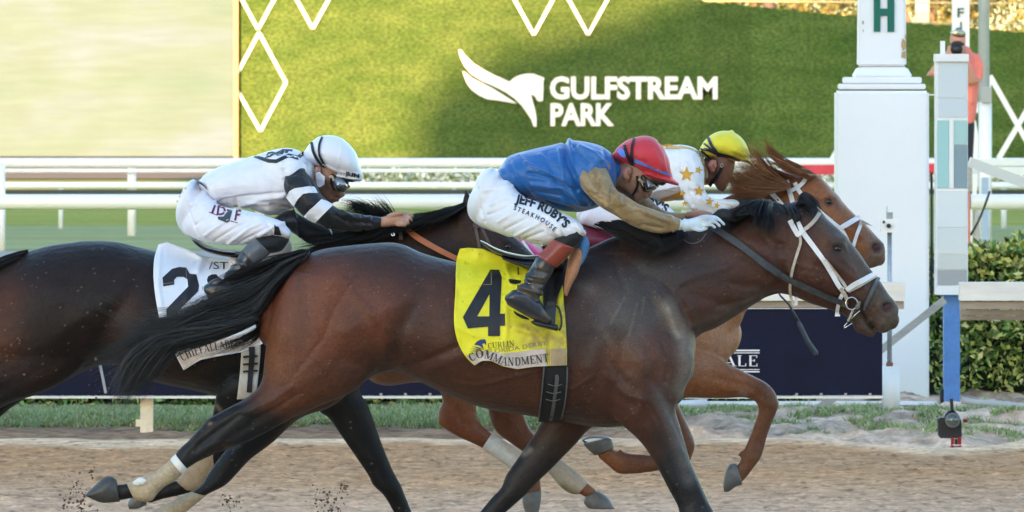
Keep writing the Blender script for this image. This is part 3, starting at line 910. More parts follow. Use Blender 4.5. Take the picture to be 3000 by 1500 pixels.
Dm = YR - .075 - .006 * vnoise(G[:, :, 0] / 70, G[:, :, 1] / 300, 3)
v = np.stack(((G[:, :, 0] - 1500) * Dm / FPX, Dm, CAMH - (G[:, :, 1] - HOR) * Dm / FPX), 2).reshape(-1, 3)
i = np.arange(160 * 14).reshape(14, 160); f = np.stack((i[:-1, :-1], i[1:, :-1], i[1:, 1:], i[:-1, 1:]), 2).reshape(-1, 4)
mk('banner_cloth', np.vstack((v, v + (0, .006, 0))), np.vstack((f, f[:, ::-1] + 2240)), M['navy'], bn)
MB().box(xat(-1500, YR), xat(2585, YR), YR - .09, YR - .03, zat(1165.5, YR), zat(1159, YR)).build('edge_strip', m_beam, bn)
MB().box(xat(-1500, YR), xat(2585, YR), YR - .085, YR - .079, zat(903.5, YR), zat(901, YR)).build('edge_strip', m_beam, bn)
m_grm = mat('grommet', (.35, .33, .32), .5, metal=.3)
for q in range(-12, 21):
    px = 2547 - q * 71.5
    if px > -1500 and q >= 0 or px <= 2585 and px > 0:
        MB().box(xat(px - 4, YR), xat(px + 4, YR), YR - .088, YR - .082, zat(1157, YR), zat(1150, YR)).build('grommet', m_grm, bn)
tS = serif2d('ALE', .05, 1.0)
solidtext('lettering', tS, fit(tS, 2118, 2219, 1073, 32), YR - .087, .003, M['chalk'], bn)
for y0, y1 in ((1023, 1027.5), (1031, 1033.5), (1080, 1082), (1085.5, 1089)):
    MB().box(xat(2040, YR), xat(2224, YR), YR - .087, YR - .084, zat(y1, YR), zat(y0, YR)).build('printed_line', M['chalk'], bn)
MB().bar(W(292, 1062, YR - .1), W(310, 1152, YR - .1), .016, .004).build('tie_strap', mat('grey_strap', (.33, .36, .40), .6), bn)

# base boards and pipes behind the verge
YE = 48.95
eb = MB().box(xat(-1500, YE), xat(1400, YE), YE, YE + .05, 0, zat(1199, YE)); tag(eb.build('edging_board', M['white'], None, False, (xat(0, YE), YE, 0)), 'thin white edging strip between the hedge and the grass, left half', 'edging')
eb = MB().box(xat(1404, YE), xat(2748, YE), YE, YE + .05, .03, zat(1184, YE)); eb.box(xat(1990, YE), xat(2748, YE), YE + .06, YE + .1, .02, zat(1177, YE)); tag(eb.build('edging_board', M['white'], None, False, (xat(2000, YE), YE, 0)), 'raised white edging rail at the foot of the finish post', 'edging')
tag(MB().box(xat(2452, 49.2), xat(2590, 49.2), 49.2, 49.28, .06, zat(1163, 49.2)).build('base_board', M['white'], None, False, (xat(2500, 49.2), 49.2, 0)), 'white board lying at the foot of the big finish post', 'board')
m_pipe = mat('white_pvc', (.66, .70, .74), .35)
tag(MB().tube([W(1930, 1190, 48.3), W(2072, 1181, 48.3)], .027, 14).build('loose_pipe', m_pipe, None, True, tuple(W(1990, 1190, 48.3))), 'short white pipe lying loose on the grass behind the chestnut horse', 'pipe')
tag(MB().tube([W(2817, 1172, 48.2), W(2860, 1180, 48.2), W(2920, 1184, 48.2), W(2975, 1190, 48.2), W(3060, 1196, 48.2)], .022, 14).build('drain_pipe', mat('grey_pvc', (.48, .48, .47), .5), None, True, tuple(W(2817, 1190, 48.2))), 'grey white flexible pipe lying along the hedge at the right', 'pipe')
tag(MB().bar(W(2385, 1209, 48.4), W(2448, 1160, 48.4), .055, .03).build('leaning_plank', M['grey'], None, False, tuple(W(2385, 1209, 48.4))), 'grey plank leaning under the right end of the banner', 'plank')

# ---- finish post ------------------------------------------------------------------------
YP = 50.0
fp = empty('finish_post', (xat(2588, YP), YP, 0), 'massive square white finish post with stepped cap and a green letter H', 'post')
def sq(x0, x1, y0, y1, name='base', taper=None, m='white', bev=.012):
    bm = bmesh.new()
    X0, X1 = xat(x0, YP), xat(x1, YP); w_ = (X1 - X0); cx = (X0 + X1) / 2; cy = YP + .30
    zb, zt = zat(y1, YP), zat(y0, YP)
    tw = w_ if taper is None else taper / 447
    vs = [bm.verts.new((cx + sx * ww / 2, cy + sy * ww / 2, z)) for z, ww in ((zb, w_), (zt, tw)) for sx, sy in ((-1, -1), (1, -1), (1, 1), (-1, 1))]
    for q in ((3, 2, 1, 0), (4, 5, 6, 7), (0, 1, 5, 4), (1, 2, 6, 5), (2, 3, 7, 6), (3, 0, 4, 7)): bm.faces.new([vs[k] for k in q])
    bmesh.ops.bevel(bm, geom=bm.edges[:], offset=bev, segments=2, affect='EDGES')
    v = [tuple(p.co) for p in bm.verts]; bm.verts.index_update(); f = [tuple(p.index for p in q.verts) for q in bm.faces]; bm.free()
    return mk(name, v, f, M[m] if isinstance(m, str) else m, fp, False)
m_fp = mat('white_painted_wood', (.78, .82, .88), .45, noise=[(1.2, .035)], bump=[(25, .0004)])
m_gap = mat('dark_joint', (.10, .08, .07), .9)
sq(2455, 2722, 266, 1195, 'base', m=m_fp, bev=.014)
sq(2466, 2712, 262, 266, 'joint', m=m_gap, bev=.001)
sq(2465, 2713, 246, 262, 'cap_step', m=m_fp, bev=.006)
sq(2480, 2700, 244.4, 246, 'joint', m=m_gap, bev=.0005)
sq(2478, 2702, 226, 244.4, 'cap_step', m=m_fp, bev=.006)
sq(2503, 2677, 196, 225.5, 'cap_ogee', taper=141, m=m_fp, bev=.01)
sq(2520, 2656, 194.5, 196, 'joint', m=m_gap, bev=.0005)
m_shaft = mat('white_painted_shaft', (.78, .82, .88), .45, noise=[(1.2, .04)], bump=[(25, .001)])
# rust bleeding on the shaft edges
N = m_shaft.node_tree.nodes; L = m_shaft.node_tree.links
sh = sq(2519, 2659, -900, 194.5, 'shaft', taper=120, m=m_shaft)
for poly in ([(2652, 100), (2656, 104), (2655, 118), (2651, 112)], [(2644, 112), (2654, 120), (2655, 140), (2645, 150), (2640, 132)], [(2642, 152), (2654, 150), (2653, 172), (2640, 168)], [(2527, 60), (2531, 62), (2530, 72), (2526, 70)], [(2528, 84), (2531, 90), (2528, 96)]):
    polymb(poly, YP - .006 + .3 - .157, .003).build('rust_patch', mat('rust_patch', (.42, .30, .17), .8, noise=(60, .3)), fp)
H1 = YP + .3 - .155 - .012
for q in ([(2560, -25), (2579, -25), (2579, 25), (2600, 25), (2600, -25), (2620, -25), (2620, 93), (2600, 93), (2600, 46), (2579, 46), (2579, 93), (2560, 93)],):
    pxprism('letter', q, H1, .02, M['teal'], fp)
for k, ch in enumerate('SINIF'):
    letters('letter', ch, 2562 + (22 if ch == 'I' else 0), 2620 - (22 if ch == 'I' else 0), -75 - 165 * k, 118, H1 + .01, .02, M['teal'], fp, .04)
# diagonal brace in front of the post base
tag(MB().bar(W(2575, 1030, 48.6), W(2768, 878, 48.6), .045, .05).build('diagonal_brace', M['grey'], None, False, tuple(W(2575, 1030, 48.6))), 'grey diagonal brace between the finish post and the blue post', 'brace')

# small box camera on a pole in a white pipe
YC = 48.2
pc = empty('finish_line_camera', (xat(2611, YC), YC, 0), 'small white box camera on a thin pole rising out of a white pipe', 'camera')
MB().tube([(xat(2611, YC), YC, -.02), (xat(2611, YC), YC, zat(1073, YC))], 26 / 464, 24).build('base_pipe', mat('pvc_base', (.80, .80, .78), .4, noise=(4, .05)), pc, True)
MB().tube([(xat(2606, YC), YC, .25), (xat(2606, YC), YC, zat(675, YC))], 7.0 / 464, 12).build('pole', M['steel'], pc, True)
MB().tube([(xat(2606, YC), YC, zat(1073, YC)), (xat(2606, YC), YC, zat(1062, YC))], 10 / 464, 10).build('clamp', mat('rusty', (.22, .08, .05), .8), pc, True)
MB().box(xat(2580, YC), xat(2630, YC), YC - .05, YC + .06, zat(680, YC), zat(641, YC)).build('body', M['white'], pc)
MB().box(xat(2597, YC), xat(2615, YC), YC - .03, YC + .03, zat(641, YC), zat(622, YC)).build('bracket', M['steel'], pc)
MB().tube([(xat(2602, YC), YC - .05, zat(661, YC)), (xat(2602, YC), YC - .075, zat(661, YC))], 6.5 / 464, 16).build('lens', M['dark'], pc, True)
MB().tube([(xat(2588, YC), YC - .05, zat(650, YC)), (xat(2588, YC), YC - .06, zat(650, YC))], 4 / 464, 12).build('sensor', M['dark'], pc, True)
MB().tube([W(2598, 622, YC), W(2599, 604, YC)], 1.2 / 464, 6).build('antenna', M['steel'], pc, True)

# ---- mirror box on a blue post -------------------------------------------------------------
YM = 49.0
mp_ = empty('finish_mirror', (xat(2788, YM), YM, 0), 'tall narrow photo finish mirror box with painted reflections standing on a blue post', 'mirror')
def bx(name, x0, x1, y0, y1, d0, d1, m): return MB().box(xat(x0, YM), xat(x1, YM), YM + d0, YM + d1, zat(y1, YM), zat(y0, YM)).build(name, m, mp_)
m_mir = lambda n, c, r=.12: mat(n, c, r, metal=.0, spec=.8, coat=.6)  # reflections are painted in as flat tints, one colour per pane
bx('cap', 2738, 2835, 158, 180, -.13, .13, M['white'])
bx('case', 2740, 2833, 180, 862, -.10, .12, M['white'])
bx('painted_mirror_pane', 2746, 2830, 184, 286, -.108, -.1, m_mir('pane_pale', (.62, .70, .76)))
bx('painted_mirror_pane', 2746, 2830, 288, 343, -.108, -.1, m_mir('pane_pale2', (.60, .68, .75)))
bx('painted_mirror_pane', 2743, 2777, 352, 550, -.108, -.1, m_mir('pane_teal', (.36, .62, .64)))
bx('pane_divider', 2778, 2791, 348, 550, -.112, -.1, M['white'])
bx('painted_mirror_pane', 2792, 2831, 352, 422, -.108, -.1, m_mir('pane_teal2', (.40, .62, .62)))
bx('painted_mirror_pane', 2792, 2831, 424, 550, -.108, -.1, m_mir('pane_slate', (.24, .34, .40)))
bx('painted_mirror_pane', 2744, 2830, 558, 665, -.108, -.1, m_mir('pane_a', (.70, .76, .80)))
bx('painted_mirror_pane', 2744, 2830, 667, 742, -.108, -.1, m_mir('pane_b', (.66, .72, .74)))
bx('painted_mirror_pane', 2744, 2830, 745, 788, -.108, -.1, m_mir('pane_c', (.58, .62, .62)))
bx('painted_mirror_pane', 2744, 2830, 790, 834, -.108, -.1, m_mir('pane_d', (.36, .38, .40)))
bx('bottom_cap', 2738, 2812, 838, 862, -.125, -.1, M['white'])
bx('top_pin', 2755, 2768, 120, 158, -.03, .03, M['white'])
bx('post', 2765, 2812, 862, 1206, -.02, .10, M['blue'])
bx('side_bracket', 2755, 2765, 1140, 1195, 0, .08, M['dark'])
tag(MB().tube([W(2729, 505, YM), W(2730, 870, YM)], .008, 8).build('thin_pole', M['dark'], None, True, tuple(W(2730, 870, YM))), 'thin dark pole between the finish post and the mirror', 'pole')
tag(MB().tube([W(2718, 278, YM + .1), W(2742, 278, YM + .1)], .005, 6).build('tie_rod', M['white'], None, True, tuple(W(2718, 278, YM + .1))), 'thin rod tying the mirror to the finish post', 'rod')

# ---- remote camera on the track edge ----------------------------------------------------------
YK = 43.7
rc = empty('remote_camera', (xat(2790, YK), YK, zat(1318, YK)), 'black remote camera clamped on a red floor mount at the edge of the dirt', 'camera')
def kx(name, x0, x1, y0, y1, d0, d1, m): return MB().box(xat(x0, YK), xat(x1, YK), YK + d0, YK + d1, zat(y1, YK), zat(y0, YK)).build(name, m, rc)
m_cam = mat('camera_body', (.012, .013, .02), .45)
bmk = MB().prism([W(x, y, YK) for x, y in [(2749, 1228), (2756, 1224), (2806, 1224), (2816, 1230), (2818, 1278), (2812, 1284), (2756, 1284), (2750, 1276)]], (0, .10, 0)).build('body', m_cam, rc)
MB().prism([W(x, y, YK - .01) for x, y in [(2770, 1214), (2779, 1204), (2795, 1202), (2806, 1212), (2808, 1226), (2768, 1226)]], (0, .06, 0)).build('viewfinder_hump', m_cam, rc)
MB().tube([W(2791, 1231, YK), W(2791, 1231, YK - .09)], 23 / 511, 24).build('lens_barrel', m_cam, rc, True)
MB().tube([W(2791, 1231, YK - .085), W(2791, 1231, YK - .095)], [23 / 511, 22 / 511], 24).build('lens_rim', mat('lens_rim', (.12, .13, .14), .3), rc, True)
MB().tube([W(2791, 1231, YK - .094), W(2791, 1231, YK - .097)], 16 / 511, 24).build('lens_glass', mat('lens_glass', (.03, .05, .045), .05, spec=1, coat=1), rc, True)
MB().bar(W(2787, 1168, YK), W(2790, 1208, YK), .018, .02).build('antenna', m_cam, rc)
m_redm = mat('red_metal', (.30, .02, .02), .35, metal=.3)
kx('mount_arm', 2786, 2795, 1282, 1316, -.02, .02, m_redm); kx('mount_arm', 2806, 2816, 1280, 1314, -.02, .02, m_redm)
kx('mount_plate', 2784, 2818, 1308, 1319, -.05, .05, m_redm); kx('mount_collar', 2797, 2805, 1286, 1306, -.01, .02, M['dark'])
kx('knob', 2822, 2834, 1228, 1238, 0, .03, m_redm); kx('cord', 2790, 2815, 1302, 1304, -.026, -.02, M['chalk'])

# ---- second finish post, light pole, gate at the right, far ----------------------------------
YF = 101.0
f2 = empty('far_finish_post', (xat(2815, YF), YF, 0), 'slim white post lettered F I behind the photographer', 'post')
MB().box(xat(2791, YF), xat(2840, YF), YF, YF + .22, 1, 14).build('shaft', M['white'], f2)
MB().box(xat(2776, YF), xat(2868, YF), YF - .1, YF + .3, 0, zat(400, YF)).build('base', M['white'], f2)
MB().prism([W(x, y, YF - .1) for x, y in [(2776, 400), (2868, 400), (2858, 352), (2786, 352)]], (0, .4, 0)).build('base_cap', M['white'], f2)
m_gl = mat('dark_green_letter', (.02, .10, .08), .5)
letters('letter', 'F', 2805, 2824, 50, 26, YF - .02, .02, m_gl, f2, .02)
letters('letter', 'I', 2813, 2818, 90, 26, YF - .02, .02, m_gl, f2, .01)
YL = 96.0
lp = empty('light_pole', (xat(2885, YL), YL, 0), 'grey steel pole with a switch box and a white lower sleeve at the right', 'pole')
MB().tube([(xat(2883, YL), YL, 0), (xat(2880, YL), YL, 12)], [17 * YL / FPX, 15 * YL / FPX], 20).build('shaft', mat('pole_steel', (.42, .47, .50), .45, noise=(4, .15)), lp, True)
MB().tube([(xat(2886, YL), YL - .02, 0), (xat(2886, YL), YL - .02, zat(300, YL))], 19 * YL / FPX, 20).build('sleeve', M['white'], lp, True)
MB().box(xat(2874, YL), xat(2903, YL), YL - .16, YL - .06, zat(300, YL), zat(254, YL)).build('switch_box', mat('switch_box', (.33, .36, .38), .5), lp)
YX = 108.0
gt = empty('crossed_frame', (xat(2960, YX), YX, 0), 'white frame of crossed bars in front of the turf wall at the right edge', 'frame')
for a, b_ in (((2900, 222), (3040, 470)), ((2926, 464), (3060, 235))):
    yo = YX + (.06 if a[0] > 2910 else 0)
    MB().bar(W(*a, yo), W(*b_, yo), 15 * YX / FPX, .05).build('cross_bar', M['white'], gt)
MB().bar(W(2866, 300, YX), W(2860, 330, YX), .07, .05).build('cross_bar', M['white'], gt)
MB().bar(W(2900, 222, YX), W(2900, 640, YX), .04, .04).build('upright', M['white'], gt)
MB().bar(W(3056, 222, YX), W(3056, 680, YX), .06, .04).build('upright', M['white'], gt)
tag(MB().bar(W(2458, 427, 107), W(2434, 470, 107), .055, .05).build('stay_bar', M['white'], None, False, tuple(W(2434, 470, 107))), 'short white slanting stay seen left of the finish post', 'bar')
YG = 60.0
ga = empty('barrier_arm', (xat(2930, YG), YG, 0), 'white barrier arm slanting down to the right above the thick rail', 'barrier')
MB().bar(W(2838, 474, YG), W(3080, 566, YG), 30 * YG / FPX, .08).build('slanted_arm', mat('arm_paint', (.55, .58, .62), .4), ga)
MB().box(xat(2848, YG + 2), xat(3300, YG + 2), YG + 2, YG + 2.1, zat(484, YG + 2), zat(465, YG + 2)).build('top_bar', M['white'], ga)
MB().box(xat(2905, YG + 2), xat(3300, YG + 2), YG + 2, YG + 2.1, zat(512, YG + 2), zat(490, YG + 2)).build('top_bar', M['white'], ga)
MB().bar(W(2842, 478, YG), W(2842, 560, YG), 12 * YG / FPX, .05).build('upright', M['grey'], ga)
MB().bar(W(3100, 560, YG), W(3100, 1016, YG), .06, .06).build('upright', M['white'], ga)
tag(MB().tube([W(2900, 560, 64), W(2886, 600, 64), W(2866, 650, 64), W(2843, 690, 64)], .010, 8).build('hanging_hose', M['dark'], None, True, tuple(W(2843, 690, 64))), 'thin black hose hanging from the thick rail at the right', 'hose')
tag(MB().box(xat(2877, 90), xat(2896, 90), 90, 90.08, 0, zat(520, 90)).build('blue_stake', mat('pale_blue', (.30, .42, .60), .5), None, False, (xat(2886, 90), 90, 0)), 'pale blue stake in the turf right of the mirror', 'stake')
tag(MB().box(xat(2842, 87), xat(2862, 87), 87, 87.08, 0, zat(515, 87)).build('white_stake', M['white'], None, False, (xat(2850, 87), 87, 0)), 'white stake beside the pale blue one', 'stake')
tag(MB().tube([W(2837, 560, 56), W(2838, 720, 56), W(2838, 905, 56)], .014, 8).build('orange_stake', mat('orange_paint', (.62, .22, .14), .6), None, True, tuple(W(2838, 905, 56))), 'thin orange stake showing along the right side of the mirror', 'stake')

# ---- grandstand behind the camera: it casts the shade over the track ------------------------------
YW = -60.0
dist = YB - YW
def sunp(px, py):
    """point of the grandstand face whose shadow edge falls on the turf wall at photo pixel px,py"""
    x, y, z = W(px, py, YB)
    return (x - SUN_K * dist, YW, z + math.tan(SUN_EL) * math.hypot(1, SUN_K) * dist)
gs = empty('grandstand', (10, YW - 10, 0), 'tall grandstand behind the photographer that shades the track', 'building')
pr = [sunp(1215, 470), sunp(1215, 340), sunp(1250, 272), sunp(1400, 180), sunp(1600, 110), sunp(1780, 62), sunp(1920, 10), sunp(2060, -70), sunp(2300, -260)]
poly = [(pr[0][0], YW, -.14)] + pr[1:] + [(70, YW, pr[-1][2] + 2), (70, YW, -.14)]
m_gs = mat('grandstand_wall', (.50, .48, .45), .8)
MB().prism([(x, y, z) for x, y, z in poly[::-1]], (0, -22, 0)).build('block', m_gs, gs)
for q in range(6):
    MB().box(-24, 68, YW - .3, YW + .25, 4.5 + q * 4.6, 6.6 + q * 4.6).build('window_band', mat('stand_glass', (.05, .07, .08), .1), gs)
# ================================================================== HORSES
def hair(name, guides, n, r0, m, parent, Y0, spread=6, dspread=.03, seg=14, taper=.25, seed=1, curl=2.0, lens=(.75, 1.0), kind='stuff', clumps=0):
    """strands between guide curves. guide = list of (px,py,dy); strands blend two neighbouring guides"""
    rs = np.random.default_rng(seed)
    Gd = [catmull(np.array(g, float), 8) for g in guides]
    t = np.linspace(0, 1, seg)
    def rsmp(g):
        d = np.r_[0, np.cumsum(np.hypot(*np.diff(g[:, :2], axis=0).T))]; d /= d[-1]
        return np.stack([np.interp(t, d, g[:, k]) for k in range(3)], 1)
    Gd = np.array([rsmp(g) for g in Gd])
    V = np.empty((n, seg, 3, 3))
    clumps = clumps or max(6, n // 11)
    ck = [(rs.uniform(0, len(Gd) - 1) if len(Gd) > 1 else 0, rs.normal(0, spread * 1.15, 2), rs.uniform(0, 6.28, 2), rs.uniform(3, 8, 2), rs.uniform(*lens)) for _ in range(clumps)]
    for s in range(n):
        cu, cam_, cph, cfr, cln = ck[rs.integers(clumps)]
        u = float(np.clip(cu + rs.normal(0, .10), 0, len(Gd) - 1)) if len(Gd) > 1 else 0
        i = min(int(u), len(Gd) - 2) if len(Gd) > 1 else 0; f = u - i
        g = Gd[i] * (1 - f) + Gd[i + 1] * f if len(Gd) > 1 else Gd[0].copy()
        L = min(1.0, cln * rs.uniform(.88, 1.1))
        tt = t * L
        g = np.stack([np.interp(tt, t, g[:, k]) for k in range(3)], 1)
        ph = cph + rs.normal(0, .35, 2); loose = rs.random() < .12
        am = cam_ + rs.normal(0, spread * (1.0 if loose else .32), 2)
        g[:, 0] += am[0] * (.25 + tt) + curl * np.sin(tt * cfr[0] + ph[0]) * tt
        g[:, 1] += am[1] * (.25 + tt) + curl * np.sin(tt * cfr[1] + ph[1]) * tt
        g[:, 2] += rs.normal(0, dspread) * .5 + cam_[0] / (spread + 1e-6) * dspread * .6
        Y = Y0 + g[:, 2]
        P = np.stack(((g[:, 0] - 1500) * Y / FPX, Y, CAMH - (g[:, 1] - HOR) * Y / FPX), 1)
        tg = np.gradient(P, axis=0); tg /= np.linalg.norm(tg, axis=1)[:, None] + 1e-9
        uu = np.cross(tg, (0, 1.0, 0)); uu /= np.linalg.norm(uu, axis=1)[:, None] + 1e-9
        kk = np.cross(uu, tg)
        rr = (r0 * rs.uniform(.7, 1.3) * np.clip((1 - t) / (1 - taper), .12, 1))[:, None]
        for j in range(3):
            a = 2 * math.pi * j / 3
            V[s, :, j] = P + (uu * math.cos(a) + kk * math.sin(a)) * rr
    v = V.reshape(-1, 3)
    base = np.arange(n)[:, None, None] * seg * 3 + np.arange(seg - 1)[None, :, None] * 3
    F = []
    for j in range(3):
        j2 = (j + 1) % 3
        F.append(np.stack((base + j, base + j2, base + j2 + 3, base + j + 3), 3).reshape(-1, 4))
    o = mk(name, v, np.vstack(F), m, parent, True)
    if kind: o['kind'] = kind
    return o

def coat(name, rough=.52, gloss=.04, spec=.30):
    m = mat(name, attr=True, rough=rough, noise=[(5, .18), (22, .12), (70, .14, (1, 1, 2.5)), (260, .16)], bump=[(170, .0012, (1, 1, 2)), (45, .0025), (16, .006), (6, .010)], spec=spec, sheen=.03, coat=gloss)
    return m

MH = {}
MH['black_hair'] = mat('black_horse_hair', (.012, .011, .012), .42, spec=.45)
MH['grey_hair'] = mat('dark_tail_hair', (.040, .045, .050), .38, spec=.6, noise=[(3, .5), (30, .5)])
MH['red_hair'] = mat('chestnut_hair', (.24, .095, .038), .45, noise=(6, .3))
MH['red_hair_light'] = mat('light_chestnut_hair', (.46, .24, .11), .45, noise=(6, .3))
MH['eye'] = mat('horse_eye', (.010, .005, .004), .12, spec=.6)
MH['hoof'] = mat('hoof_horn', (.13, .125, .12), .5, noise=[(14, .35), (60, .2)], bump=(50, .0015))
MH['hoofd'] = mat('dark_hoof_horn', (.060, .058, .056), .45, noise=[(14, .45), (60, .25)], bump=(50, .0015))
MH['shoe'] = mat('horse_shoe', (.42, .43, .45), .35, metal=.8)
MH['wrap'] = mat('tan_leg_wrap', (.46, .36, .24), .8, noise=[(20, .22), (80, .15)], bump=[(60, .003), (25, .004, (.4, 1, 3))])
MH['wrapw'] = mat('white_leg_wrap', (.56, .52, .46), .75, noise=[(14, .25), (60, .12)], bump=[(60, .003), (25, .004)])
MH['tape'] = mat('white_tape', (.80, .80, .76), .5)
MH['leather'] = mat('black_leather', (.018, .018, .020), .38, noise=(40, .3), bump=(60, .0006), spec=.6)
MH['rein'] = mat('dark_rubber_rein', (.045, .052, .06), .55, noise=[(30, .35), (90, .3)], bump=(120, .0012))
MH['brownrein'] = mat('brown_rubber_rein', (.42, .13, .05), .5, noise=(30, .15), bump=(100, .0008))
MH['nylon'] = mat('white_nylon_strap', (.80, .80, .84), .42, noise=(40, .06))
MH['nylond'] = mat('muddy_white_strap', (.50, .43, .36), .6, noise=[(30, .35), (90, .2)])
MH['metal'] = mat('bright_steel', (.75, .75, .76), .18, metal=1.0)
MH['inside'] = mat('nostril_inside', (.045, .010, .010), .5)
MH['elastic'] = mat('black_elastic', (.010, .011, .013), .75, bump=(200, .0006))
MH['saddle'] = mat('patent_saddle_leather', (.012, .013, .016), .30, spec=.5, coat=.1)

SCULPT = lambda r: .62 if r >= 14 else 1.0
class Horse:
    def __init__(s, Y, name, label, coatmat):
        s.Y = Y; s.root = empty(name, (0, Y, 0), label, 'horse'); s.parts = []; s.m = coatmat
    def L(s, st, **k): s.parts.append(loft(st, s.Y, **k)); return s
    def body(s, voxel, strokes, base, paints, smooth=4, far=None):
        v, f, e = remesh(s.parts, voxel, smooth)
        v = sculpt(v, f, strokes, s.Y, -1)
        if far: v = sculpt(v, f, far, s.Y, 1)
        v = lap(v, e, 4, .45)
        c = paint(v, base, paints)
        rg = np.random.default_rng(5); c = c * (1 + .09 * rg.normal(size=(len(v), 1))).clip(.6, 1.4)
        P_ = project(v); sk = (rg.random(len(v)) < .005 * np.clip(vnoise(P_[:, 0] / 60, P_[:, 1] / 60, 4) + .6, 0, 1.5)); c[sk] = c[sk] * .4 + np.array((.22, .17, .12)) * .6
        s.o = mk('body', v, f, s.m, s.root, True, c)
        s.tree = bvh(v, f); s.v = v; s.f = f
        return s
    def part(s, name, st, m, label=None, **k):
        v, f = loft(st, s.Y, **k)
        o = mk(name, v, f, m, s.root, True)
        if label: o['label'] = label
        return o
    def ball(s, name, px, py, rx, ry, dep, m, off=0, ang=0, flat=1.0):
        """small ellipsoid set into the surface"""
        h = cast(s.tree, px, py, 0)
        if h is None: h = W(px, py, s.Y)
        k = h[1] / FPX
        bm = bmesh.new(); bmesh.ops.create_uvsphere(bm, u_segments=20, v_segments=14, radius=1)
        ca, sa = math.cos(ang), math.sin(ang); v = []
        for p in bm.verts:
            x, z, y = p.co.x * rx * k, p.co.z * ry * k, p.co.y * dep
            v.append((h[0] + x * ca - z * sa, h[1] + y + off, h[2] + x * sa + z * ca))
        bm.verts.index_update(); f = [tuple(q.index for q in g.verts) for g in bm.faces]; bm.free()
        return mk(name, v, f, m, s.root, True)

def hoof(h, name, st, m=None, **k):
    return h.part(name, st, m or MH['hoof'], **k)
# ------------------------------------------------------------------ the leading dark bay, number 4
h4 = Horse(30.0, 'race_horse', 'dark bay racehorse with white bridle and yellow number 4 cloth, nearest to the camera', coat('dark_bay_coat'))
n_ = -.13; f_ = .13
# trunk, neck, head
h4.L([(806, 850, 790, 1020, .10), (861, 781, 822, 1110, .19), (914, 740, 880, 1155, .235), (980, 724, 965, 1165, .26), (1073, 717, 1050, 1128, .275), (1135, 713, 1118, 1093, .28), (1184, 718, 1190, 1098, .275),
      (1243, 743, 1260, 1133, .275), (1340, 768, 1350, 1174, .285), (1430, 778, 1440, 1201, .29), (1540, 778, 1560, 1220, .29), (1640, 765, 1660, 1238, .275), (1740, 738, 1760, 1252, .25), (1840, 720, 1850, 1246, .22),
      (1925, 760, 1930, 1225, .19), (1990, 880, 1985, 1170, .15), (2010, 980, 2002, 1110, .09)], k=.10, n=40)
h4.L([(1000, 1000, 1100, 1080, .10, n_)] * 1 + [(880, 800, 1080, 800, .10, n_), (800, 930, 1100, 930, .13, n_), (776, 1050, 1104, 1060, .125, n_), (762, 1125, 1045, 1140, .105, n_), (712, 1171, 935, 1190, .082, n_), (619, 1221, 845, 1232, .062, n_),
      (585, 1257, 752, 1282, .052, n_), (556, 1287, 690, 1308, .045, n_), (520, 1320, 622, 1334, .040, n_), (511, 1335, 565, 1362, .034, n_), (455, 1384, 497, 1412, .027, n_), (405, 1408, 436, 1448, .029, n_), (371, 1417, 392, 1459, .024, n_), (342, 1419, 352, 1466, .024, n_), (318, 1420, 322, 1470, .024, n_)], n=28)
h4.L([(860, 1000, 1110, 1050, .11, f_), (800, 1150, 990, 1180, .09, f_), (735, 1230, 880, 1225, .07, f_), (690, 1285, 800, 1296, .055, f_), (640, 1345, 735, 1345, .047, f_), (612, 1385, 700, 1382, .042, f_), (590, 1420, 660, 1422, .040, f_), (560, 1442, 607, 1449, .034, f_), (500, 1472, 560, 1480, .028, f_),
      (440, 1504, 485, 1535, .027, f_), (385, 1545, 425, 1580, .03, f_), (345, 1580, 378, 1612, .025, f_), (310, 1600, 340, 1635, .024, f_)], n=24)
h4.L([(1900, 940, 2036, 965, .11, -.04), (1920, 1040, 2034, 1030, .13, -.05), (1925, 1120, 2016, 1105, .13, -.05), (1945, 1180, 2000, 1165, .08, -.05)], n=24)
h4.L([(1740, 850, 1900, 880, .06, n_ * .8), (1715, 980, 2024, 1020, .12, n_ * .85), (1745, 1130, 2010, 1120, .12, n_ * .9), (1800, 1225, 1980, 1190, .085, n_), (1858, 1277, 1994, 1252, .068, n_), (1893, 1317, 2008, 1300, .058, n_), (1929, 1376, 2024, 1355, .05, n_), (1958, 1432, 2046, 1403, .046, n_),
      (1985, 1482, 2070, 1458, .044, n_), (2003, 1525, 2092, 1508, .046, n_), (2030, 1570, 2100, 1560, .035, n_), (2060, 1650, 2118, 1640, .029, n_), (2085, 1720, 2150, 1712, .033, n_), (2110, 1765, 2165, 1750, .026, n_), (2140, 1800, 2190, 1780, .026, n_)], n=28)
h4.L([(1640, 1080, 1860, 1100, .10, f_ * .8), (1600, 1200, 1780, 1215, .085, f_), (1575, 1256, 1722, 1262, .065, f_), (1553, 1290, 1690, 1298, .058, f_), (1528, 1326, 1655, 1334, .052, f_), (1494, 1374, 1612, 1378, .047, f_), (1480, 1396, 1580, 1408, .046, f_),
      (1468, 1428, 1540, 1450, .044, f_), (1441, 1457, 1502, 1484, .036, f_), (1407, 1498, 1462, 1520, .031, f_), (1360, 1555, 1405, 1580, .027, f_), (1310, 1612, 1360, 1640, .031, f_), (1285, 1650, 1325, 1670, .025, f_), (1255, 1680, 1300, 1705, .025, f_)], n=24)
h4.L([(1700, 738, 1930, 1150, .19), (1795, 694, 2012, 1040, .165), (1885, 684, 2044, 985, .135), (1975, 676, 2098, 961, .112), (2062, 655, 2165, 921, .098), (2142, 624, 2226, 882, .088), (2212, 594, 2285, 862, .082), (2275, 588, 2335, 870, .082)], k=.30, n=36)
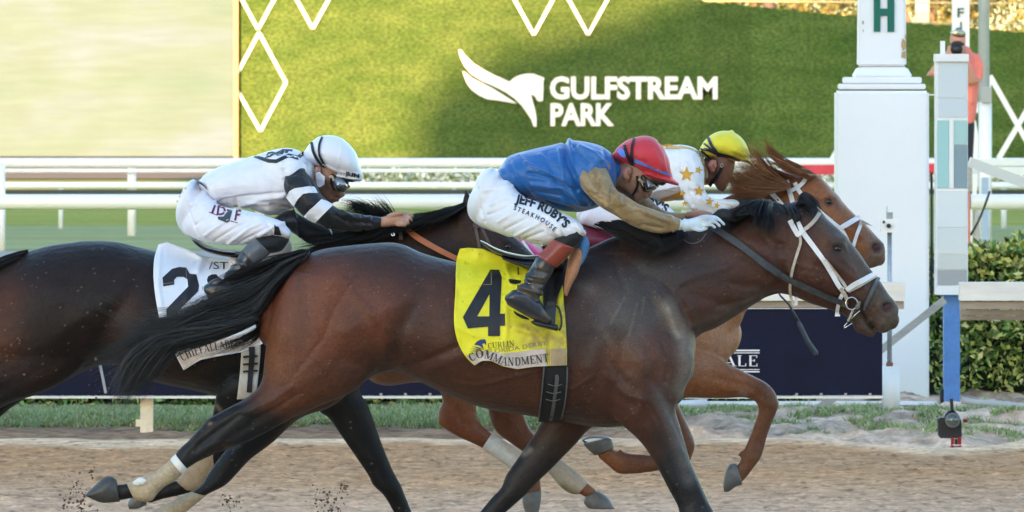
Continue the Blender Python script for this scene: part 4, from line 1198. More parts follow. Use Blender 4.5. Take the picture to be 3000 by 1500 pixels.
h4.L([(2300, 600, 2285, 855, .075), (2345, 586, 2318, 866, .095), (2390, 604, 2350, 878, .104), (2427, 644, 2385, 893, .110), (2466, 679, 2418, 903, .106), (2509, 729, 2448, 914, .094), (2548, 785, 2474, 922, .077), (2578, 822, 2499, 930, .066), (2604, 862, 2532, 945, .062), (2622, 882, 2563, 965, .058), (2634, 902, 2590, 977, .048), (2630, 922, 2608, 966, .034)], k=-.08, n=36)
h4.L([(2380, 820, 2390, 893, .05), (2440, 860, 2440, 909, .048), (2480, 885, 2472, 923, .044), (2508, 905, 2492, 943, .042), (2534, 930, 2509, 970, .038), (2552, 952, 2532, 981, .030), (2562, 968, 2551, 988, .020)], n=20)
# ears
h4.L([(2300, 620, 2345, 655, .022, -.055), (2285, 590, 2325, 635, .022, -.06), (2268, 577, 2295, 600, .014, -.07), (2259, 572, 2268, 580, .006, -.075)], n=14, per=3)
h4.L([(2330, 600, 2395, 640, .03, -.03), (2350, 585, 2398, 622, .035, -.02), (2372, 586, 2394, 604, .02, 0)], n=14, per=3)
P4 = [
 ([(1560, 1090), (1480, 1110), (1400, 1130), (1330, 1120)], 5, .005), ([(1740, 1100), (1680, 1140), (1600, 1130)], 5, .005), ([(1850, 1100), (1870, 1150), (1900, 1200), (1930, 1260)], 5, .005), ([(1905, 1170), (1950, 1250), (1985, 1330)], 5, .004), ([(1800, 760), (1830, 850), (1820, 930)], 8, -.005),
 ([(1940, 1000), (1960, 1060), (1950, 1120)], 6, -.006), ([(1860, 960), (1890, 1010), (1900, 1060)], 7, -.005), ([(1765, 980), (1790, 1060), (1830, 1120)], 10, -.007), ([(1780, 1100), (1830, 1150), (1880, 1170)], 12, .008), ([(1690, 1180), (1740, 1220)], 9, -.005), ([(1925, 860), (1960, 905), (1985, 960)], 5, .006), ([(1905, 880), (1945, 930), (1968, 985)], 5, -.005),
 ([(860, 1130), (800, 1170), (720, 1210)], 7, .006), ([(880, 1150), (820, 1190), (740, 1230)], 5, -.005), ([(700, 1215), (640, 1262), (580, 1305)], 5, -.005), ([(690, 1190), (640, 1220)], 5, .004), ([(985, 900), (940, 1000), (870, 1090)], 8, -.004), ([(1040, 870), (1090, 920), (1130, 960)], 12, .007), ([(960, 780), (900, 840), (870, 920)], 14, -.006), ([(1190, 1060), (1150, 1080), (1120, 1085)], 7, .006),
 ([(2310, 760), (2350, 780), (2400, 790), (2450, 815), (2480, 850)], 4.5, .004), ([(2420, 790), (2430, 830), (2450, 870)], 4, .0035), ([(2500, 790), (2530, 840), (2550, 870)], 4, .0035), ([(2360, 700), (2390, 730), (2410, 770)], 6, -.004), ([(2430, 750), (2470, 760), (2500, 790)], 6, .005), ([(2160, 730), (2220, 770), (2260, 830)], 6, .005), ([(2240, 700), (2270, 740), (2290, 800)], 6, -.006), ([(2100, 900), (2180, 880), (2250, 850)], 6, -.005), ([(2130, 780), (2060, 800), (1990, 830)], 12, .006),
 ([(2500, 960), (2520, 975)], 6, .004), ([(2560, 900), (2590, 930), (2600, 950)], 4, -.004), ([(2430, 735), (2440, 722), (2455, 716), (2472, 722), (2480, 735)], 4, .005), ([(2425, 760), (2450, 765)], 6, .004),
 # hind quarter
 ([(1245, 850), (1205, 900), (1165, 985), (1155, 1040)], 22, -.018), ([(1260, 800), (1225, 860), (1110, 920), (1020, 975)], 26, .012), ([(1160, 1090), (1110, 1060), (1090, 1000)], 24, -.010),
 ([(1155, 1015), (1200, 1075), (1270, 1045), (1360, 1010)], 12, -.008), ([(1190, 1110), (1280, 1075), (1370, 1035)], 16, .010), ([(1130, 1000), (1300, 1000)], 40, .008), ([(1060, 740), (1140, 730)], 40, .010),
 ([(860, 800), (830, 900), (840, 1000)], 34, .010), ([(905, 860), (880, 960), (890, 1060)], 22, -.006), ([(1000, 850), (960, 1000), (880, 1130)], 55, .010),
 ([(1085, 930), (960, 1110), (800, 1200)], 14, -.004), ([(740, 1180), (650, 1235), (560, 1310)], 10, .005), ([(780, 1220), (690, 1270), (630, 1320)], 10, -.006), ([(620, 1235), (570, 1290)], 9, .006),
 ([(640, 1255), (600, 1290), (560, 1330)], 10, -.005), ([(610, 1310), (650, 1300)], 12, .006), ([(770, 930), (790, 1050)], 20, .004), ([(870, 1230), (820, 1200), (720, 1240)], 8, -.003),
 # flank, ribs, girth
 ([(1240, 950), (1300, 900)], 45, -.006), ([(1330, 1110), (1420, 1140), (1560, 1150)], 22, -.004), ([(1700, 900), (1690, 1000), (1680, 1100)], 20, -.006),
 # shoulder and chest
 ([(1760, 720), (1800, 800), (1850, 870), (1960, 1010)], 26, -.006), ([(1720, 760), (1700, 860), (1750, 960), (1880, 1060)], 40, .008), ([(1955, 835), (1990, 880), (2018, 940)], 8, -.007), ([(1900, 820), (1960, 845), (1990, 880)], 14, .006),
 ([(1985, 850), (2030, 920), (2042, 975)], 9, .006), ([(1940, 880), (1990, 940), (2015, 1030), (2010, 1100)], 24, .014), ([(1990, 860), (2008, 900)], 9, -.007), ([(1900, 850), (1930, 960), (1990, 1060)], 16, -.005),
 ([(1830, 980), (1760, 1060), (1740, 1140)], 20, -.006), ([(1800, 920), (1850, 990), (1900, 1040)], 36, .014), ([(1870, 1060), (1900, 1140), (1870, 1210)], 24, .012), ([(1900, 1110), (1960, 1180)], 10, -.006), ([(1780, 1190), (1850, 1240)], 20, -.006),
 ([(1935, 1190), (1980, 1290), (2010, 1360), (2060, 1470)], 8, .006), ([(1915, 1210), (1960, 1310), (2000, 1400)], 7, -.005), ([(1890, 1250), (1930, 1330), (1975, 1420)], 11, .006), ([(1960, 1230), (2000, 1330)], 7, .003),
 ([(2020, 1390), (2010, 1410)], 12, -.003), ([(1990, 1500), (2080, 1500)], 12, .004),
 ([(1540, 1300), (1600, 1300)], 16, .004), ([(1600, 1260), (1560, 1340)], 9, -.004),
 # neck
 ([(1880, 800), (2040, 870), (2160, 900)], 16, -.009), ([(1860, 760), (1980, 790), (2140, 800), (2230, 790)], 30, .007), ([(1960, 720), (2090, 700), (2190, 670)], 30, -.007), ([(2150, 830), (2250, 850), (2285, 830)], 12, -.008), ([(2170, 700), (2240, 740), (2290, 760)], 18, .010), ([(2230, 690), (2290, 720)], 12, -.008),
 ([(2280, 720), (2290, 780), (2300, 840)], 12, -.012), ([(2010, 960), (2100, 935), (2220, 870)], 10, .005), ([(2280, 860), (2240, 868)], 10, -.01),
 # head
 ([(2360, 810)], 44, .010), ([(2330, 760), (2320, 800), (2335, 850), (2380, 875)], 12, .007), ([(2420, 800), (2400, 880)], 14, -.008), ([(2455, 820), (2470, 900)], 14, -.004),
 ([(2400, 750), (2470, 790), (2520, 830)], 9, .008), ([(2400, 785), (2470, 820)], 12, -.008), ([(2425, 700), (2470, 705)], 13, .010), ([(2500, 760), (2545, 820)], 12, -.004),
 ([(2452, 728)], 16, -.011), ([(2436, 716), (2455, 710), (2472, 722)], 4.5, .006), ([(2438, 740), (2455, 745), (2470, 738)], 4, .004), ([(2425, 740), (2440, 752)], 7, .003), ([(2380, 670), (2405, 690)], 16, -.006),
 ([(2598, 900)], 17, -.030), ([(2585, 912), (2580, 900), (2588, 886), (2602, 882), (2616, 886)], 5, .006), ([(2590, 918), (2606, 922), (2618, 912)], 5, .004),
 ([(2570, 880), (2560, 910), (2580, 935)], 9, -.005), ([(2515, 905), (2535, 935), (2560, 962)], 4.5, -.013), ([(2490, 890), (2512, 905)], 7, -.008), ([(2585, 950), (2570, 970)], 12, .005), ([(2535, 960), (2545, 975)], 10, .005), ([(2550, 925), (2575, 945)], 14, .004),
 ([(2300, 600), (2320, 640)], 9, -.008), ([(2275, 585), (2300, 615)], 5, -.006),
]
bay = (.064, .025, .016); red = (.175, .052, .025); dk = (.030, .019, .016); blk = (.011, .011, .013); dust = (.17, .14, .115)
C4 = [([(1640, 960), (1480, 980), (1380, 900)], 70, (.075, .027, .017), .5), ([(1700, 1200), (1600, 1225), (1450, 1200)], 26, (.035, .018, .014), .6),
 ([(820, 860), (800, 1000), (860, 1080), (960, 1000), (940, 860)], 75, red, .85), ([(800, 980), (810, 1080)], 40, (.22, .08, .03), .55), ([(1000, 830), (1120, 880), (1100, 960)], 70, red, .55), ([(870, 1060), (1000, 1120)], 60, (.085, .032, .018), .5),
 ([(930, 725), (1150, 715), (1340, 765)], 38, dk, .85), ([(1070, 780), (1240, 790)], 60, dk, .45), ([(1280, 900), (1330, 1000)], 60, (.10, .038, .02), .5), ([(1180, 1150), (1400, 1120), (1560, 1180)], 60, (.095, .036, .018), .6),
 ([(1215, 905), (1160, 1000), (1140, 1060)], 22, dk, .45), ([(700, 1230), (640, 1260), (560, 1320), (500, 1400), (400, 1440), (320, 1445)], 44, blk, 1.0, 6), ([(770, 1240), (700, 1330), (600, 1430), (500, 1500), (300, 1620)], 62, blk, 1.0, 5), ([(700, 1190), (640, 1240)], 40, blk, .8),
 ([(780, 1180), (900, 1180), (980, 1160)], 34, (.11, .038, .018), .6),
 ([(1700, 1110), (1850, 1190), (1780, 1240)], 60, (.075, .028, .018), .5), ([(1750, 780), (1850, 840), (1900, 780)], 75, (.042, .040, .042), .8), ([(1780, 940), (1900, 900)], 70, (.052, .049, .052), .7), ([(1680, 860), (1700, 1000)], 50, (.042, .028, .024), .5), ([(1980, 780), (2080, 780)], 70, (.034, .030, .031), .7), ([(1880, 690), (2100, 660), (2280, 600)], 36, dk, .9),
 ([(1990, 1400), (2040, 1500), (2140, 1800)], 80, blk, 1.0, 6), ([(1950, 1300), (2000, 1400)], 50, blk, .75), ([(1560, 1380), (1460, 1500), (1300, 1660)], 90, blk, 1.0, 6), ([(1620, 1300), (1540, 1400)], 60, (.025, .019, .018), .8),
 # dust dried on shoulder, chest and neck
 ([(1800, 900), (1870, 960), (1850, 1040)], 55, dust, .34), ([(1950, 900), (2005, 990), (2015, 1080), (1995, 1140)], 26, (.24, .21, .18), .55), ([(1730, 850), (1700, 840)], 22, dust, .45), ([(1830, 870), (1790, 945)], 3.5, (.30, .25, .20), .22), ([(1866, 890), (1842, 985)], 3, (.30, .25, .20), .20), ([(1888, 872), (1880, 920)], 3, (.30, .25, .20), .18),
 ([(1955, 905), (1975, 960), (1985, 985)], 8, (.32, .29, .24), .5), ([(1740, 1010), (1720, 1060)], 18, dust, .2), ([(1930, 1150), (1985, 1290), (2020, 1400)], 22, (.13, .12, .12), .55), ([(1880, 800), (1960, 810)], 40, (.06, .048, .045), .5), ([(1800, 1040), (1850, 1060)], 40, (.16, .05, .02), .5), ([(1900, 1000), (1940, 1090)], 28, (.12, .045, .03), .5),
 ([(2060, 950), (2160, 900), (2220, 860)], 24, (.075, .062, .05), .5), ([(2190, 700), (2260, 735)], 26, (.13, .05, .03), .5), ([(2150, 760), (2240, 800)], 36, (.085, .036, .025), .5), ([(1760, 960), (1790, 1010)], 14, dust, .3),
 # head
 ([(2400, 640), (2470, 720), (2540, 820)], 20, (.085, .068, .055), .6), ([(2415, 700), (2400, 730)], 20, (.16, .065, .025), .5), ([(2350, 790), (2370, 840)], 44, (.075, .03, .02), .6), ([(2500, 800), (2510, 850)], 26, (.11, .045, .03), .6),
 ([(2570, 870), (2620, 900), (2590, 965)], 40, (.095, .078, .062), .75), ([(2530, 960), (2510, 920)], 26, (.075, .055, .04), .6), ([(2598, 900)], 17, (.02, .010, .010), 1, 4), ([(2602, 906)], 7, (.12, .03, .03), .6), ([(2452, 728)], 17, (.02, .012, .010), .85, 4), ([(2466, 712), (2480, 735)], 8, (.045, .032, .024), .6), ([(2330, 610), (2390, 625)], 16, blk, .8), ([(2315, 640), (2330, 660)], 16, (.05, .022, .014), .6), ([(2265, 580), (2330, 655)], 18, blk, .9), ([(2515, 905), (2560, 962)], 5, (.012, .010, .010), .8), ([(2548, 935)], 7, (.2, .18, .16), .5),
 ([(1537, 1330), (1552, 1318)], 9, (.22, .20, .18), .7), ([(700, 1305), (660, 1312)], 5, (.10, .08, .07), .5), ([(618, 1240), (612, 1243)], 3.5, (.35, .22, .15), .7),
]
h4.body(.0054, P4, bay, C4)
h4.ball('eye', 2453, 729, 11.5, 9.5, .012, MH['eye'], .004, -.3)
h4.ball('nostril_hole', 2599, 901, 12, 13, .006, MH['inside'], .002)
# hooves
hoof(h4, 'hoof', m=MH['hoofd'], st=[(340, 1404, 350, 1470, .040, n_), (325, 1396, 318, 1473, .050, n_), (306, 1398, 300, 1473, .052, n_), (280, 1420, 280, 1467, .046, n_), (250, 1448, 256, 1455, .035, n_)], cap=.1)
hoof(h4, 'hoof', m=MH['hoofd'], st=[(318, 1595, 345, 1640, .04, f_), (295, 1605, 325, 1660, .05, f_), (262, 1655, 290, 1680, .045, f_)], cap=.1)
hoof(h4, 'hoof', m=MH['hoofd'], st=[(2130, 1802, 2196, 1775, .04, n_), (2150, 1828, 2232, 1800, .055, n_), (2160, 1840, 2250, 1825, .057, n_)], cap=.05)
hoof(h4, 'hoof', m=MH['hoofd'], st=[(1262, 1668, 1305, 1705, .04, f_), (1228, 1690, 1280, 1735, .05, f_), (1205, 1715, 1255, 1760, .05, f_)], cap=.05)
# leg wraps on the hind legs
wr1 = h4.part('leg_wrap', [(513, 1331, 549, 1374, .044, n_), (495, 1350, 531, 1392, .042, n_), (470, 1370, 510, 1410, .040, n_), (448, 1384, 483, 1426, .040, n_), (430, 1390, 462, 1445, .041, n_), (412, 1398, 446, 1466, .043, n_), (390, 1408, 424, 1470, .042, n_), (371, 1414, 396, 1466, .037, n_)], MH['wrap'], cap=.02, per=4)
v, f = loft([(514, 1330, 550, 1375, .0448, n_), (506, 1338, 542, 1383, .0448, n_), (499, 1346, 535, 1390, .0445, n_)], h4.Y, cap=.02); mk('wrap_tape', v, f, MH['tape'], wr1)
h4.part('leg_wrap', [(560, 1440, 604, 1452, .043, f_), (500, 1470, 545, 1500, .041, f_), (440, 1502, 490, 1545, .041, f_), (385, 1542, 432, 1590, .043, f_)], MH['wrap'], cap=.02)
v, f = loft([(408, 1399, 430, 1412, .012, n_ - .04), (398, 1404, 420, 1420, .012, n_ - .043), (390, 1413, 408, 1424, .010, n_ - .04)], h4.Y, cap=.5); mk('wrap_patch', v, f, MH['tape'], wr1)
# tail
T4 = h4.root
tg = [
 [(905, 738, 0), (840, 760, -.02), (790, 800, -.04), (700, 840, -.06), (600, 880, -.07), (520, 925, -.08), (450, 950, -.08), (380, 985, -.09)],
 [(885, 755, 0), (820, 790, -.02), (780, 850, -.03), (700, 900, -.05), (600, 940, -.07), (500, 965, -.08), (400, 990, -.08), (300, 1010, -.09)],
 [(870, 775, 0), (800, 830, -.02), (768, 880, -.03), (690, 930, -.05), (580, 968, -.07), (480, 990, -.08), (400, 1000, -.08), (330, 1030, -.09)],
 [(860, 785, 0), (800, 840, -.02), (765, 905, -.03), (690, 950, -.05), (580, 978, -.06), (480, 1010, -.08), (420, 1050, -.08), (340, 1110, -.09)],
 [(850, 800, 0), (790, 860, -.02), (755, 925, -.03), (680, 962, -.05), (570, 985, -.06), (480, 1020, -.08), (430, 1090, -.08), (360, 1180, -.09)],
]
v, f = loft([(900, 736, 882, 785, .035), (858, 758, 832, 815, .045), (808, 785, 788, 860, .05), (742, 818, 762, 900, .045), (670, 855, 700, 930, .03), (600, 895, 620, 955, .018), (540, 930, 550, 965, .008)], h4.Y, n=24)
mk('tail', v + (0, -.02, 0), f, MH['grey_hair'], h4.root)
lift = lambda gs: [[(x, y - 22 * math.exp(-((x - 640) / 130) ** 2) * (y > 930), d) for x, y, d in g] for g in gs]
hair('tail_hair', lift(tg), 3000, .0011, MH['grey_hair'], h4.root, h4.Y - .02, spread=11, dspread=.045, seed=3, curl=7, lens=(.6, 1.0), seg=16)
hair('tail_hair', lift([[(820, 770, 0), (740, 800, -.04), (650, 820, -.05), (590, 860, -.06)], [(880, 735, 0), (800, 765, -.03), (720, 795, -.04), (640, 850, -.05)], [(905, 735, 0), (840, 755, -.03), (790, 775, -.04), (700, 835, -.05)]]), 900, .0013, MH['black_hair'], h4.root, h4.Y - .03, spread=7, seed=4, curl=5)
hair('tail_hair', lift([[(760, 930, -.03), (680, 980, -.05), (560, 985, -.06), (470, 1000, -.07), (400, 965, -.08), (310, 925, -.09)], [(740, 950, -.03), (650, 985, -.05), (520, 995, -.06), (420, 990, -.07), (350, 950, -.08)], [(740, 950, -.03), (650, 985, -.05), (540, 1000, -.06), (420, 1010, -.07), (330, 1040, -.08), (255, 1075, -.09)],
    [(740, 950, -.03), (640, 990, -.05), (520, 1005, -.06), (430, 1030, -.07), (360, 1080, -.08), (300, 1130, -.09)], [(740, 950, -.03), (640, 1000, -.05), (520, 1020, -.06), (450, 1070, -.07), (400, 1130, -.08), (345, 1195, -.09)]]), 1500, .0009, MH['grey_hair'], h4.root, h4.Y - .03, spread=15, dspread=.06, seed=5, curl=14, lens=(.75, 1.0), seg=18)
hair('tail_hair', lift([[(800, 900, -.02), (770, 960, -.03), (700, 1010, -.05), (620, 1040, -.06), (540, 1050, -.07)], [(790, 930, -.02), (750, 1000, -.03), (700, 1040, -.05), (640, 1070, -.06)]]), 160, .0010, MH['black_hair'], h4.root, h4.Y - .02, spread=10, seed=6, curl=8)
hair('tail_hair', lift([[(500, 985, -.07), (430, 1035, -.08), (390, 1105, -.08), (345, 1190, -.09)], [(450, 990, -.07), (390, 1040, -.08), (362, 1110, -.08), (338, 1195, -.09)], [(540, 995, -.07), (480, 1055, -.08), (430, 1115, -.08), (360, 1190, -.09)]]), 1400, .0010, MH['grey_hair'], h4.root, h4.Y - .03, spread=12, dspread=.05, seed=8, curl=7, lens=(.6, 1))
hair('tail_hair', lift([[(640, 880, -.06), (560, 925, -.07), (480, 945, -.08), (400, 945, -.08)], [(600, 920, -.06), (520, 955, -.07), (430, 965, -.08), (330, 950, -.08)]]), 260, .0008, MH['grey_hair'], h4.root, h4.Y - .04, spread=14, dspread=.04, seed=9, curl=12, lens=(.7, 1))
# mane: lies over the neck, braid-like knots near the rider's hand
mg = [[(1745, 655, -.09), (1790, 672, -.13), (1840, 705, -.15), (1800, 728, -.16)], [(1800, 650, -.09), (1870, 690, -.13), (1930, 712, -.15), (1880, 735, -.15)], [(1900, 672, -.07), (1950, 700, -.11), (1960, 722, -.13), (1900, 738, -.14)], [(1990, 668, -.06), (2010, 690, -.10), (1990, 705, -.12), (1940, 715, -.13)]]
hair('mane', mg, 900, .0016, MH['black_hair'], h4.root, h4.Y - .02, spread=10, seed=11, curl=9)
hair('mane', [[(2200, 594, 0), (2180, 610, -.05), (2150, 625, -.08), (2120, 622, -.09)], [(2240, 585, 0), (2235, 620, -.06), (2240, 650, -.09), (2225, 680, -.10)], [(2262, 592, 0), (2258, 620, -.06), (2262, 650, -.09), (2255, 685, -.10)]], 600, .0014, MH['black_hair'], h4.root, h4.Y - .02, spread=8, seed=12, curl=7)
hair('mane', [[(2130, 640, 0), (2160, 615, -.03), (2200, 600, -.05), (2250, 600, -.06)], [(2150, 640, 0), (2180, 625, -.05), (2220, 625, -.07), (2260, 640, -.08)]], 350, .0013, MH['black_hair'], h4.root, h4.Y - .02, spread=8, seed=13, curl=8)
hair('forelock', [[(2340, 590, 0), (2365, 580, -.02), (2392, 590, -.04), (2400, 615, -.05)], [(2330, 600, 0), (2360, 600, -.05), (2385, 612, -.07), (2395, 630, -.08)], [(2345, 580, 0), (2350, 565, -.01), (2370, 575, -.03), (2395, 600, -.04)]], 420, .0013, MH['black_hair'], h4.root, h4.Y, spread=5, seed=14, curl=5)
v, f = loft([(2090, 625, 2100, 655, .02, -.09), (2108, 612, 2122, 652, .028, -.10), (2130, 612, 2142, 650, .028, -.10), (2150, 622, 2156, 650, .02, -.09)], h4.Y); mk('mane_knot', v, f, mat('mane_knot', (.012, .012, .013), .7, bump=(60, .004)), h4.root)

hair('mane', [[(2300, 595, -.05), (2312, 612, -.09), (2322, 632, -.10), (2318, 655, -.10)], [(2325, 600, -.06), (2335, 618, -.10), (2340, 636, -.11), (2330, 650, -.11)]], 160, .0012, MH['black_hair'], h4.root, h4.Y - .02, spread=4, seed=15, curl=3)
# ------------------------------------------------------------------ the very dark horse at the left, number 2
h2 = Horse(31.3, 'race_horse', 'very dark brown racehorse at the left with white number 2 cloth and orange brown reins', coat('dark_brown_coat', .52, .02, .2))
h2.L([(-112, 870, -118, 1010, .10), (-50, 800, -80, 1120, .2), (0, 772, 0, 1165, .25), (62, 745, 90, 1155, .265), (150, 718, 180, 1120, .27), (248, 708, 275, 1076, .275), (342, 711, 350, 1072, .27), (453, 735, 430, 1113, .28), (560, 765, 560, 1142, .29), (680, 765, 680, 1168, .29),
      (790, 748, 800, 1178, .27), (890, 738, 900, 1165, .24), (980, 760, 975, 1125, .20), (1045, 820, 1040, 1080, .13), (1078, 870, 1070, 1010, .08)], k=.10, n=36)
h2.L([(-160, 990, 280, 1030, .12, n_), (-165, 1080, 215, 1100, .12, n_), (-190, 1160, 130, 1148, .10, n_), (-240, 1215, 30, 1182, .08, n_), (-310, 1270, -60, 1228, .062, n_), (-370, 1320, -190, 1290, .05, n_), (-420, 1360, -330, 1390, .036, n_), (-480, 1410, -420, 1450, .03, n_), (-560, 1450, -520, 1500, .03, n_)], n=24)
h2.L([(-160, 1000, 200, 1040, .12, f_), (-150, 1100, 150, 1120, .11, f_), (-170, 1200, 40, 1190, .08, f_), (-220, 1290, -60, 1280, .055, f_), (-270, 1370, -160, 1380, .042, f_), (-350, 1440, -280, 1470, .03, f_), (-440, 1500, -390, 1540, .03, f_)], n=20)
h2.L([(705, 1092, 850, 1100, .05, n_ - .06), (664, 1108, 830, 1130, .075, n_ - .07), (640, 1145, 790, 1165, .075, n_ - .06), (628, 1185, 745, 1200, .06, n_ - .03), (622, 1213, 715, 1232, .05, n_), (608, 1262, 690, 1282, .045, n_), (590, 1305, 665, 1330, .040, n_), (566, 1345, 630, 1372, .032, n_), (545, 1378, 608, 1400, .031, n_), (522, 1404, 582, 1432, .033, n_), (500, 1412, 535, 1450, .026, n_), (470, 1425, 480, 1462, .024, n_), (430, 1435, 440, 1475, .024, n_)], n=22)
h2.L([(850, 1040, 1060, 1080, .09, f_), (925, 1192, 1056, 1147, .075, f_), (962, 1224, 1077, 1182, .065, f_), (1000, 1278, 1096, 1234, .057, f_), (1040, 1336, 1118, 1296, .05, f_), (1078, 1392, 1150, 1374, .046, f_), (1093, 1422, 1175, 1421, .047, f_), (1124, 1452, 1186, 1448, .038, f_), (1152, 1500, 1206, 1498, .030, f_), (1185, 1570, 1232, 1568, .028, f_), (1210, 1630, 1266, 1625, .031, f_), (1245, 1670, 1290, 1655, .026, f_)], n=22)
h2.L([(870, 745, 1060, 1020, .18), (960, 700, 1090, 950, .15), (1060, 662, 1130, 895, .125), (1150, 642, 1190, 860, .105), (1240, 629, 1260, 840, .095), (1320, 613, 1320, 832, .088), (1372, 598, 1360, 830, .085)], k=.30, n=30)
h2.L([(1375, 598, 1370, 832, .085), (1432, 634, 1410, 848, .104), (1485, 676, 1450, 862, .11), (1535, 718, 1490, 876, .10), (1585, 775, 1530, 890, .08), (1630, 835, 1575, 920, .062), (1655, 880, 1612, 950, .045)], k=-.08, n=30)
h2.L([(1350, 606, 1392, 612, .03, -.05), (1358, 575, 1382, 582, .018, -.055), (1361, 550, 1366, 553, .004, -.055)], n=12, per=3)
P2 = [([(120, 800), (60, 900), (40, 1000)], 50, .012), ([(390, 830), (350, 900), (300, 980), (290, 1050)], 24, -.016), ([(400, 780), (360, 860), (240, 930), (150, 1000)], 28, .012), ([(330, 1060), (290, 1020), (270, 980)], 22, -.008), ([(420, 950), (440, 1050)], 40, .006),
      ([(250, 715), (342, 720)], 36, .008), ([(150, 860), (100, 1000)], 50, .010), ([(200, 1040), (60, 1120), (-60, 1180)], 16, -.005), ([(20, 840), (0, 960)], 22, -.006), ([(660, 1110), (720, 1105)], 14, .010), ([(640, 1130), (640, 1180)], 10, .005), ([(1060, 1180), (1120, 1330), (1160, 1420)], 9, .006), ([(1020, 1230), (1090, 1360)], 9, -.004),
      ([(1110, 1420), (1170, 1410)], 12, .004), ([(1480, 740)], 30, .003), ([(1485, 722)], 13, -.010), ([(1470, 709), (1485, 705), (1500, 714)], 4.5, .006), ([(1440, 690), (1450, 720)], 12, -.006), ([(1300, 680), (1360, 720)], 20, -.006), ([(1270, 640), (1350, 650)], 16, .006), ([(1380, 640), (1400, 760)], 14, -.006), ([(1420, 680), (1440, 700)], 14, .006), ([(1150, 670), (1250, 690)], 20, .006)]
bas2 = (.019, .012, .010)
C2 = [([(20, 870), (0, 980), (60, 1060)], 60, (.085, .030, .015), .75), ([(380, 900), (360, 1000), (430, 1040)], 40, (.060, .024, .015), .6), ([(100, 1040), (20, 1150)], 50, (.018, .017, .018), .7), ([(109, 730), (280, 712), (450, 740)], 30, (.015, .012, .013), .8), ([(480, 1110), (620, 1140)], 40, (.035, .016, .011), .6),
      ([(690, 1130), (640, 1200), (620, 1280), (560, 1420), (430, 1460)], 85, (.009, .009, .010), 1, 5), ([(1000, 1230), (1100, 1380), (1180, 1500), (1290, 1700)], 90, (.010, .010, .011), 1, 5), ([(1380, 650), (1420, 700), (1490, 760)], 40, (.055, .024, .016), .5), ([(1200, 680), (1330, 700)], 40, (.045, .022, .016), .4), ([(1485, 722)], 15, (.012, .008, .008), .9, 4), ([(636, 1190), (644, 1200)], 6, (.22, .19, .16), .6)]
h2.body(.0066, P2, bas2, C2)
h2.ball('eye', 1486, 723, 10, 8, .011, MH['eye'], .004, -.3)
h2.part('leg_wrap', [(588, 1312, 640, 1338, .041, n_), (566, 1345, 628, 1372, .040, n_), (545, 1378, 606, 1402, .040, n_), (526, 1402, 580, 1434, .040, n_), (516, 1408, 552, 1440, .036, n_)], mat('tan_brown_wrap', (.34, .25, .16), .8, noise=[(20, .25), (80, .15)], bump=(60, .003)), cap=.02)
hoof(h2, 'hoof', [(415, 1432, 430, 1478, .036, n_), (395, 1440, 405, 1490, .048, n_), (375, 1470, 380, 1492, .04, n_)], cap=.1)
hoof(h2, 'hoof', [(1250, 1672, 1292, 1655, .036, f_), (1262, 1692, 1318, 1678, .052, f_), (1270, 1706, 1335, 1700, .054, f_)], cap=.05)
hoof(h2, 'hoof', [(-565, 1450, -530, 1500, .036, n_), (-590, 1460, -560, 1515, .048, n_), (-620, 1500, -600, 1520, .04, n_)], cap=.1)
hoof(h2, 'hoof', [(-440, 1502, -400, 1542, .036, f_), (-465, 1515, -430, 1560, .048, f_), (-490, 1550, -470, 1570, .04, f_)], cap=.1)
hair('tail_hair', [[(80, 735, 0), (20, 752, -.02), (-60, 800, -.03), (-180, 860, -.04), (-330, 950, -.05)], [(60, 755, 0), (0, 780, -.02), (-60, 840, -.03), (-160, 920, -.04), (-300, 1020, -.05)], [(40, 770, 0), (-10, 800, -.02), (-60, 870, -.03), (-150, 980, -.04), (-260, 1100, -.05)]], 1100, .0017, MH['black_hair'], h2.root, h2.Y - .02, spread=8, seed=21, curl=5)
hair('mane', [[(1090, 650, 0), (1050, 635, -.03), (1010, 620, -.05), (985, 622, -.06)], [(1110, 645, 0), (1070, 620, -.03), (1030, 605, -.05), (1000, 612, -.06)], [(1130, 645, 0), (1100, 615, -.03), (1060, 600, -.05), (1030, 598, -.06)], [(1180, 640, 0), (1160, 610, -.02), (1150, 588, -.03), (1175, 600, -.04)]], 420, .0014, MH['black_hair'], h2.root, h2.Y - .03, spread=9, seed=22, curl=7)
hair('mane', [[(1370, 598, 0), (1330, 622, -.08), (1280, 640, -.11), (1230, 640, -.11)], [(1340, 605, 0), (1290, 628, -.08), (1250, 650, -.11), (1210, 650, -.12)], [(1300, 615, 0), (1260, 640, -.08), (1215, 650, -.12), (1180, 660, -.13)], [(1240, 628, 0), (1200, 650, -.09), (1160, 672, -.13), (1100, 690, -.15)], [(1120, 645, 0), (1060, 680, -.11), (1000, 705, -.15), (920, 722, -.17)], [(1060, 660, 0), (980, 700, -.13), (900, 715, -.17), (840, 735, -.19)]], 1100, .0016, MH['black_hair'], h2.root, h2.Y - .03, spread=8, seed=23, curl=6)

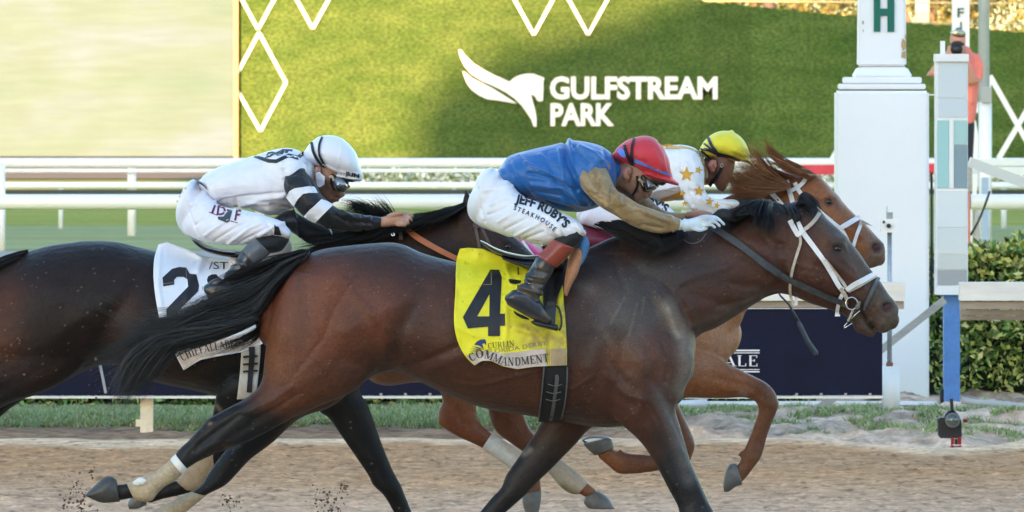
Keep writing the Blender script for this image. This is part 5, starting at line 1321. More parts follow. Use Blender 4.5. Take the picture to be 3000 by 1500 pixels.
# ------------------------------------------------------------------ the chestnut furthest from the camera
hc = Horse(32.6, 'race_horse', 'bright chestnut racehorse with white bridle and streaming mane, furthest from the camera', coat('chestnut_coat', .50))
hc.L([(1030, 870, 1030, 1010, .10), (1075, 800, 1070, 1100, .2), (1130, 765, 1130, 1130, .25), (1220, 752, 1230, 1120, .27), (1340, 780, 1340, 1140, .28), (1470, 795, 1470, 1160, .285), (1600, 785, 1600, 1170, .28), (1740, 740, 1740, 1180, .265), (1860, 700, 1860, 1190, .24), (1960, 720, 1960, 1180, .21), (2060, 800, 2050, 1150, .17), (2125, 890, 2112, 1105, .12), (2152, 950, 2138, 1040, .07)], k=.10, n=32)
hc.L([(1190, 980, 1440, 1020, .12, n_), (1240, 1080, 1420, 1100, .09, n_), (1294, 1160, 1396, 1165, .06, n_), (1284, 1204, 1396, 1192, .054, n_), (1284, 1234, 1398, 1214, .05, n_), (1302, 1256, 1405, 1236, .046, n_), (1348, 1282, 1424, 1256, .040, n_), (1413, 1313, 1445, 1274, .032, n_), (1455, 1342, 1486, 1298, .029, n_), (1494, 1369, 1526, 1324, .030, n_), (1528, 1398, 1566, 1352, .033, n_), (1536, 1425, 1582, 1395, .028, n_), (1532, 1450, 1586, 1435, .026, n_)], n=22)
hc.L([(1330, 980, 1560, 1020, .12, f_), (1390, 1090, 1550, 1110, .09, f_), (1424, 1170, 1534, 1185, .06, f_), (1431, 1208, 1538, 1218, .05, f_), (1440, 1240, 1546, 1242, .048, f_), (1456, 1268, 1558, 1262, .045, f_), (1492, 1296, 1574, 1282, .040, f_), (1540, 1330, 1604, 1314, .032, f_), (1575, 1358, 1634, 1342, .029, f_), (1606, 1382, 1664, 1366, .030, f_), (1640, 1422, 1696, 1392, .033, f_), (1670, 1443, 1712, 1406, .034, f_), (1696, 1447, 1724, 1416, .028, f_), (1713, 1456, 1748, 1436, .027, f_)], n=22)
hc.L([(1960, 980, 1960, 1170, .12, n_), (2030, 1010, 2020, 1166, .10, n_), (2085, 1040, 2070, 1167, .085, n_), (2135, 1066, 2120, 1167, .070, n_), (2194, 1096, 2176, 1165, .055, n_), (2240, 1119, 2206, 1171, .048, n_), (2267, 1143, 2220, 1188, .045, n_), (2281, 1178, 2222, 1198, .045, n_), (2275, 1208, 2219, 1214, .041, n_), (2262, 1238, 2210, 1240, .032, n_), (2248, 1278, 2196, 1278, .027, n_),
      (2238, 1316, 2182, 1312, .030, n_), (2229, 1342, 2173, 1336, .033, n_), (2211, 1367, 2167, 1352, .027, n_), (2190, 1395, 2154, 1368, .026, n_), (2174, 1414, 2142, 1376, .026, n_)], n=26)
hc.L([(1900, 1080, 2000, 1100, .09, f_), (1912, 1160, 1986, 1170, .065, f_), (1928, 1210, 1998, 1205, .058, f_), (1947, 1260, 2020, 1254, .052, f_), (1966, 1305, 2037, 1302, .05, f_), (1985, 1345, 2024, 1345, .04, f_)], n=20)
hc.L([(2015, 1318, 2012, 1362, .036, f_), (1960, 1332, 1962, 1373, .032, f_), (1904, 1332, 1902, 1384, .028, f_), (1850, 1328, 1852, 1389, .030, f_), (1816, 1324, 1812, 1388, .033, f_), (1800, 1318, 1778, 1362, .028, f_), (1790, 1306, 1752, 1340, .027, f_)], n=20)
hc.L([(2176, 1318, 2182, 1338, .012, n_), (2166, 1322, 2172, 1336, .008, n_), (2158, 1334, 2164, 1338, .003, n_)], n=10, per=3); hc.L([(1830, 1332, 1808, 1330, .012, f_), (1828, 1322, 1812, 1320, .008, f_), (1818, 1314, 1812, 1314, .003, f_)], n=10, per=3)
hc.L([(1890, 700, 2125, 1060, .17), (1970, 655, 2148, 990, .145), (2050, 615, 2182, 918, .12), (2130, 575, 2230, 850, .105), (2200, 545, 2280, 800, .095), (2270, 520, 2330, 780, .088), (2325, 502, 2360, 770, .085)], k=.30, n=30)
hc.L([(2325, 500, 2340, 760, .080), (2373, 503, 2395, 768, .100), (2408, 522, 2424, 766, .107), (2450, 569, 2452, 766, .104), (2478, 601, 2478, 770, .094), (2509, 632, 2502, 777, .080), (2530, 650, 2518, 785, .071), (2563, 686, 2536, 789, .062), (2582, 706, 2549, 786, .057), (2594, 727, 2562, 784, .047), (2592, 744, 2575, 778, .034)], k=-.08, n=32)
hc.L([(2330, 512, 2338, 552, .028, -.05), (2302, 504, 2304, 538, .024, -.06), (2272, 492, 2272, 522, .016, -.068), (2250, 480, 2252, 490, .006, -.072)], n=14, per=4)
Pc = [([(2427, 592)], 15, -.011), ([(2410, 581), (2427, 574), (2446, 586)], 4.5, .007), ([(2412, 603), (2430, 607), (2446, 600)], 4, .004), ([(2400, 610), (2418, 620)], 8, .003), ([(2400, 560), (2450, 580)], 12, .006), ([(2567, 727)], 16, -.030), ([(2550, 735), (2546, 722), (2556, 710), (2572, 708), (2588, 716)], 5, .006), ([(2558, 748), (2575, 750), (2588, 738)], 5, .005),
      ([(2540, 745), (2550, 770)], 8, -.004), ([(2470, 660), (2520, 690)], 9, .006), ([(2470, 680), (2520, 710)], 10, -.005), ([(2262, 500), (2285, 515), (2320, 528)], 5, -.010), ([(2390, 530), (2400, 560)], 10, -.004), ([(2300, 600), (2330, 660)], 14, -.006),
      ([(2060, 1080), (2160, 1090), (2240, 1130)], 8, .006), ([(2100, 1110), (2190, 1130), (2240, 1165)], 7, -.005), ([(2120, 1140), (2200, 1150)], 7, .004), ([(2130, 900), (2120, 1040)], 14, -.007), ([(2170, 930), (2140, 1040)], 10, .006), ([(2240, 1200), (2220, 1300)], 6, -.003), ([(2270, 1180)], 14, .004), ([(1290, 1240)], 10, .005), ([(1330, 1190), (1360, 1240)], 10, -.006), ([(1380, 1180), (1385, 1230)], 8, .006), ([(1450, 1240), (1500, 1270)], 10, .004), ([(1340, 1270), (1400, 1290)], 8, .003)]
chb = (.25, .088, .031)
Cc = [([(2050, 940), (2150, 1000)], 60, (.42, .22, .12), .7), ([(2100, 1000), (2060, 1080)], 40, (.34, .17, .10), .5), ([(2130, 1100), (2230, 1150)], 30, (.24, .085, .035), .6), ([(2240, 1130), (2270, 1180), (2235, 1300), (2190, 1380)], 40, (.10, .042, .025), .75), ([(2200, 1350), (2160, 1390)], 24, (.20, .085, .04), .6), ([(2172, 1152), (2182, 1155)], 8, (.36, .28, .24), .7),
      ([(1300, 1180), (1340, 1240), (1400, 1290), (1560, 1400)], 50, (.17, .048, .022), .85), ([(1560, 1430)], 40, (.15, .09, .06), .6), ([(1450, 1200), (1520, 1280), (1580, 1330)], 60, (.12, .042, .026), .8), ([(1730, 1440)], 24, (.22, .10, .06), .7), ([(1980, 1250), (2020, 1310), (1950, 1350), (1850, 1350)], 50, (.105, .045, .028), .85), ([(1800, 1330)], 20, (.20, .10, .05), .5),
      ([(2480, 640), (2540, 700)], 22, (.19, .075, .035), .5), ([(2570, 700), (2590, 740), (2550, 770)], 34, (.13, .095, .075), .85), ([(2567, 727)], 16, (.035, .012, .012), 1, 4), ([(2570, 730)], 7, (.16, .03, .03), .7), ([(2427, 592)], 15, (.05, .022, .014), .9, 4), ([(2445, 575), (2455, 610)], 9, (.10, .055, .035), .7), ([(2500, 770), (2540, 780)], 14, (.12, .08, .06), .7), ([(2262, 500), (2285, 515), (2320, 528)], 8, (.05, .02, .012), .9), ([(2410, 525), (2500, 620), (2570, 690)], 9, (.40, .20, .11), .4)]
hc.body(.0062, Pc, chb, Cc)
hc.ball('eye', 2428, 592, 11, 9, .011, MH['eye'], .004, -.3)
hc.ball('nostril_hole', 2567, 727, 13, 12, .006, MH['inside'], .002)
hoof(hc, 'hoof', [(2156, 1357, 2174, 1420, .038, n_), (2140, 1359, 2156, 1426, .045, n_), (2127, 1378, 2136, 1440, .045, n_), (2118, 1418, 2122, 1441, .032, n_)], cap=.1)
o = hoof(hc, 'hoof', [(1798, 1312, 1742, 1334, .040, f_), (1794, 1292, 1722, 1316, .050, f_), (1786, 1281, 1708, 1300, .054, f_)], cap=.05)
Yh = hc.Y + f_
MB().tube([np.array(W(1749 + 40 * math.cos(a), 1289 - 11 * math.sin(a), Yh)) + (0, -.045 * math.sin(a), 0) for a in np.linspace(.25, 2 * math.pi - .25, 26) - math.pi * 0], .006, 8).build('horseshoe', MH['shoe'], o, True)
hoof(hc, 'hoof', [(1713, 1457, 1752, 1438, .036, f_), (1710, 1472, 1782, 1458, .048, f_), (1722, 1489, 1801, 1490, .053, f_)], cap=.06)
hoof(hc, 'hoof', [(1530, 1452, 1586, 1436, .036, n_), (1532, 1480, 1584, 1470, .046, n_), (1545, 1515, 1576, 1512, .04, n_)], cap=.1)
wrp = mat('chestnut_leg_wrap', attr=True, rough=.8, noise=[(25, .16), (80, .15)], bump=[(60, .003), (25, .003)])
for st in ([(1412, 1314, 1440, 1270, .041, n_), (1432, 1328, 1460, 1281, .040, n_), (1455, 1344, 1486, 1296, .038, n_), (1494, 1371, 1526, 1322, .039, n_), (1528, 1400, 1566, 1350, .040, n_)], [(1556, 1345, 1618, 1326, .041, f_), (1575, 1360, 1636, 1340, .039, f_), (1606, 1384, 1666, 1364, .038, f_), (1640, 1424, 1698, 1390, .041, f_), (1670, 1445, 1712, 1404, .040, f_), (1692, 1449, 1722, 1414, .036, f_)]):
    v, f = loft(st, hc.Y, cap=.02)
    mk('leg_wrap', v, f, wrp, hc.root, True, paint(v, (.50, .42, .32), [([(1420, 1300), (1450, 1325), (1490, 1350)], 24, (.72, .70, .68), .9), ([(1480, 1300), (1520, 1335)], 12, (.42, .33, .24), .8), ([(1445, 1275)], 10, (.45, .37, .28), .8), ([(1650, 1430), (1680, 1445)], 16, (.22, .15, .08), .7), ([(1640, 1350), (1690, 1395)], 16, (.40, .33, .26), .6)]))
hair('mane', [[(2300, 535, -.03), (2258, 500, -.10), (2225, 460, -.12), (2205, 430, -.13), (2190, 414, -.13)], [(2310, 540, -.04), (2262, 520, -.11), (2222, 492, -.13), (2195, 465, -.14), (2180, 448, -.14)], [(2315, 545, -.05), (2258, 545, -.12), (2205, 525, -.14), (2165, 500, -.15), (2140, 478, -.15)], [(2300, 545, -.06), (2240, 560, -.12), (2180, 556, -.14), (2140, 535, -.15), (2120, 505, -.15)], [(2270, 555, -.06), (2220, 570, -.12), (2170, 572, -.14), (2140, 560, -.15)]],
     1500, .0013, MH['red_hair'], hc.root, hc.Y - .05, spread=7, dspread=.03, seed=31, curl=7, lens=(.6, 1))
hair('mane', [[(2290, 548, -.08), (2230, 552, -.16), (2175, 535, -.18), (2140, 508, -.19), (2125, 480, -.19)], [(2290, 556, -.08), (2230, 562, -.16), (2170, 556, -.18), (2135, 535, -.19), (2122, 512, -.19)], [(2270, 560, -.08), (2210, 568, -.16), (2160, 566, -.18), (2130, 552, -.19)], [(2300, 535, -.08), (2250, 535, -.16), (2200, 510, -.18), (2165, 480, -.19), (2150, 462, -.19)]], 1100, .0013, MH['red_hair'], hc.root, hc.Y - .05, spread=6, dspread=.02, seed=36, curl=5, lens=(.7, 1))
hair('mane', [[(2300, 535, -.03), (2255, 500, -.12), (2222, 462, -.15), (2205, 435, -.16), (2188, 412, -.16)], [(2315, 545, -.05), (2255, 545, -.15), (2200, 528, -.18), (2160, 505, -.19), (2130, 490, -.19)], [(2300, 550, -.06), (2240, 563, -.15), (2180, 560, -.18), (2150, 545, -.19)]], 260, .0011, MH['red_hair_light'], hc.root, hc.Y - .05, spread=8, seed=32, curl=8, lens=(.6, 1))
hair('forelock', [[(2390, 512, -.02), (2345, 488, -.06), (2295, 470, -.07), (2262, 440, -.07), (2243, 404, -.07)], [(2385, 520, -.03), (2340, 500, -.08), (2300, 480, -.09), (2268, 455, -.09), (2240, 420, -.09)], [(2370, 525, -.05), (2330, 510, -.09), (2290, 495, -.10), (2262, 480, -.10)]], 900, .0013, MH['red_hair'], hc.root, hc.Y - .03, spread=4, dspread=.015, seed=33, curl=3, lens=(.75, 1))
hair('forelock', [[(2330, 490, -.06), (2290, 468, -.07), (2250, 455, -.07), (2215, 440, -.07)], [(2320, 485, -.06), (2280, 460, -.07), (2250, 425, -.07), (2218, 412, -.07)], [(2300, 480, -.06), (2270, 475, -.07), (2230, 470, -.07), (2205, 425, -.07)]], 60, .0009, MH['red_hair_light'], hc.root, hc.Y - .03, spread=7, seed=34, curl=9)
hair('tail_hair', [[(1075, 800, 0), (1000, 830, -.02), (900, 900, -.03), (800, 960, -.03)], [(1060, 830, 0), (1000, 870, -.02), (900, 960, -.03), (830, 1040, -.03)]], 400, .0025, MH['red_hair'], hc.root, hc.Y, spread=9, seed=35)
# ================================================================== RIDERS
SCULPT = lambda r: 1.7
def fabric(name, rgb, rough=.55, bump=None, noise=(18, .06), sheen=.15, spec=.35, attr=False):
    return mat(name, rgb, rough, attr=attr, noise=noise, bump=bump or [(24, .004), (70, .0012)], sheen=sheen, spec=spec)
MR = {}
MR['skin'] = mat('skin', attr=True, rough=.5, noise=(40, .08), bump=(120, .0006), sub=.08)
MR['goggle'] = mat('goggle_lens', (.05, .05, .045), .08, spec=.9, coat=1, noise=(40, .6))
MR['gframe'] = mat('goggle_frame', (.012, .012, .012), .35)
MR['buckle'] = mat('pale_buckle', (.55, .50, .38), .4)
MR['white'] = fabric('white_breeches', (.80, .82, .90), .5)
MR['black'] = fabric('black_cloth', (.010, .011, .013), .6)
MR['boot'] = mat('black_riding_boot', (.022, .024, .030), .28, spec=.6, coat=.3, noise=(22, .3), bump=[(16, .007), (60, .001)])
def capsule(P, r, Y, n=12):
    """finger-like chain: P rows px,py,dy ; r px radii"""
    P = np.array(P, float); st = []
    d = np.gradient(P[:, :2], axis=0); d /= np.linalg.norm(d, axis=1)[:, None]
    for p, q, rr in zip(P, d, r):
        st.append((p[0] - q[1] * rr, p[1] + q[0] * rr, p[0] + q[1] * rr, p[1] - q[0] * rr, rr * Y / FPX, p[2]))
    return loft(st, Y, n=n, per=3, cap=1.0)
class Rider:
    def __init__(s, Y, label, group=None):
        s.Y = Y; s.root = empty('person', (xat(1500, Y), Y, 1.0), label, 'person', group); s.core = []; s.skin = []
    def lf(s, st, shrink=None, **k):
        a = loft(st, s.Y, **k)
        s.core.append(loft(st, s.Y, **dict(k, shrink=shrink or .70)))
        return a
    def garment(s, name, parts, m, strokes=(), voxel=.0045, smooth=3, paints=None, base=None, label=None, post=2, core=True, all=True):
        L = []
        for p in parts:
            st, k = p if isinstance(p, tuple) else (p, {})
            L.append(s.lf(st, **k) if core else loft(st, s.Y, **k))
        v, f, e = remesh(L, voxel, smooth)
        if len(strokes): v = sculpt(v, f, strokes, s.Y, 0); v = lap(v, e, post, .35)
        c = paint(v, base, paints or []) if base is not None else None
        o = mk(name, v, f, m, s.root, True, c)
        if label: o['label'] = label
        return o, bvh(v, f)
    def finish_body(s, strokes, tone, paints=(), voxel=.0045):
        v, f, e = remesh(s.core + s.skin, voxel, 3)
        v = sculpt(v, f, strokes, s.Y, -1)
        v = lap(v, e, 1, .3)
        s.o = mk('body', v, f, MR['skin'], s.root, True, paint(v, tone, paints))
        s.tree = bvh(v, f)

def tubepx(name, pts, rpx, Y, m, parent, n=8, tree=None, near=.004, label=None):
    """tube through px points; with a tree the points lie on that surface"""
    L = catmull(np.array([p[:2] for p in pts], float), 6) if len(pts) > 2 else np.array([p[:2] for p in pts], float)
    out = []
    last = Y
    for p in L:
        h = cast(tree, p[0], p[1], near) if tree is not None else None
        if h is None: h = W(p[0], p[1], last)
        else: last = h[1]
        out.append(h)
    return MB().tube(out, rpx * Y / FPX, n).build(name, m, parent, True)
# ------------------------------------------------------------------ tack of number 4
def c4(pts): return [(1300 + x / 3.22, 700 + y / 3.22) for x, y in pts]
def wr4(x, y):
    P = np.stack((x.ravel(), y.ravel()), 1); w_ = np.zeros(len(P))
    for l, r, a in [([(1345, 830), (1440, 815), (1500, 770)], 9, .010), ([(1340, 870), (1420, 850)], 7, -.006), ([(1480, 775), (1500, 830)], 7, .009), ([(1500, 770), (1530, 800)], 6, -.005), ([(1480, 870), (1485, 960), (1475, 1040)], 7, .008),
                    ([(1510, 960), (1560, 975), (1600, 975)], 9, .010), ([(1530, 945), (1580, 955)], 7, -.006), ([(1345, 960), (1400, 985)], 9, .006), ([(1640, 880), (1645, 960), (1655, 1000)], 7, .014), ([(1655, 900), (1650, 980)], 5, -.008), ([(1606, 975), (1604, 1070)], 4, -.012), ([(1620, 1010), (1650, 1040)], 8, .006),
                    ([(1337, 740), (1331, 942), (1345, 1010)], 6, .005), ([(1400, 745), (1380, 800)], 12, .005), ([(1440, 1050), (1500, 1075)], 10, .010), ([(1400, 1045), (1420, 1040)], 9, -.008)]:
        w_ += a * np.exp(-(dpoly(P, l) / r) ** 2)
    return w_.reshape(x.shape) + .002 * vnoise(x / 22, y / 30, 5)
G = patch([(1347, 729), (1337, 768), (1334, 855), (1330, 942), (1340, 998), (1362, 1042), (1390, 1071)], [(1640, 790), (1650, 850), (1652, 890), (1656, 930), (1660, 995), (1661, 1030), (1661, 1070)], 70, 76)
t = np.linspace(0, 1, 76)[:, None]; X0 = G[:, :, 0]
G[:, :, 1] += t ** 6 * np.interp(X0, [1390, 1412, 1440, 1474, 1517, 1567, 1610, 1661], [0, -14, -13, 3, 11, 4, 2, 0]) + (1 - t) ** 5 * np.interp(X0, [1347, 1370, 1415, 1500, 1560, 1640], [0, -8, -14, 5, 6, 0])
def yc(x, y):
    P = np.stack((x, y), 1); mud = np.array((.42, .30, .12))
    C = np.tile(np.array((.86, .78, .030)), (len(P), 1))
    for l, r, a in [([(1540, 960), (1600, 985), (1640, 1000)], 24, .75), ([(1560, 1000), (1620, 1040)], 26, .8), ([(1645, 900), (1655, 1000)], 14, .75), ([(1480, 1010), (1540, 1000)], 12, .35), ([(1400, 965), (1330, 900)], 10, .08), ([(1500, 955), (1520, 975)], 12, .3), ([(1640, 1020), (1660, 1070)], 30, .6)]:
        k = (a * np.exp(-(dpoly(P, l) / r) ** 2) * (.7 + .5 * vnoise(x / 9, y / 9, 3)))[:, None].clip(0, 1)
        C = C * (1 - k) + mud * k
    sp_ = ((vnoise(x / 4, y / 4, 9) > .86) * .5)[:, None]
    return C * (1 - sp_ * .6)
m_cl4 = mat('saddle_cloth_yellow', attr=True, rough=.5, bump=[(60, .0015), (200, .0004)], spec=.3, noise=(50, .05))
sc4 = drape('saddle_cloth', G, h4.tree, m_cl4, None, near=.022, wr=wr4, smooth=30, loc=tuple(W(1500, 900, 29.7)), col=yc)
tag(sc4, 'bright yellow saddle cloth with a big black 4, muddy along its lower edge', 'saddle cloth')
t4 = bvh_of(sc4)
for q in ([(440, 288), (522, 290), (548, 360), (540, 520), (432, 520)], [(440, 288), (432, 520), (315, 730), (180, 738)], [(180, 738), (315, 730), (430, 730), (418, 828), (228, 845)], [(432, 520), (540, 520), (530, 705), (430, 730)], [(430, 730), (530, 705), (578, 705), (578, 818), (530, 818), (418, 828)], [(418, 828), (530, 818), (530, 918), (418, 916)]):
    pass
num = [c4(q) for q in ([(440, 288), (522, 290), (548, 360), (540, 520), (432, 520)], [(440, 288), (432, 520), (315, 730), (180, 738)], [(180, 738), (315, 730), (430, 730), (418, 828), (228, 845)], [(432, 520), (540, 520), (530, 705), (430, 730)], [(430, 730), (530, 705), (578, 705), (578, 818), (530, 818), (418, 828)], [(418, 828), (530, 818), (530, 918), (418, 916)])]
decal('number', num, t4, M['ink'], sc4, .0025, 7)
m_band = mat('muddy_white_band', (.62, .52, .46), .6, noise=[(14, .22), (70, .14)])
bot4 = lambda x: 1072 + np.interp(x, [1390, 1412, 1440, 1474, 1517, 1567, 1610, 1661], [0, -14, -13, 3, 11, 4, 2, 0])
xs_ = list(range(1394, 1606, 12)); top_ = lambda x: float(np.interp(x, [1362, 1418, 1445, 1474, 1520, 1564, 1606], [1041, 1027, 1031, 1035, 1030, 1024, 1022]))
decal('name_band', [(1364, 1041)] + [(1390, 1070)] + [(x, float(bot4(x)) - 2) for x in xs_[1:]] + [(1604, 1072)] + [(x, top_(x)) for x in xs_[::-1]], t4, m_band, sc4, .0018, 9)
decal('name_band', [(1608, 1022), (1608, 1072), (1659, 1070), (1659, 1020)], t4, mat('tan_stained_band', (.40, .29, .17), .7, noise=(30, .2)), sc4, .0018, 9)
tt = serif2d('COMMANDMENT', .05, 1.25)
decal('lettering', place2d(tt, along([(1378, 1062), (1398, 1052), (1418, 1049), (1449, 1060), (1477, 1070), (1517, 1071), (1558, 1066), (1604, 1060)], 24, .1, 1.07)), t4, mat('faded_ink', (.05, .05, .06), .6), sc4, .0045, 6)
tt = serif2d('CURLIN', .05, 1.1)
decal('lettering', place2d(tt, along([(1429, 1022), (1510, 1014)], 17, 0, 1.1)), t4, mat('olive_print', (.16, .14, .03), .6), sc4, .0025, 6)
tt = text2d('FLORIDA DERBY', 0)
decal('lettering', place2d((tt[0] * (1, 1), tt[1]), along([(1427, 1037), (1499, 1028), (1585, 1013)], 12.5, 0, 1.35)), t4, mat('grey_print', (.22, .20, .12), .6), sc4, .0012, 6)
tt = text2d('1', .02); decal('lettering', place2d(tt, lambda u, v: (1516 + u * 18, 804 - v * 21)), t4, M['ink'], sc4, .0025, 6)
m_nb = mat('navy_print', (.015, .035, .16), .5)
decal('printed_emblem', [c4(q) for q in ([(285, 1000), (310, 970), (350, 948), (385, 945), (398, 960), (400, 1005), (385, 985), (362, 990), (378, 1040), (340, 1010), (310, 1000)],
    [(262, 1012), (330, 1022), (378, 1044), (320, 1032)], [(246, 1034), (330, 1036), (360, 1046), (320, 1046)], [(240, 1060), (320, 1050), (350, 1056), (300, 1060)])], t4, m_nb, sc4, .0025, 6)
decal('printed_arc', c4([(656, 672), (700, 700), (760, 725), (806, 752), (800, 764), (740, 752), (690, 722), (664, 698)]), t4, M['ink'], sc4, .0025, 6)
decal('printed_bar', c4([(608, 384), (625, 376), (730, 390), (728, 412), (680, 424), (625, 418)]), t4, M['ink'], sc4, .006, 6)
m_seam = mat('gold_seam', (.35, .27, .10), .6)
decal('seam', [c4([(444, 300), (449, 300), (452, 432), (447, 432)]), c4([(370, 428), (447, 427), (447, 431), (370, 432)])], t4, m_seam, sc4, .004, 6)

sd4 = empty('saddle', tuple(W(1500, 740, 30)), 'black patent racing saddle with tan pad and stirrup under the blue silked rider', 'saddle')
def part4(name, st, m, **k):
    v, f = loft(st, 30.0, **k); return mk(name, v, f, m, sd4, True)
part4('seat', [(1408, 704, 1411, 713, .05), (1422, 710, 1426, 726, .09), (1450, 725, 1452, 742, .12), (1486, 738, 1488, 755, .14), (1530, 747, 1532, 767, .14), (1556, 748, 1560, 772, .13), (1600, 745, 1600, 780, .12), (1650, 730, 1650, 770, .10)], MH['saddle'], n=20)
part4('under_pad', [(1470, 748, 1478, 762, .16), (1520, 758, 1526, 782, .20), (1570, 760, 1576, 800, .23), (1640, 750, 1645, 790, .22)], M['dark'], n=20)
G = patch([(1560, 770), (1575, 800), (1588, 850), (1592, 900), (1600, 960)], [(1665, 755), (1652, 800), (1650, 830), (1632, 880), (1626, 960)], 14, 24)
drape('flap', G, h4.tree, MH['leather'], sd4, near=.045, thick=.008, smooth=20)
part4('pommel_pad', [(1686, 720, 1712, 712, .035, -.27), (1672, 742, 1713, 748, .04, -.275), (1662, 772, 1702, 776, .042, -.28), (1656, 805, 1690, 808, .04, -.285), (1652, 836, 1674, 838, .03, -.285), (1652, 858, 1662, 866, .018, -.285)], mat('tan_foam_pad', (.48, .23, .13), .8, noise=[(9, .12), (60, .15)], bump=(80, .001)), n=20)
part4('blue_pad_cloth', [(1686, 716, 1722, 698, .05, -.255), (1682, 726, 1727, 716, .05, -.265), (1697, 745, 1722, 742, .045, -.262), (1697, 772, 1706, 774, .036, -.262)], mat('blue_pad_cloth', (.09, .25, .52), .6, noise=(14, .3), bump=(40, .003)), n=20)
for a, b_ in ((1611, 1606), (1620, 1612)):
    strap('stirrup_leather', [(a + 2, 815), (b_ + 6, 850), (b_ + 4, 888)], 8, h4.tree, MH['leather'], sd4, near=.062)
Yi = 29.63
MB().tube([W(*p, Yi) for p in catmull([(1597, 908), (1603, 897), (1616, 893), (1630, 896), (1640, 910), (1645, 935), (1644, 955), (1638, 968)], 5)], .0042, 10).build('stirrup_iron', MH['leather'], sd4, True)
MB().tube([W(*p, Yi + .03) for p in catmull([(1597, 908), (1590, 930), (1588, 950)], 5)], .0042, 10).build('stirrup_iron', MH['leather'], sd4, True)
part4('stirrup_tread', [(1557, 940, 1562, 950, .02, -.37), (1570, 938, 1572, 955, .032, -.37), (1600, 945, 1602, 963, .034, -.37), (1630, 950, 1630, 970, .03, -.37)], MH['leather'], n=14)
MB().box(*[float(q) for q in (W(1602, 885, Yi - .01)[0], W(1626, 885, Yi)[0], Yi - .012, Yi, W(1600, 897, Yi)[2], W(1600, 884, Yi)[2])]).build('buckle', MH['leather'], sd4)

gi4 = empty('girth', tuple(W(1620, 1150, 29.7)), 'black elastic girth with laced centre strap below the yellow cloth', 'girth')
G = patch([(1592, 1060), (1590, 1100), (1584, 1180), (1576, 1236)], [(1664, 1060), (1663, 1100), (1657, 1180), (1645, 1236)], 12, 26)
drape('girth_band', G, h4.tree, MH['elastic'], gi4, near=.012, thick=.008, smooth=8)
tg4 = bvh_of(bpy.data.objects['girth_band'])
m_gs2 = mat('worn_grey_strap', (.10, .105, .11), .55, noise=(60, .3))
strap('centre_strap', [(1630, 1098), (1632, 1110), (1627, 1150), (1620, 1200), (1613, 1234)], [9, 12, 10, 10, 10], tg4, m_gs2, gi4, near=.004)
for y, x0, x1 in ((1128, 1606, 1647), (1150, 1601, 1644), (1172, 1599, 1641)):
    tubepx('rung', [(x0, y - 2), ((x0 + x1) / 2, y + 3), (x1, y - 2)], 1.5, 29.7, m_gs2, gi4, tree=tg4, near=.012)
strap('edge_piping', [(1594, 1075), (1590, 1120), (1584, 1180), (1576, 1234)], 4, h4.tree, m_gs2, gi4, near=.022)
strap('edge_piping', [(1662, 1075), (1661, 1120), (1655, 1180), (1643, 1234)], 4, h4.tree, m_gs2, gi4, near=.022)

br4 = empty('bridle', tuple(W(2400, 760, 29.9)), 'white nylon bridle with muddy straps and dark rubber reins on the dark bay number 4', 'bridle')
T = h4.tree
strap('crown_strap', [(2314, 645), (2326, 668), (2339, 690)], 15, T, MH['nylon'], br4, .004)
strap('cheek_strap', [(2338, 650), (2352, 680), (2380, 718), (2411, 760), (2436, 800), (2458, 838), (2470, 850)], [11, 15, 15, 14, 14, 14, 13], T, MH['nylon'], br4, .006)
strap('inner_cheek_strap', [(2418, 762), (2448, 800), (2474, 834), (2480, 848)], 9, T, MH['nylond'], br4, .005)
strap('browband', [(2402, 622), (2388, 644), (2368, 664), (2338, 684)], 11, T, MH['nylond'], br4, .009)
strap('brow_loop', [(2356, 674), (2333, 690)], 14, T, MH['nylon'], br4, .012)
strap('throat_latch', [(2343, 688), (2345, 712), (2335, 745), (2322, 790), (2315, 830), (2316, 865), (2324, 890), (2330, 898)], 8, T, MH['nylond'], br4, .006)
strap('throat_latch_end', [(2333, 870), (2332, 895)], 9, T, MH['nylon'], br4, .010, fallback=29.9)
strap('noseband', [(2480, 850), (2500, 836), (2530, 820), (2566, 801)], [13, 15, 15, 15], T, MH['nylon'], br4, .006)
strap('noseband_lining', [(2486, 856), (2520, 838), (2568, 809)], [5, 6, 5], T, MH['nylond'], br4, .008)
strap('bit_strap', [(2462, 845), (2474, 862), (2482, 878)], 12, T, MH['nylond'], br4, .010)
strap('chin_strap', [(2468, 862), (2460, 880), (2454, 905), (2452, 924)], 11, T, MH['nylon'], br4, .009, fallback=29.92)
strap('chin_keeper', [(2446, 924), (2461, 924)], 6, T, MH['nylon'], br4, .012, fallback=29.92)
strap('flash_strap', [(2575, 812), (2562, 838), (2551, 861), (2540, 885), (2530, 908)], [10, 11, 11, 10, 9], T, mat('grey_flash_strap', (.075, .08, .09), .5, noise=(60, .2)), br4, .008)
ring = [(2495 + 17 * math.cos(a), 889 + 18 * math.sin(a)) for a in np.linspace(0, 2 * math.pi, 17)]
Yr = float(cast(T, 2490, 885, .02)[1])
MB().tube([W(x, y, Yr - .012) for x, y in catmull(ring, 3)], .0028, 8).build('bit_ring', MH['metal'], br4, True)
part = loft([(2512, 885, 2522, 885, .012), (2507, 895, 2520, 898, .014), (2505, 902, 2518, 904, .010)], Yr - .01, n=12); mk('bit_guard', part[0], part[1], mat('grey_rubber', (.16, .18, .15), .5), br4, True)
for k_, pts in enumerate([[(2499, 908), (2492, 925), (2484, 942)], [(2519, 910), (2508, 920), (2494, 934)]]):
    MB().tube([W(x, y, Yr) for x, y in pts], .0045 if k_ == 0 else .0022, 8).build('chin_clip', MH['nylond'] if k_ == 0 else MH['metal'], br4, True)
MB().tube([W(x, y, Yr) for x, y in [(2483, 943), (2474, 955), (2472, 962), (2484, 955), (2497, 946)]], .0018, 6).build('chin_chain', MH['metal'], br4, True)
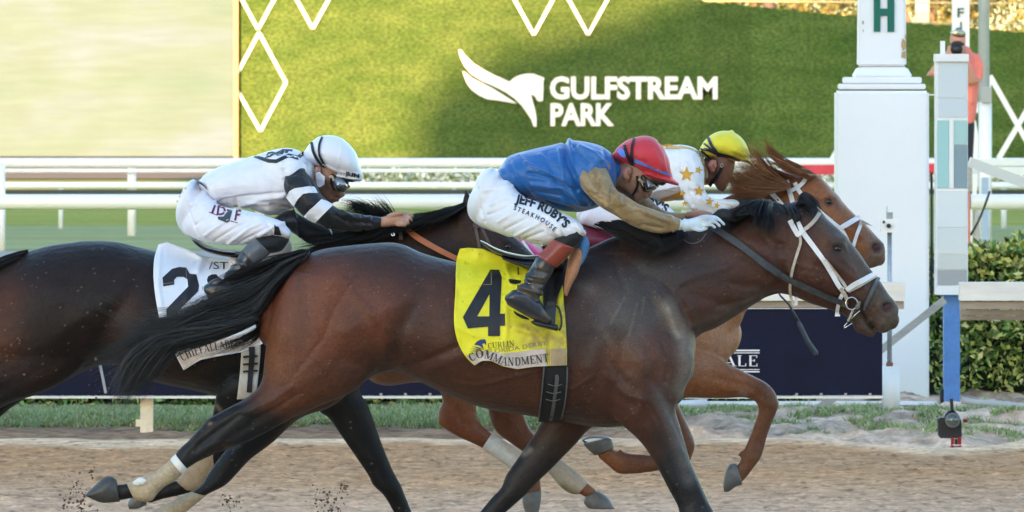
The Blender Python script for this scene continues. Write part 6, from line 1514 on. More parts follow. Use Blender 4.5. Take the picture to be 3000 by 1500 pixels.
MB().tube([W(x, y, Yr - .012) for x, y in [(2464, 845), (2474, 860), (2481, 853), (2471, 838), (2464, 845)]], .0018, 6).build('buckle', MH['metal'], br4, True)
strap('rein_loop_end', [(2462, 887), (2474, 891), (2484, 893)], [17, 17, 16], T, mat('muddy_rein_end', (.16, .13, .10), .7, noise=(60, .3)), br4, .022, fallback=Yr)
strap('rein', [(2086, 664), (2120, 686), (2160, 712), (2205, 746), (2252, 782), (2311, 820), (2350, 838), (2388, 855), (2430, 874), (2468, 888)], [17, 19, 19, 19, 20, 17, 17, 17, 16, 16], T, MH['rein'], br4, .030, thick=.006, fallback=29.7)
tubepx('rein_loop', [(1996, 686), (2008, 706), (2030, 713), (2052, 706), (2069, 684)], 1.6, 29.72, mat('grey_cord', (.18, .17, .16), .6), br4, tree=T, near=.03)

# ------------------------------------------------------------------ rider in blue
rb = Rider(30.0, 'jockey in blue silks with tan sleeves and red cap crouched on the yellow number 4')
m_blue = fabric('blue_silk', (.015, .125, .40), .42, bump=[(6, .014, (1, 1, 2.5)), (22, .004), (70, .001)], sheen=.3, spec=.5)
wb = [([(1655, 420), (1660, 470), (1690, 540), (1740, 590)], 7, -.010), ([(1668, 415), (1680, 470), (1720, 550)], 7, .008), ([(1640, 440), (1650, 520), (1700, 590)], 6, .006), ([(1600, 450), (1630, 540), (1680, 600)], 8, -.004), ([(1540, 480), (1600, 500), (1650, 530)], 5, .006), ([(1550, 505), (1620, 525), (1690, 560)], 5, -.007), ([(1560, 540), (1640, 550), (1720, 590)], 6, .007), ([(1560, 560), (1640, 575)], 4, -.005),
      ([(1490, 470), (1520, 530), (1560, 580)], 7, -.005), ([(1470, 500), (1500, 560)], 6, .006), ([(1700, 430), (1740, 450), (1760, 470)], 7, .006), ([(1720, 480), (1690, 450), (1680, 430)], 5, -.006), ([(1650, 590), (1720, 600)], 7, .006), ([(1600, 590), (1680, 615)], 5, -.005), ([(1770, 440), (1790, 490)], 5, -.005), ([(1580, 455), (1660, 500), (1720, 560)], 5, .004), ([(1520, 455), (1560, 500)], 5, .003)]
torso = [(1463, 495, 1500, 545, .13), (1478, 470, 1517, 568, .155), (1496, 455, 1540, 580, .165), (1560, 437, 1598, 600, .175), (1620, 424, 1640, 616, .185), (1668, 412, 1690, 622, .195), (1719, 416, 1730, 614, .195), (1762, 428, 1766, 600, .175), (1790, 448, 1794, 572, .13), (1802, 470, 1808, 545, .08)]
far_arm = [(1740, 460, 1790, 520, .06, .19), (1780, 520, 1850, 540, .055, .23), (1850, 600, 1880, 560, .05, .22), (1930, 655, 1945, 615, .042, .16), (2010, 655, 2012, 622, .032, .12)]
o, tb = rb.garment('silk_jacket', [torso, [(1690, 425, 1700, 560, .07, -.13), (1725, 430, 1725, 560, .07, -.175), (1760, 442, 1752, 540, .06, -.185), (1785, 470, 1765, 520, .04, -.17)]], m_blue, wb, post=1)
m_tan = mat('tan_satin_sleeve', attr=True, rough=.45, noise=[(14, .18), (60, .14)], bump=[(8, .020, (1, 1, 2)), (22, .008), (60, .0015)], sheen=.3, spec=.5)
ws = [([(1715, 490), (1740, 540), (1790, 575)], 5, -.006), ([(1705, 520), (1730, 565), (1780, 600)], 5, .006), ([(1740, 485), (1770, 530)], 5, .005), ([(1725, 560), (1760, 585)], 4, -.007), ([(1800, 560), (1820, 600)], 5, .006), ([(1830, 580), (1870, 620), (1900, 640)], 6, -.005), ([(1780, 600), (1830, 640)], 5, .006), ([(1860, 610), (1930, 640), (1970, 650)], 6, .005), ([(1880, 660), (1940, 670)], 5, -.005), ([(1890, 630), (1950, 655)], 4, -.004), ([(1965, 635), (1972, 675)], 4, .005), ([(1790, 545), (1790, 590)], 4, -.005), ([(1760, 500), (1750, 560)], 5, .004)]
near_arm = [(1716, 482, 1770, 478, .045, -.185), (1700, 508, 1788, 518, .062, -.205), (1701, 545, 1806, 556, .064, -.225), (1722, 572, 1830, 570, .062, -.24), (1758, 606, 1850, 584, .056, -.24), (1812, 637, 1874, 598, .048, -.23), (1862, 666, 1928, 618, .045, -.215), (1930, 684, 1958, 628, .040, -.195), (1986, 675, 1990, 640, .028, -.185)]
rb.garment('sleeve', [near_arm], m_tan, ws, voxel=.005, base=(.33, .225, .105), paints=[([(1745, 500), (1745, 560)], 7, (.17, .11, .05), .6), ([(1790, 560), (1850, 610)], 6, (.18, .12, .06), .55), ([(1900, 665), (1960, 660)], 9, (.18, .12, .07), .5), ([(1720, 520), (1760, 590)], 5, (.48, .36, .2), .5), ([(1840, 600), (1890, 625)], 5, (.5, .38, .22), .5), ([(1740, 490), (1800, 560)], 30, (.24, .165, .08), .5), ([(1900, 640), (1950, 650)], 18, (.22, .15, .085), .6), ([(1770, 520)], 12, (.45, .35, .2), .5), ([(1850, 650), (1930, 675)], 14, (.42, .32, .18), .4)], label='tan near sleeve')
rb.garment('sleeve', [far_arm], m_tan, [], voxel=.008, base=(.33, .225, .105))
pelvis = [(1450, 500, 1392, 540, .12), (1478, 500, 1371, 588, .16), (1500, 530, 1372, 630, .165), (1530, 565, 1398, 658, .15), (1560, 590, 1440, 678, .10)]
thN = [(1490, 520, 1402, 655, .11, -.09), (1522, 566, 1462, 684, .115, -.16), (1568, 588, 1534, 709, .105, -.23), (1620, 610, 1590, 718, .092, -.28), (1668, 632, 1650, 712, .078, -.315), (1698, 652, 1690, 700, .066, -.33), (1714, 674, 1711, 692, .045, -.335)]
mir = lambda st: [(*q[:5], -q[5] if len(q) > 5 else 0) for q in st]
wth = [([(1420, 560), (1500, 545)], 4, .004), ([(1440, 600), (1500, 575)], 4, .004), ([(1430, 630), (1500, 600), (1540, 580)], 4, -.004), ([(1460, 650), (1530, 610)], 4, .004), ([(1480, 672), (1560, 630)], 4, -.004), ([(1510, 690), (1590, 650)], 4, .004), ([(1540, 700), (1590, 680)], 4, -.004), ([(1400, 545), (1460, 515)], 4, .003), ([(1398, 540), (1405, 600), (1420, 650)], 2.5, -.004), ([(1600, 640), (1610, 690), (1640, 710)], 5, -.005), ([(1640, 660), (1660, 690)], 5, .006), ([(1670, 660), (1690, 680)], 4, -.005), ([(1685, 655), (1705, 680)], 4, .005), ([(1580, 640), (1640, 690)], 5, .004), ([(1500, 700), (1580, 712)], 5, -.004)]
m_wb = mat('muddy_white_breeches', attr=True, rough=.5, noise=(30, .05), bump=[(26, .003), (90, .0008)], sheen=.2)
o, tbr = rb.garment('breeches', [pelvis, thN, mir(thN)], m_wb, wth, base=(.78, .79, .85), paints=[([(1600, 600), (1700, 640)], 14, (.40, .30, .22), .45), ([(1640, 700), (1710, 680)], 14, (.55, .48, .42), .4), ([(1440, 680), (1560, 715)], 16, (.60, .58, .50), .45), ([(1620, 700), (1640, 690)], 12, (.45, .38, .32), .35)], post=1)
tt = text2d("JEFF RUBY'S", .045)
decal('lettering', place2d(tt, along([(1508, 592), (1560, 606), (1610, 630), (1650, 664), (1676, 694)], 24, 0, .93)), tbr, M['ink'], o, .0035, 6)
tt = text2d('S T E A K H O U S E', .02)
decal('lettering', place2d(tt, along([(1504, 614), (1550, 632), (1590, 652), (1620, 676), (1645, 704)], 13, 0, .84)), tbr, M['ink'], o, .0035, 6)
knee = [(1652, 690, 1716, 672, .06, -.335), (1636, 690, 1706, 702, .06, -.345), (1618, 703, 1688, 726, .056, -.35)]
for q in (knee, mir(knee)): rb.garment('knee_band', [q], MR['black'], [], voxel=.006)
bt = [(1620, 700, 1687, 727, .058, -.352), (1597, 726, 1658, 760, .056, -.355), (1574, 750, 1629, 786, .052, -.36)]
m_bt = mat('brown_boot_top', (.27, .048, .026), .33, spec=.5, noise=[(5, .1), (40, .12)], coat=.2, bump=(50, .0006))
for q in (bt, mir(bt)): rb.garment('boot_top', [(q, {'cap': .05})], m_bt, [], voxel=.005)
boot = [(1574, 751, 1626, 784, .050, -.36), (1556, 781, 1616, 806, .046, -.362), (1541, 806, 1604, 826, .042, -.365), (1524, 834, 1590, 850, .041, -.368), (1512, 850, 1580, 872, .040, -.37)]
foot = [(1487, 862, 1482, 882, .030, -.37), (1510, 846, 1494, 894, .038, -.37), (1548, 846, 1524, 912, .041, -.37), (1578, 872, 1556, 930, .042, -.37), (1594, 902, 1586, 942, .040, -.37), (1610, 922, 1606, 946, .032, -.37), (1618, 932, 1616, 944, .018, -.37)]
wbt = [([(1560, 790), (1600, 800)], 4, -.005), ([(1545, 805), (1590, 815)], 4, .005), ([(1530, 825), (1590, 835)], 4, -.006), ([(1520, 840), (1570, 855), (1585, 862)], 4, .006), ([(1510, 850), (1550, 862), (1575, 880)], 3.5, -.006), ([(1575, 770), (1570, 800)], 4, .004), ([(1540, 820), (1560, 845)], 4, -.004), ([(1580, 890), (1600, 925)], 5, .003), ([(1486, 888), (1530, 915), (1580, 940), (1612, 946)], 3, .003)]
m_boot = mat('muddy_black_boot', attr=True, rough=.33, spec=.55, coat=.15, noise=[(22, .3), (70, .25)], bump=[(40, .001)])
for q in ([boot, foot], [mir(boot), mir(foot)]): rb.garment('boot', q, m_boot, wbt, voxel=.005, base=(.022, .028, .042), paints=[([(1590, 790), (1580, 830), (1560, 850)], 18, (.13, .095, .06), .65), ([(1520, 845), (1570, 870)], 8, (.14, .10, .06), .6), ([(1490, 893), (1540, 920), (1600, 944)], 6, (.12, .09, .06), .7), ([(1595, 915), (1610, 930)], 9, (.15, .12, .08), .6)], post=1)
# head and hands
rb.skin += [loft(q, 30.0) for q in (
    [(1822, 440, 1950, 470, .060), (1816, 470, 1950, 505, .078), (1814, 500, 1925, 535, .080), (1818, 528, 1914, 552, .074), (1824, 552, 1904, 568, .066), (1838, 572, 1894, 582, .054), (1852, 586, 1878, 592, .040)],
    [(1780, 470, 1796, 556, .075), (1808, 474, 1818, 566, .070), (1840, 480, 1850, 580, .062)],
    [(1880, 548, 1911, 546, .022), (1882, 560, 1912, 562, .018), (1885, 571, 1907, 574, .014)])]
hand = [capsule([(1985, 657, -.185), (2012, 660, -.185), (2040, 656, -.18), (2068, 648, -.175), (2088, 644, -.17)], [17, 18, 20, 20, 14], 30.0, 18)]
for (b0, m0, t0, dz) in (((2072, 638), (2094, 636), (2111, 646), -.15), ((2074, 644), (2100, 640), (2121, 657), -.17), ((2072, 652), (2094, 650), (2108, 662), -.19), ((2064, 660), (2082, 658), (2094, 666), -.205)):
    hand.append(capsule([(*b0, dz), (*m0, dz - .004), (*t0, dz)], [6.2, 5.6, 4.6], 30.0, 10))
hand.append(capsule([(2030, 668, -.20), (2050, 674, -.21), (2070, 670, -.20)], [7, 6, 4.5], 30.0, 10))
v, f, e = remesh(hand, .0028, 3)
v = sculpt(v, f, [([(2050, 640), (2080, 640)], 4, .002), ([(1998, 640), (1998, 676)], 4, -.003), ([(2006, 640), (2006, 676)], 4, .002)], 30.0, -1)
o = mk('glove', v, f, mat('pale_blue_glove', attr=True, rough=.7, noise=(40, .08), bump=(120, .0006)), rb.root, True, paint(v, (.62, .72, .80), [([(2060, 640), (2090, 650)], 12, (.42, .36, .30), .5), ([(2000, 672), (2030, 668)], 8, (.45, .50, .48), .4)])); o['label'] = 'pale blue glove closed on the rein'
fh = [(2010, 640, 2012, 620, .02, .10), (2050, 645, 2055, 615, .03, .08), (2085, 640, 2085, 622, .02, .05)]
rb.skin.append(loft(fh, 30.0)); rb.core += [capsule([(1980, 657, -.185), (2010, 660, -.185), (2040, 656, -.18), (2066, 648, -.175)], [12, 13, 14, 13], 30.0, 12)]
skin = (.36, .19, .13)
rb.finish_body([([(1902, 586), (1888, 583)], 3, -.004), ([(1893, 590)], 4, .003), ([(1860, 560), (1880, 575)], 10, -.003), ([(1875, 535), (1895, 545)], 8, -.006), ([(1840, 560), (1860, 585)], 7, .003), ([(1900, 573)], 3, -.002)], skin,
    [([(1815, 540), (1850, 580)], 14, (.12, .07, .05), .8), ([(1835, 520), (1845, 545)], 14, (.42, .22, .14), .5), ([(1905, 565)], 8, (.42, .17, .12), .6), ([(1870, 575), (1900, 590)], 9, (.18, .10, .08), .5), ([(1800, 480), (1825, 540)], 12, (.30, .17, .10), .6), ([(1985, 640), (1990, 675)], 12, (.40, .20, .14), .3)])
ear = [loft([(1834, 492, 1850, 494, .012, -.085), (1824, 504, 1850, 508, .014, -.09), (1822, 518, 1846, 522, .013, -.088), (1828, 528, 1840, 531, .009, -.082)], 30.0, n=14)]
v, f, e = remesh(ear, .002, 2); v = sculpt(v, f, [([(1842, 503), (1845, 515)], 4, -.006)], 30.0, -1); mk('ear', v, f, MR['skin'], rb.root, True, paint(v, (.42, .20, .15), [([(1842, 508)], 5, (.25, .09, .07), .8)]))
# cap
m_red = fabric('red_cap_cover', (.62, .045, .065), .5, bump=[(30, .003), (80, .001)])
wh = [([(1862, 480), (1885, 500), (1910, 515)], 4, .004), ([(1900, 480), (1930, 500)], 4, .004), ([(1880, 470), (1920, 490)], 3, -.003), ([(1930, 415), (1950, 450), (1960, 500)], 3, -.003), ([(1812, 470), (1850, 492), (1900, 516), (1960, 535)], 2.5, -.004), ([(1850, 510), (1900, 525), (1950, 540)], 3, .003), ([(1915, 440), (1935, 480), (1930, 520)], 5, .003)]
cap = [(1799, 446, 1800, 468, .05), (1810, 430, 1818, 482, .080), (1834, 412, 1846, 492, .103), (1860, 402, 1872, 507, .115), (1890, 397, 1896, 518, .119), (1918, 405, 1924, 526, .114), (1942, 428, 1948, 532, .095), (1959, 465, 1963, 532, .065), (1965, 495, 1968, 524, .035)]
o, tc = rb.garment('cap', [cap, [(1880, 500, 1880, 516, .09), (1930, 514, 1930, 531, .088), (1970, 524, 1966, 540, .065), (1989, 536, 1986, 545, .030)]], m_red, wh, voxel=.005, core=False, label='red fabric cap cover over the helmet')
decal('cap_stripe', [(1808, 444), (1818, 432), (1834, 448), (1831, 464), (1820, 458)], tc, mat('sky_blue_band', (.13, .27, .80), .5), o, .002, 7)
decal('cap_stripe', [(1858, 464), (1875, 472), (1920, 495), (1962, 508), (1966, 516), (1935, 508), (1900, 492), (1858, 476)], tc, bpy.data.materials['sky_blue_band'], o, .002, 7)
strap('elastic_strap', [(1829, 424), (1836, 450), (1850, 480), (1862, 505), (1874, 522)], [8, 9, 10, 11, 11], tc, MR['black'], o, .004)
strap('elastic_strap', [(1858, 404), (1851, 430), (1850, 460), (1855, 490), (1866, 512)], [7, 7, 8, 9, 9], tc, MR['black'], o, .006)
tb2 = rb.tree
v, f = loft([(1874, 518, 1890, 512, .03, -.055), (1876, 545, 1905, 525, .035, -.055), (1885, 562, 1922, 536, .04, -.045), (1900, 564, 1930, 545, .04, -.03), (1908, 558, 1926, 550, .03, -.02)], 30.0, n=20); gg = mk('goggles', v, f, MR['gframe'], rb.root, True)
v, f = loft([(1888, 530, 1906, 528, .02, -.085), (1890, 556, 1920, 540, .026, -.085), (1902, 560, 1924, 548, .02, -.075)], 30.0, n=18); mk('lens', v, f, MR['goggle'], gg, True)
strap('goggle_strap', [(1870, 524), (1880, 532), (1888, 545)], 8, tb2, MR['buckle'], gg, .02, fallback=29.9)
v, f = loft([(1890, 522, 1880, 530, .05, -.02), (1925, 530, 1920, 540, .06, -.01), (1950, 533, 1940, 544, .05, 0)], 30.0, n=16); mk('cap_peak_lining', v, f, MR['black'], rb.root, True)
strap('chin_strap', [(1866, 515), (1868, 540), (1858, 565), (1840, 585)], 7, tb2, MR['black'], rb.root, .006, fallback=29.93)
# ------------------------------------------------------------------ tack of number 2
def c2b(pts): return [(440 + x / 3.067, 680 + y / 3.067) for x, y in pts]
G = patch([(464, 716), (451, 765), (452, 843), (471, 947), (505, 1022), (538, 1085)], [(690, 768), (735, 850), (772, 930), (785, 980), (768, 1008)], 60, 60)
t = np.linspace(0, 1, 60)[:, None]; X0 = G[:, :, 0]
G[:, :, 1] += t ** 8 * np.interp(X0, [538, 587, 640, 707, 768], [0, -14, -7, 4, 0]) + (1 - t) ** 5 * np.interp(X0, [464, 489, 538, 596, 668, 700], [0, -12, -6, 4, 0, 0])
def wrA(x, y):
    P = np.stack((x.ravel(), y.ravel()), 1); w_ = np.zeros(len(P))
    for l, r, a in [([(560, 735), (590, 755), (580, 790)], 8, .012), ([(600, 760), (560, 820), (545, 880)], 8, .009), ([(470, 730), (463, 830), (478, 930)], 5, .007), ([(520, 1030), (580, 1040), (700, 1015)], 5, .006), ([(560, 730), (600, 748)], 6, -.010), ([(620, 800), (600, 870)], 8, .006), ([(620, 1030), (625, 1050)], 5, -.010)]:
        w_ += a * np.exp(-(dpoly(P, l) / r) ** 2)
    return w_.reshape(x.shape) + .0015 * vnoise(x / 22, y / 30, 5)
sc2 = drape('saddle_cloth', G, h2.tree, mat('saddle_cloth_white', (.80, .84, .92), .5, noise=(20, .03), bump=[(60, .0015), (200, .0004)]), None, near=.022, wr=wrA, smooth=30, loc=tuple(W(600, 880, 31.0)))
tag(sc2, 'white saddle cloth with a big black 2, partly under the flowing black tail', 'saddle cloth')
t2_ = bvh_of(sc2)
decal('number', c2b([(118, 488), (110, 408), (195, 330), (260, 313), (325, 318), (355, 372), (415, 380), (440, 480), (432, 530), (250, 712), (262, 800), (330, 830), (330, 900), (150, 880), (145, 690), (340, 490), (335, 425), (300, 402), (240, 402), (215, 430), (217, 470)]), t2_, M['ink'], sc2, .0025, 7)
xs_ = list(np.linspace(541, 762, 16)); bt2 = lambda x: float(np.interp(x, [538, 587, 640, 707, 768], [1082, 1051, 1038, 1029, 1006]))
tp2 = lambda x: float(np.interp(x, [508, 560, 640, 707, 768], [1020, 1014, 995, 985, 972]))
decal('name_band', [(507, 1021)] + [(538, 1081)] + [(x, bt2(x) - 1.5) for x in xs_[1:]] + [(x, tp2(x)) for x in np.linspace(766, 512, 16)], t2_, m_band, sc2, .0018, 9)
tt = serif2d('CHIEFALLABEE', .04, 1.2)
decal('lettering', place2d(tt, along([(534, 1061), (560, 1046), (600, 1033), (650, 1023), (704, 1013)], 23, .1, .92)), t2_, mat('faded_ink2', (.04, .04, .05), .6), sc2, .004, 6)
tt = text2d('/ST', 0); decal('lettering', place2d(tt, fit(tt, 612, 668, 788, 21)), t2_, M['ink'], sc2, .003, 6)
tt = text2d('ID', 0); decal('lettering', place2d(tt, fit(tt, 592, 607, 851, 12)), t2_, mat('green_print', (.10, .30, .22), .5), sc2, .003, 6)
decal('printed_emblem', [(606, 820), (610, 809), (620, 804), (634, 803), (640, 812), (634, 828), (618, 831), (608, 828)], t2_, M['ink'], sc2, .003, 6)
decal('seam', [c2b([(322, 322), (325, 322), (327, 418), (324, 418)]), c2b([(118, 463), (215, 450), (215, 453), (118, 466)])], t2_, mat('pale_seam', (.45, .25, .2), .6), sc2, .004, 6)
sd2 = empty('saddle', tuple(W(640, 740, 31.3)), 'small black racing saddle with white piping under the rider in white and black', 'saddle')
def part2(name, st, m, **k):
    v, f = loft(st, 31.3, **k); return mk(name, v, f, m, sd2, True)
part2('seat', [(562, 699, 563, 703, .05), (574, 706, 576, 718, .09), (600, 722, 604, 736, .12), (640, 734, 645, 748, .14), (680, 738, 682, 754, .14), (694, 736, 696, 756, .13), (740, 735, 742, 768, .12), (790, 725, 800, 760, .10)], MH['saddle'], n=20)
part2('piping', [(563, 698, 564, 701, .055), (576, 703, 578, 707, .10), (604, 720, 606, 724, .135), (650, 732, 651, 735, .155), (692, 736, 692, 739, .15)], MH['nylon'], n=20)
part2('pad', [(680, 748, 700, 785, .22), (740, 752, 750, 790, .24), (800, 735, 810, 775, .22), (838, 705, 845, 758, .16)], mat('beige_pad', (.62, .50, .42), .7, noise=(20, .1)), n=20)
part2('pad_edge', [(772, 756, 774, 766, .25), (800, 752, 802, 762, .24), (826, 750, 828, 758, .20)], MH['nylon'], n=18)
gi2 = empty('girth', tuple(W(735, 1060, 31.0)), 'pale girth with laced black elastic below the white number 2 cloth', 'girth')
G = patch([(707, 1015), (706, 1050), (701, 1110), (694, 1170)], [(764, 995), (762, 1050), (756, 1110), (748, 1170)], 10, 22)
drape('girth_band', G, h2.tree, mat('stained_pale_girth', (.50, .45, .38), .7, noise=(30, .2)), gi2, near=.022, thick=.008, smooth=8)
tg2 = bvh_of(bpy.data.objects['girth_band.001'])
strap('centre_strap', [(737, 1016), (738, 1040), (735, 1080), (730, 1150)], [18, 16, 15, 15], tg2, MH['elastic'], gi2, near=.004)
for y in (1044, 1066, 1087):
    strap('rung', [(712, y + 2), (733, y), (755, y - 1)], 6, tg2, MH['elastic'], gi2, near=.008)
br2 = empty('bridle', tuple(W(1400, 690, 31.1)), 'dark brown bridle and orange brown rubber rein of the very dark horse', 'bridle')
m_brn = mat('dark_brown_leather', (.055, .035, .028), .5, noise=(40, .2))
T = h2.tree
strap('cheek_strap', [(1388, 640), (1396, 680), (1404, 722), (1410, 770)], 9, T, m_brn, br2, .005)
strap('crown_strap', [(1402, 640), (1414, 672), (1432, 712), (1450, 760)], 9, T, m_brn, br2, .006)
strap('brow_strap', [(1440, 650), (1420, 655), (1400, 665), (1385, 660)], 7, T, m_brn, br2, .008)
strap('rein', [(1180, 660), (1215, 690), (1255, 715), (1298, 738), (1400, 790), (1500, 850)], [14, 17, 17, 16, 14, 12], T, MH['brownrein'], br2, .02, thick=.006, fallback=31.1)
strap('rein_end', [(1171, 662), (1173, 680), (1175, 702)], 11, T, mat('grey_rein_strap', (.09, .09, .10), .6), br2, .02, fallback=31.1)
MB().tube([W(x, y, 31.08) for x, y in [(1146, 684), (1150, 692), (1156, 690), (1153, 682)]], .003, 6).build('rein_buckle', MH['metal'], br2, True)

# ------------------------------------------------------------------ rider in white with black sleeves
ra = Rider(31.3, 'jockey in white with black hooped sleeves and white helmet, riding number 2')
m_ws = fabric('white_silk', (.82, .83, .90), .48, bump=[(6, .016, (1, 1, 2)), (20, .006), (60, .0012)], sheen=.25)
wa = [([(640, 590), (720, 575), (830, 565)], 4, -.005), ([(640, 610), (720, 590), (830, 575)], 6, .004), ([(700, 600), (740, 590), (790, 600)], 5, .006), ([(730, 610), (800, 600), (850, 610)], 5, -.006), ([(830, 500), (845, 560), (860, 600)], 5, -.006), ([(600, 520), (620, 570), (650, 600)], 6, .004), ([(690, 585), (700, 605)], 5, -.006), ([(640, 500), (760, 470)], 8, .003), ([(860, 460), (900, 480)], 5, .004), ([(780, 610), (820, 625)], 5, .006), ([(820, 470), (830, 520)], 6, .004)]
torsoA = [(590, 524, 618, 580, .12), (607, 506, 646, 602, .155), (655, 484, 698, 608, .175), (700, 469, 745, 617, .185), (748, 455, 790, 631, .195), (800, 439, 832, 622, .20), (845, 433, 862, 610, .19), (880, 443, 882, 588, .155), (896, 458, 906, 560, .09)]
o, tja = ra.garment('silk_jacket', [torsoA, [(790, 450, 800, 590, .07, -.13), (830, 452, 835, 585, .07, -.17), (868, 462, 860, 560, .06, -.18), (890, 480, 880, 540, .04, -.17)]], m_ws, wa, post=1)
decal('printed_border', [[(741, 460), (752, 455), (790, 466), (808, 467), (845, 449), (872, 455), (888, 443), (893, 452), (874, 468), (846, 460), (810, 478), (786, 477)]], tja, M['ink'], o, .003, 6)
tt = text2d('M', .06); decal('printed_letter', place2d(tt, lambda u, v: (776 + u * 48 + v * 8, 462 - u * 9 - v * 15)), tja, M['ink'], o, .003, 5)
decal('printed_letter', [[(822, 436), (858, 437), (856, 444), (846, 442), (842, 448), (834, 448), (836, 441), (822, 442)]], tja, M['ink'], o, .003, 5)
armA = [(846, 500, 900, 500, .05, -.185), (832, 526, 926, 538, .068, -.215), (834, 560, 942, 570, .068, -.23), (860, 602, 974, 600, .064, -.24), (890, 634, 1004, 617, .058, -.24), (930, 656, 1032, 623, .050, -.235), (977, 673, 1060, 627, .044, -.22), (1056, 678, 1070, 630, .038, -.205), (1110, 667, 1114, 635, .029, -.19)]
wsA = [([(900, 500), (925, 560)], 5, -.004), ([(840, 520), (870, 590)], 5, .004), ([(985, 630), (1030, 660)], 5, -.005), ([(1000, 620), (1040, 640), (1080, 640)], 5, .005), ([(1020, 650), (1090, 655)], 5, -.004), ([(1060, 632), (1065, 676)], 3, -.005), ([(1085, 635), (1085, 670)], 3, .004), ([(930, 640), (960, 665)], 5, .005), ([(960, 610), (975, 650)], 5, .004)]
m_bs = fabric('black_silk_sleeve', (.016, .017, .021), .42, bump=[(9, .018), (22, .007), (60, .0015)], sheen=.15)
o, tsa = ra.garment('sleeve', [armA], m_bs, wsA)
decal('sleeve_hoop', [(837, 578), (848, 560), (862, 552), (908, 545), (922, 547), (932, 565), (905, 565), (888, 568), (874, 582), (860, 605)], tsa, m_ws, o, .004, 7)
decal('sleeve_hoop', [(890, 634), (905, 617), (919, 605), (942, 583), (960, 589), (977, 599), (954, 622), (938, 638), (923, 654), (905, 646)], tsa, m_ws, o, .004, 7)
farA = [(820, 520, 860, 600, .06, .16), (860, 610, 900, 690, .055, .17), (930, 655, 950, 712, .05, .17), (1010, 660, 1015, 700, .042, .14), (1080, 655, 1085, 690, .032, .10)]
ra.garment('sleeve', [farA], m_bs, [])
ra.garment('under_sleeve', [[(800, 640, 830, 665, .05, -.10), (850, 615, 870, 690, .06, -.11), (900, 640, 910, 715, .055, -.12), (960, 665, 965, 705, .04, -.12)]], m_bs, [([(860, 620), (880, 690)], 5, .005)])
pelA = [(572, 530, 530, 570, .12), (582, 534, 516, 615, .16), (604, 562, 519, 655, .165), (632, 592, 542, 688, .15), (660, 600, 580, 702, .10)]
thA = [(604, 562, 540, 683, .11, -.09), (642, 600, 590, 706, .115, -.16), (690, 610, 656, 717, .105, -.23), (745, 622, 715, 717, .092, -.28), (790, 636, 765, 702, .08, -.32), (824, 648, 812, 698, .068, -.335), (848, 672, 840, 700, .048, -.34)]
wtA = [([(545, 560), (620, 565)], 4, .004), ([(560, 600), (640, 590)], 4, .004), ([(570, 660), (620, 620), (680, 610)], 4, -.004), ([(600, 690), (660, 650), (720, 630)], 4, .004), ([(630, 705), (690, 665), (750, 640)], 4, -.004), ([(670, 712), (730, 670), (780, 650)], 4, .005), ([(700, 712), (750, 685), (790, 665)], 4, -.004), ([(760, 690), (800, 665), (830, 655)], 5, .005), ([(545, 590), (560, 640), (580, 690)], 3, -.004), ([(780, 650), (800, 690)], 4, -.004)]
o, tpa = ra.garment('breeches', [pelA, thA, mir(thA)], fabric('white_stretch_breeches', (.80, .81, .92), .5, bump=[(26, .003), (90, .0008)]), wtA, post=1)
m_mar = mat('maroon_print', (.16, .010, .030), .5)
tt = text2d('I', .03); decal('lettering', place2d(tt, lambda u, v: (618 + u * 26 + v * 9, 624 + u * 6 - v * 23)), tpa, m_mar, o, .004, 6)
tt = text2d('D', .03); decal('lettering', place2d(tt, lambda u, v: (634 + u * 25 + v * 4, 628 + u * 3 - v * 26)), tpa, m_mar, o, .004, 6)
tt = text2d('F', .03); decal('lettering', place2d(tt, lambda u, v: (686 + u * 25 + v * 6, 644 + u * 5 - v * 32)), tpa, m_mar, o, .004, 6)
decal('printed_line', [[(612, 620), (638, 630), (637, 632), (611, 622)], [(676, 646), (697, 652), (696, 654), (675, 648)]], tpa, m_mar, o, .004, 6)
decal('printed_emblem', [(637, 635), (655, 634), (664, 622), (665, 612), (681, 616), (676, 634), (672, 648), (664, 652), (652, 648), (640, 643)], tpa, mat('grey_black_print', (.05, .055, .065), .5), o, .004, 6)
m_red2 = mat('faint_red_print', (.50, .10, .14), .5)
for q in ((520, 594), (527, 580), (534, 567), (543, 556)):
    tt = text2d('B', 0); decal('lettering', place2d(tt, lambda u, v, q=q: (q[0] + u * 6 - v * 4, q[1] - u * 8 - v * 4)), tpa, m_red2, o, .004, 5)
decal('printed_patch', [(803, 657), (808, 662), (817, 665), (825, 690), (802, 688), (804, 672)], tpa, M['ink'], o, .004, 6)
v, f = loft([(578, 528, 584, 536, .13), (592, 532, 598, 544, .15), (606, 545, 612, 558, .155)], 31.3, n=24); mk('belt', v, f, MR['black'], ra.root, True)
kA = [(772, 686, 846, 708, .058, -.335), (756, 692, 826, 734, .058, -.345), (748, 697, 797, 742, .056, -.35)]
for q in (kA, mir(kA)): ra.garment('knee_band', [q], MR['black'], [], voxel=.006)
bA = [(748, 696, 794, 742, .058, -.352), (728, 713, 772, 760, .056, -.355), (709, 732, 750, 779, .054, -.36)]
for q in (bA, mir(bA)): ra.garment('boot_top', [(q, {'cap': .05})], mat('grey_boot_top', (.11, .12, .14), .4, spec=.5, noise=(20, .15)), [], voxel=.005)
btA = [(708, 733, 746, 780, .050, -.36), (694, 758, 728, 800, .046, -.362), (682, 780, 712, 818, .042, -.365), (660, 798, 695, 838, .040, -.37)]
ftA = [(606, 832, 604, 862, .032, -.37), (628, 816, 615, 888, .038, -.37), (660, 812, 640, 905, .041, -.37), (695, 838, 668, 925, .042, -.37), (725, 868, 698, 938, .040, -.37), (748, 895, 735, 942, .03, -.37)]
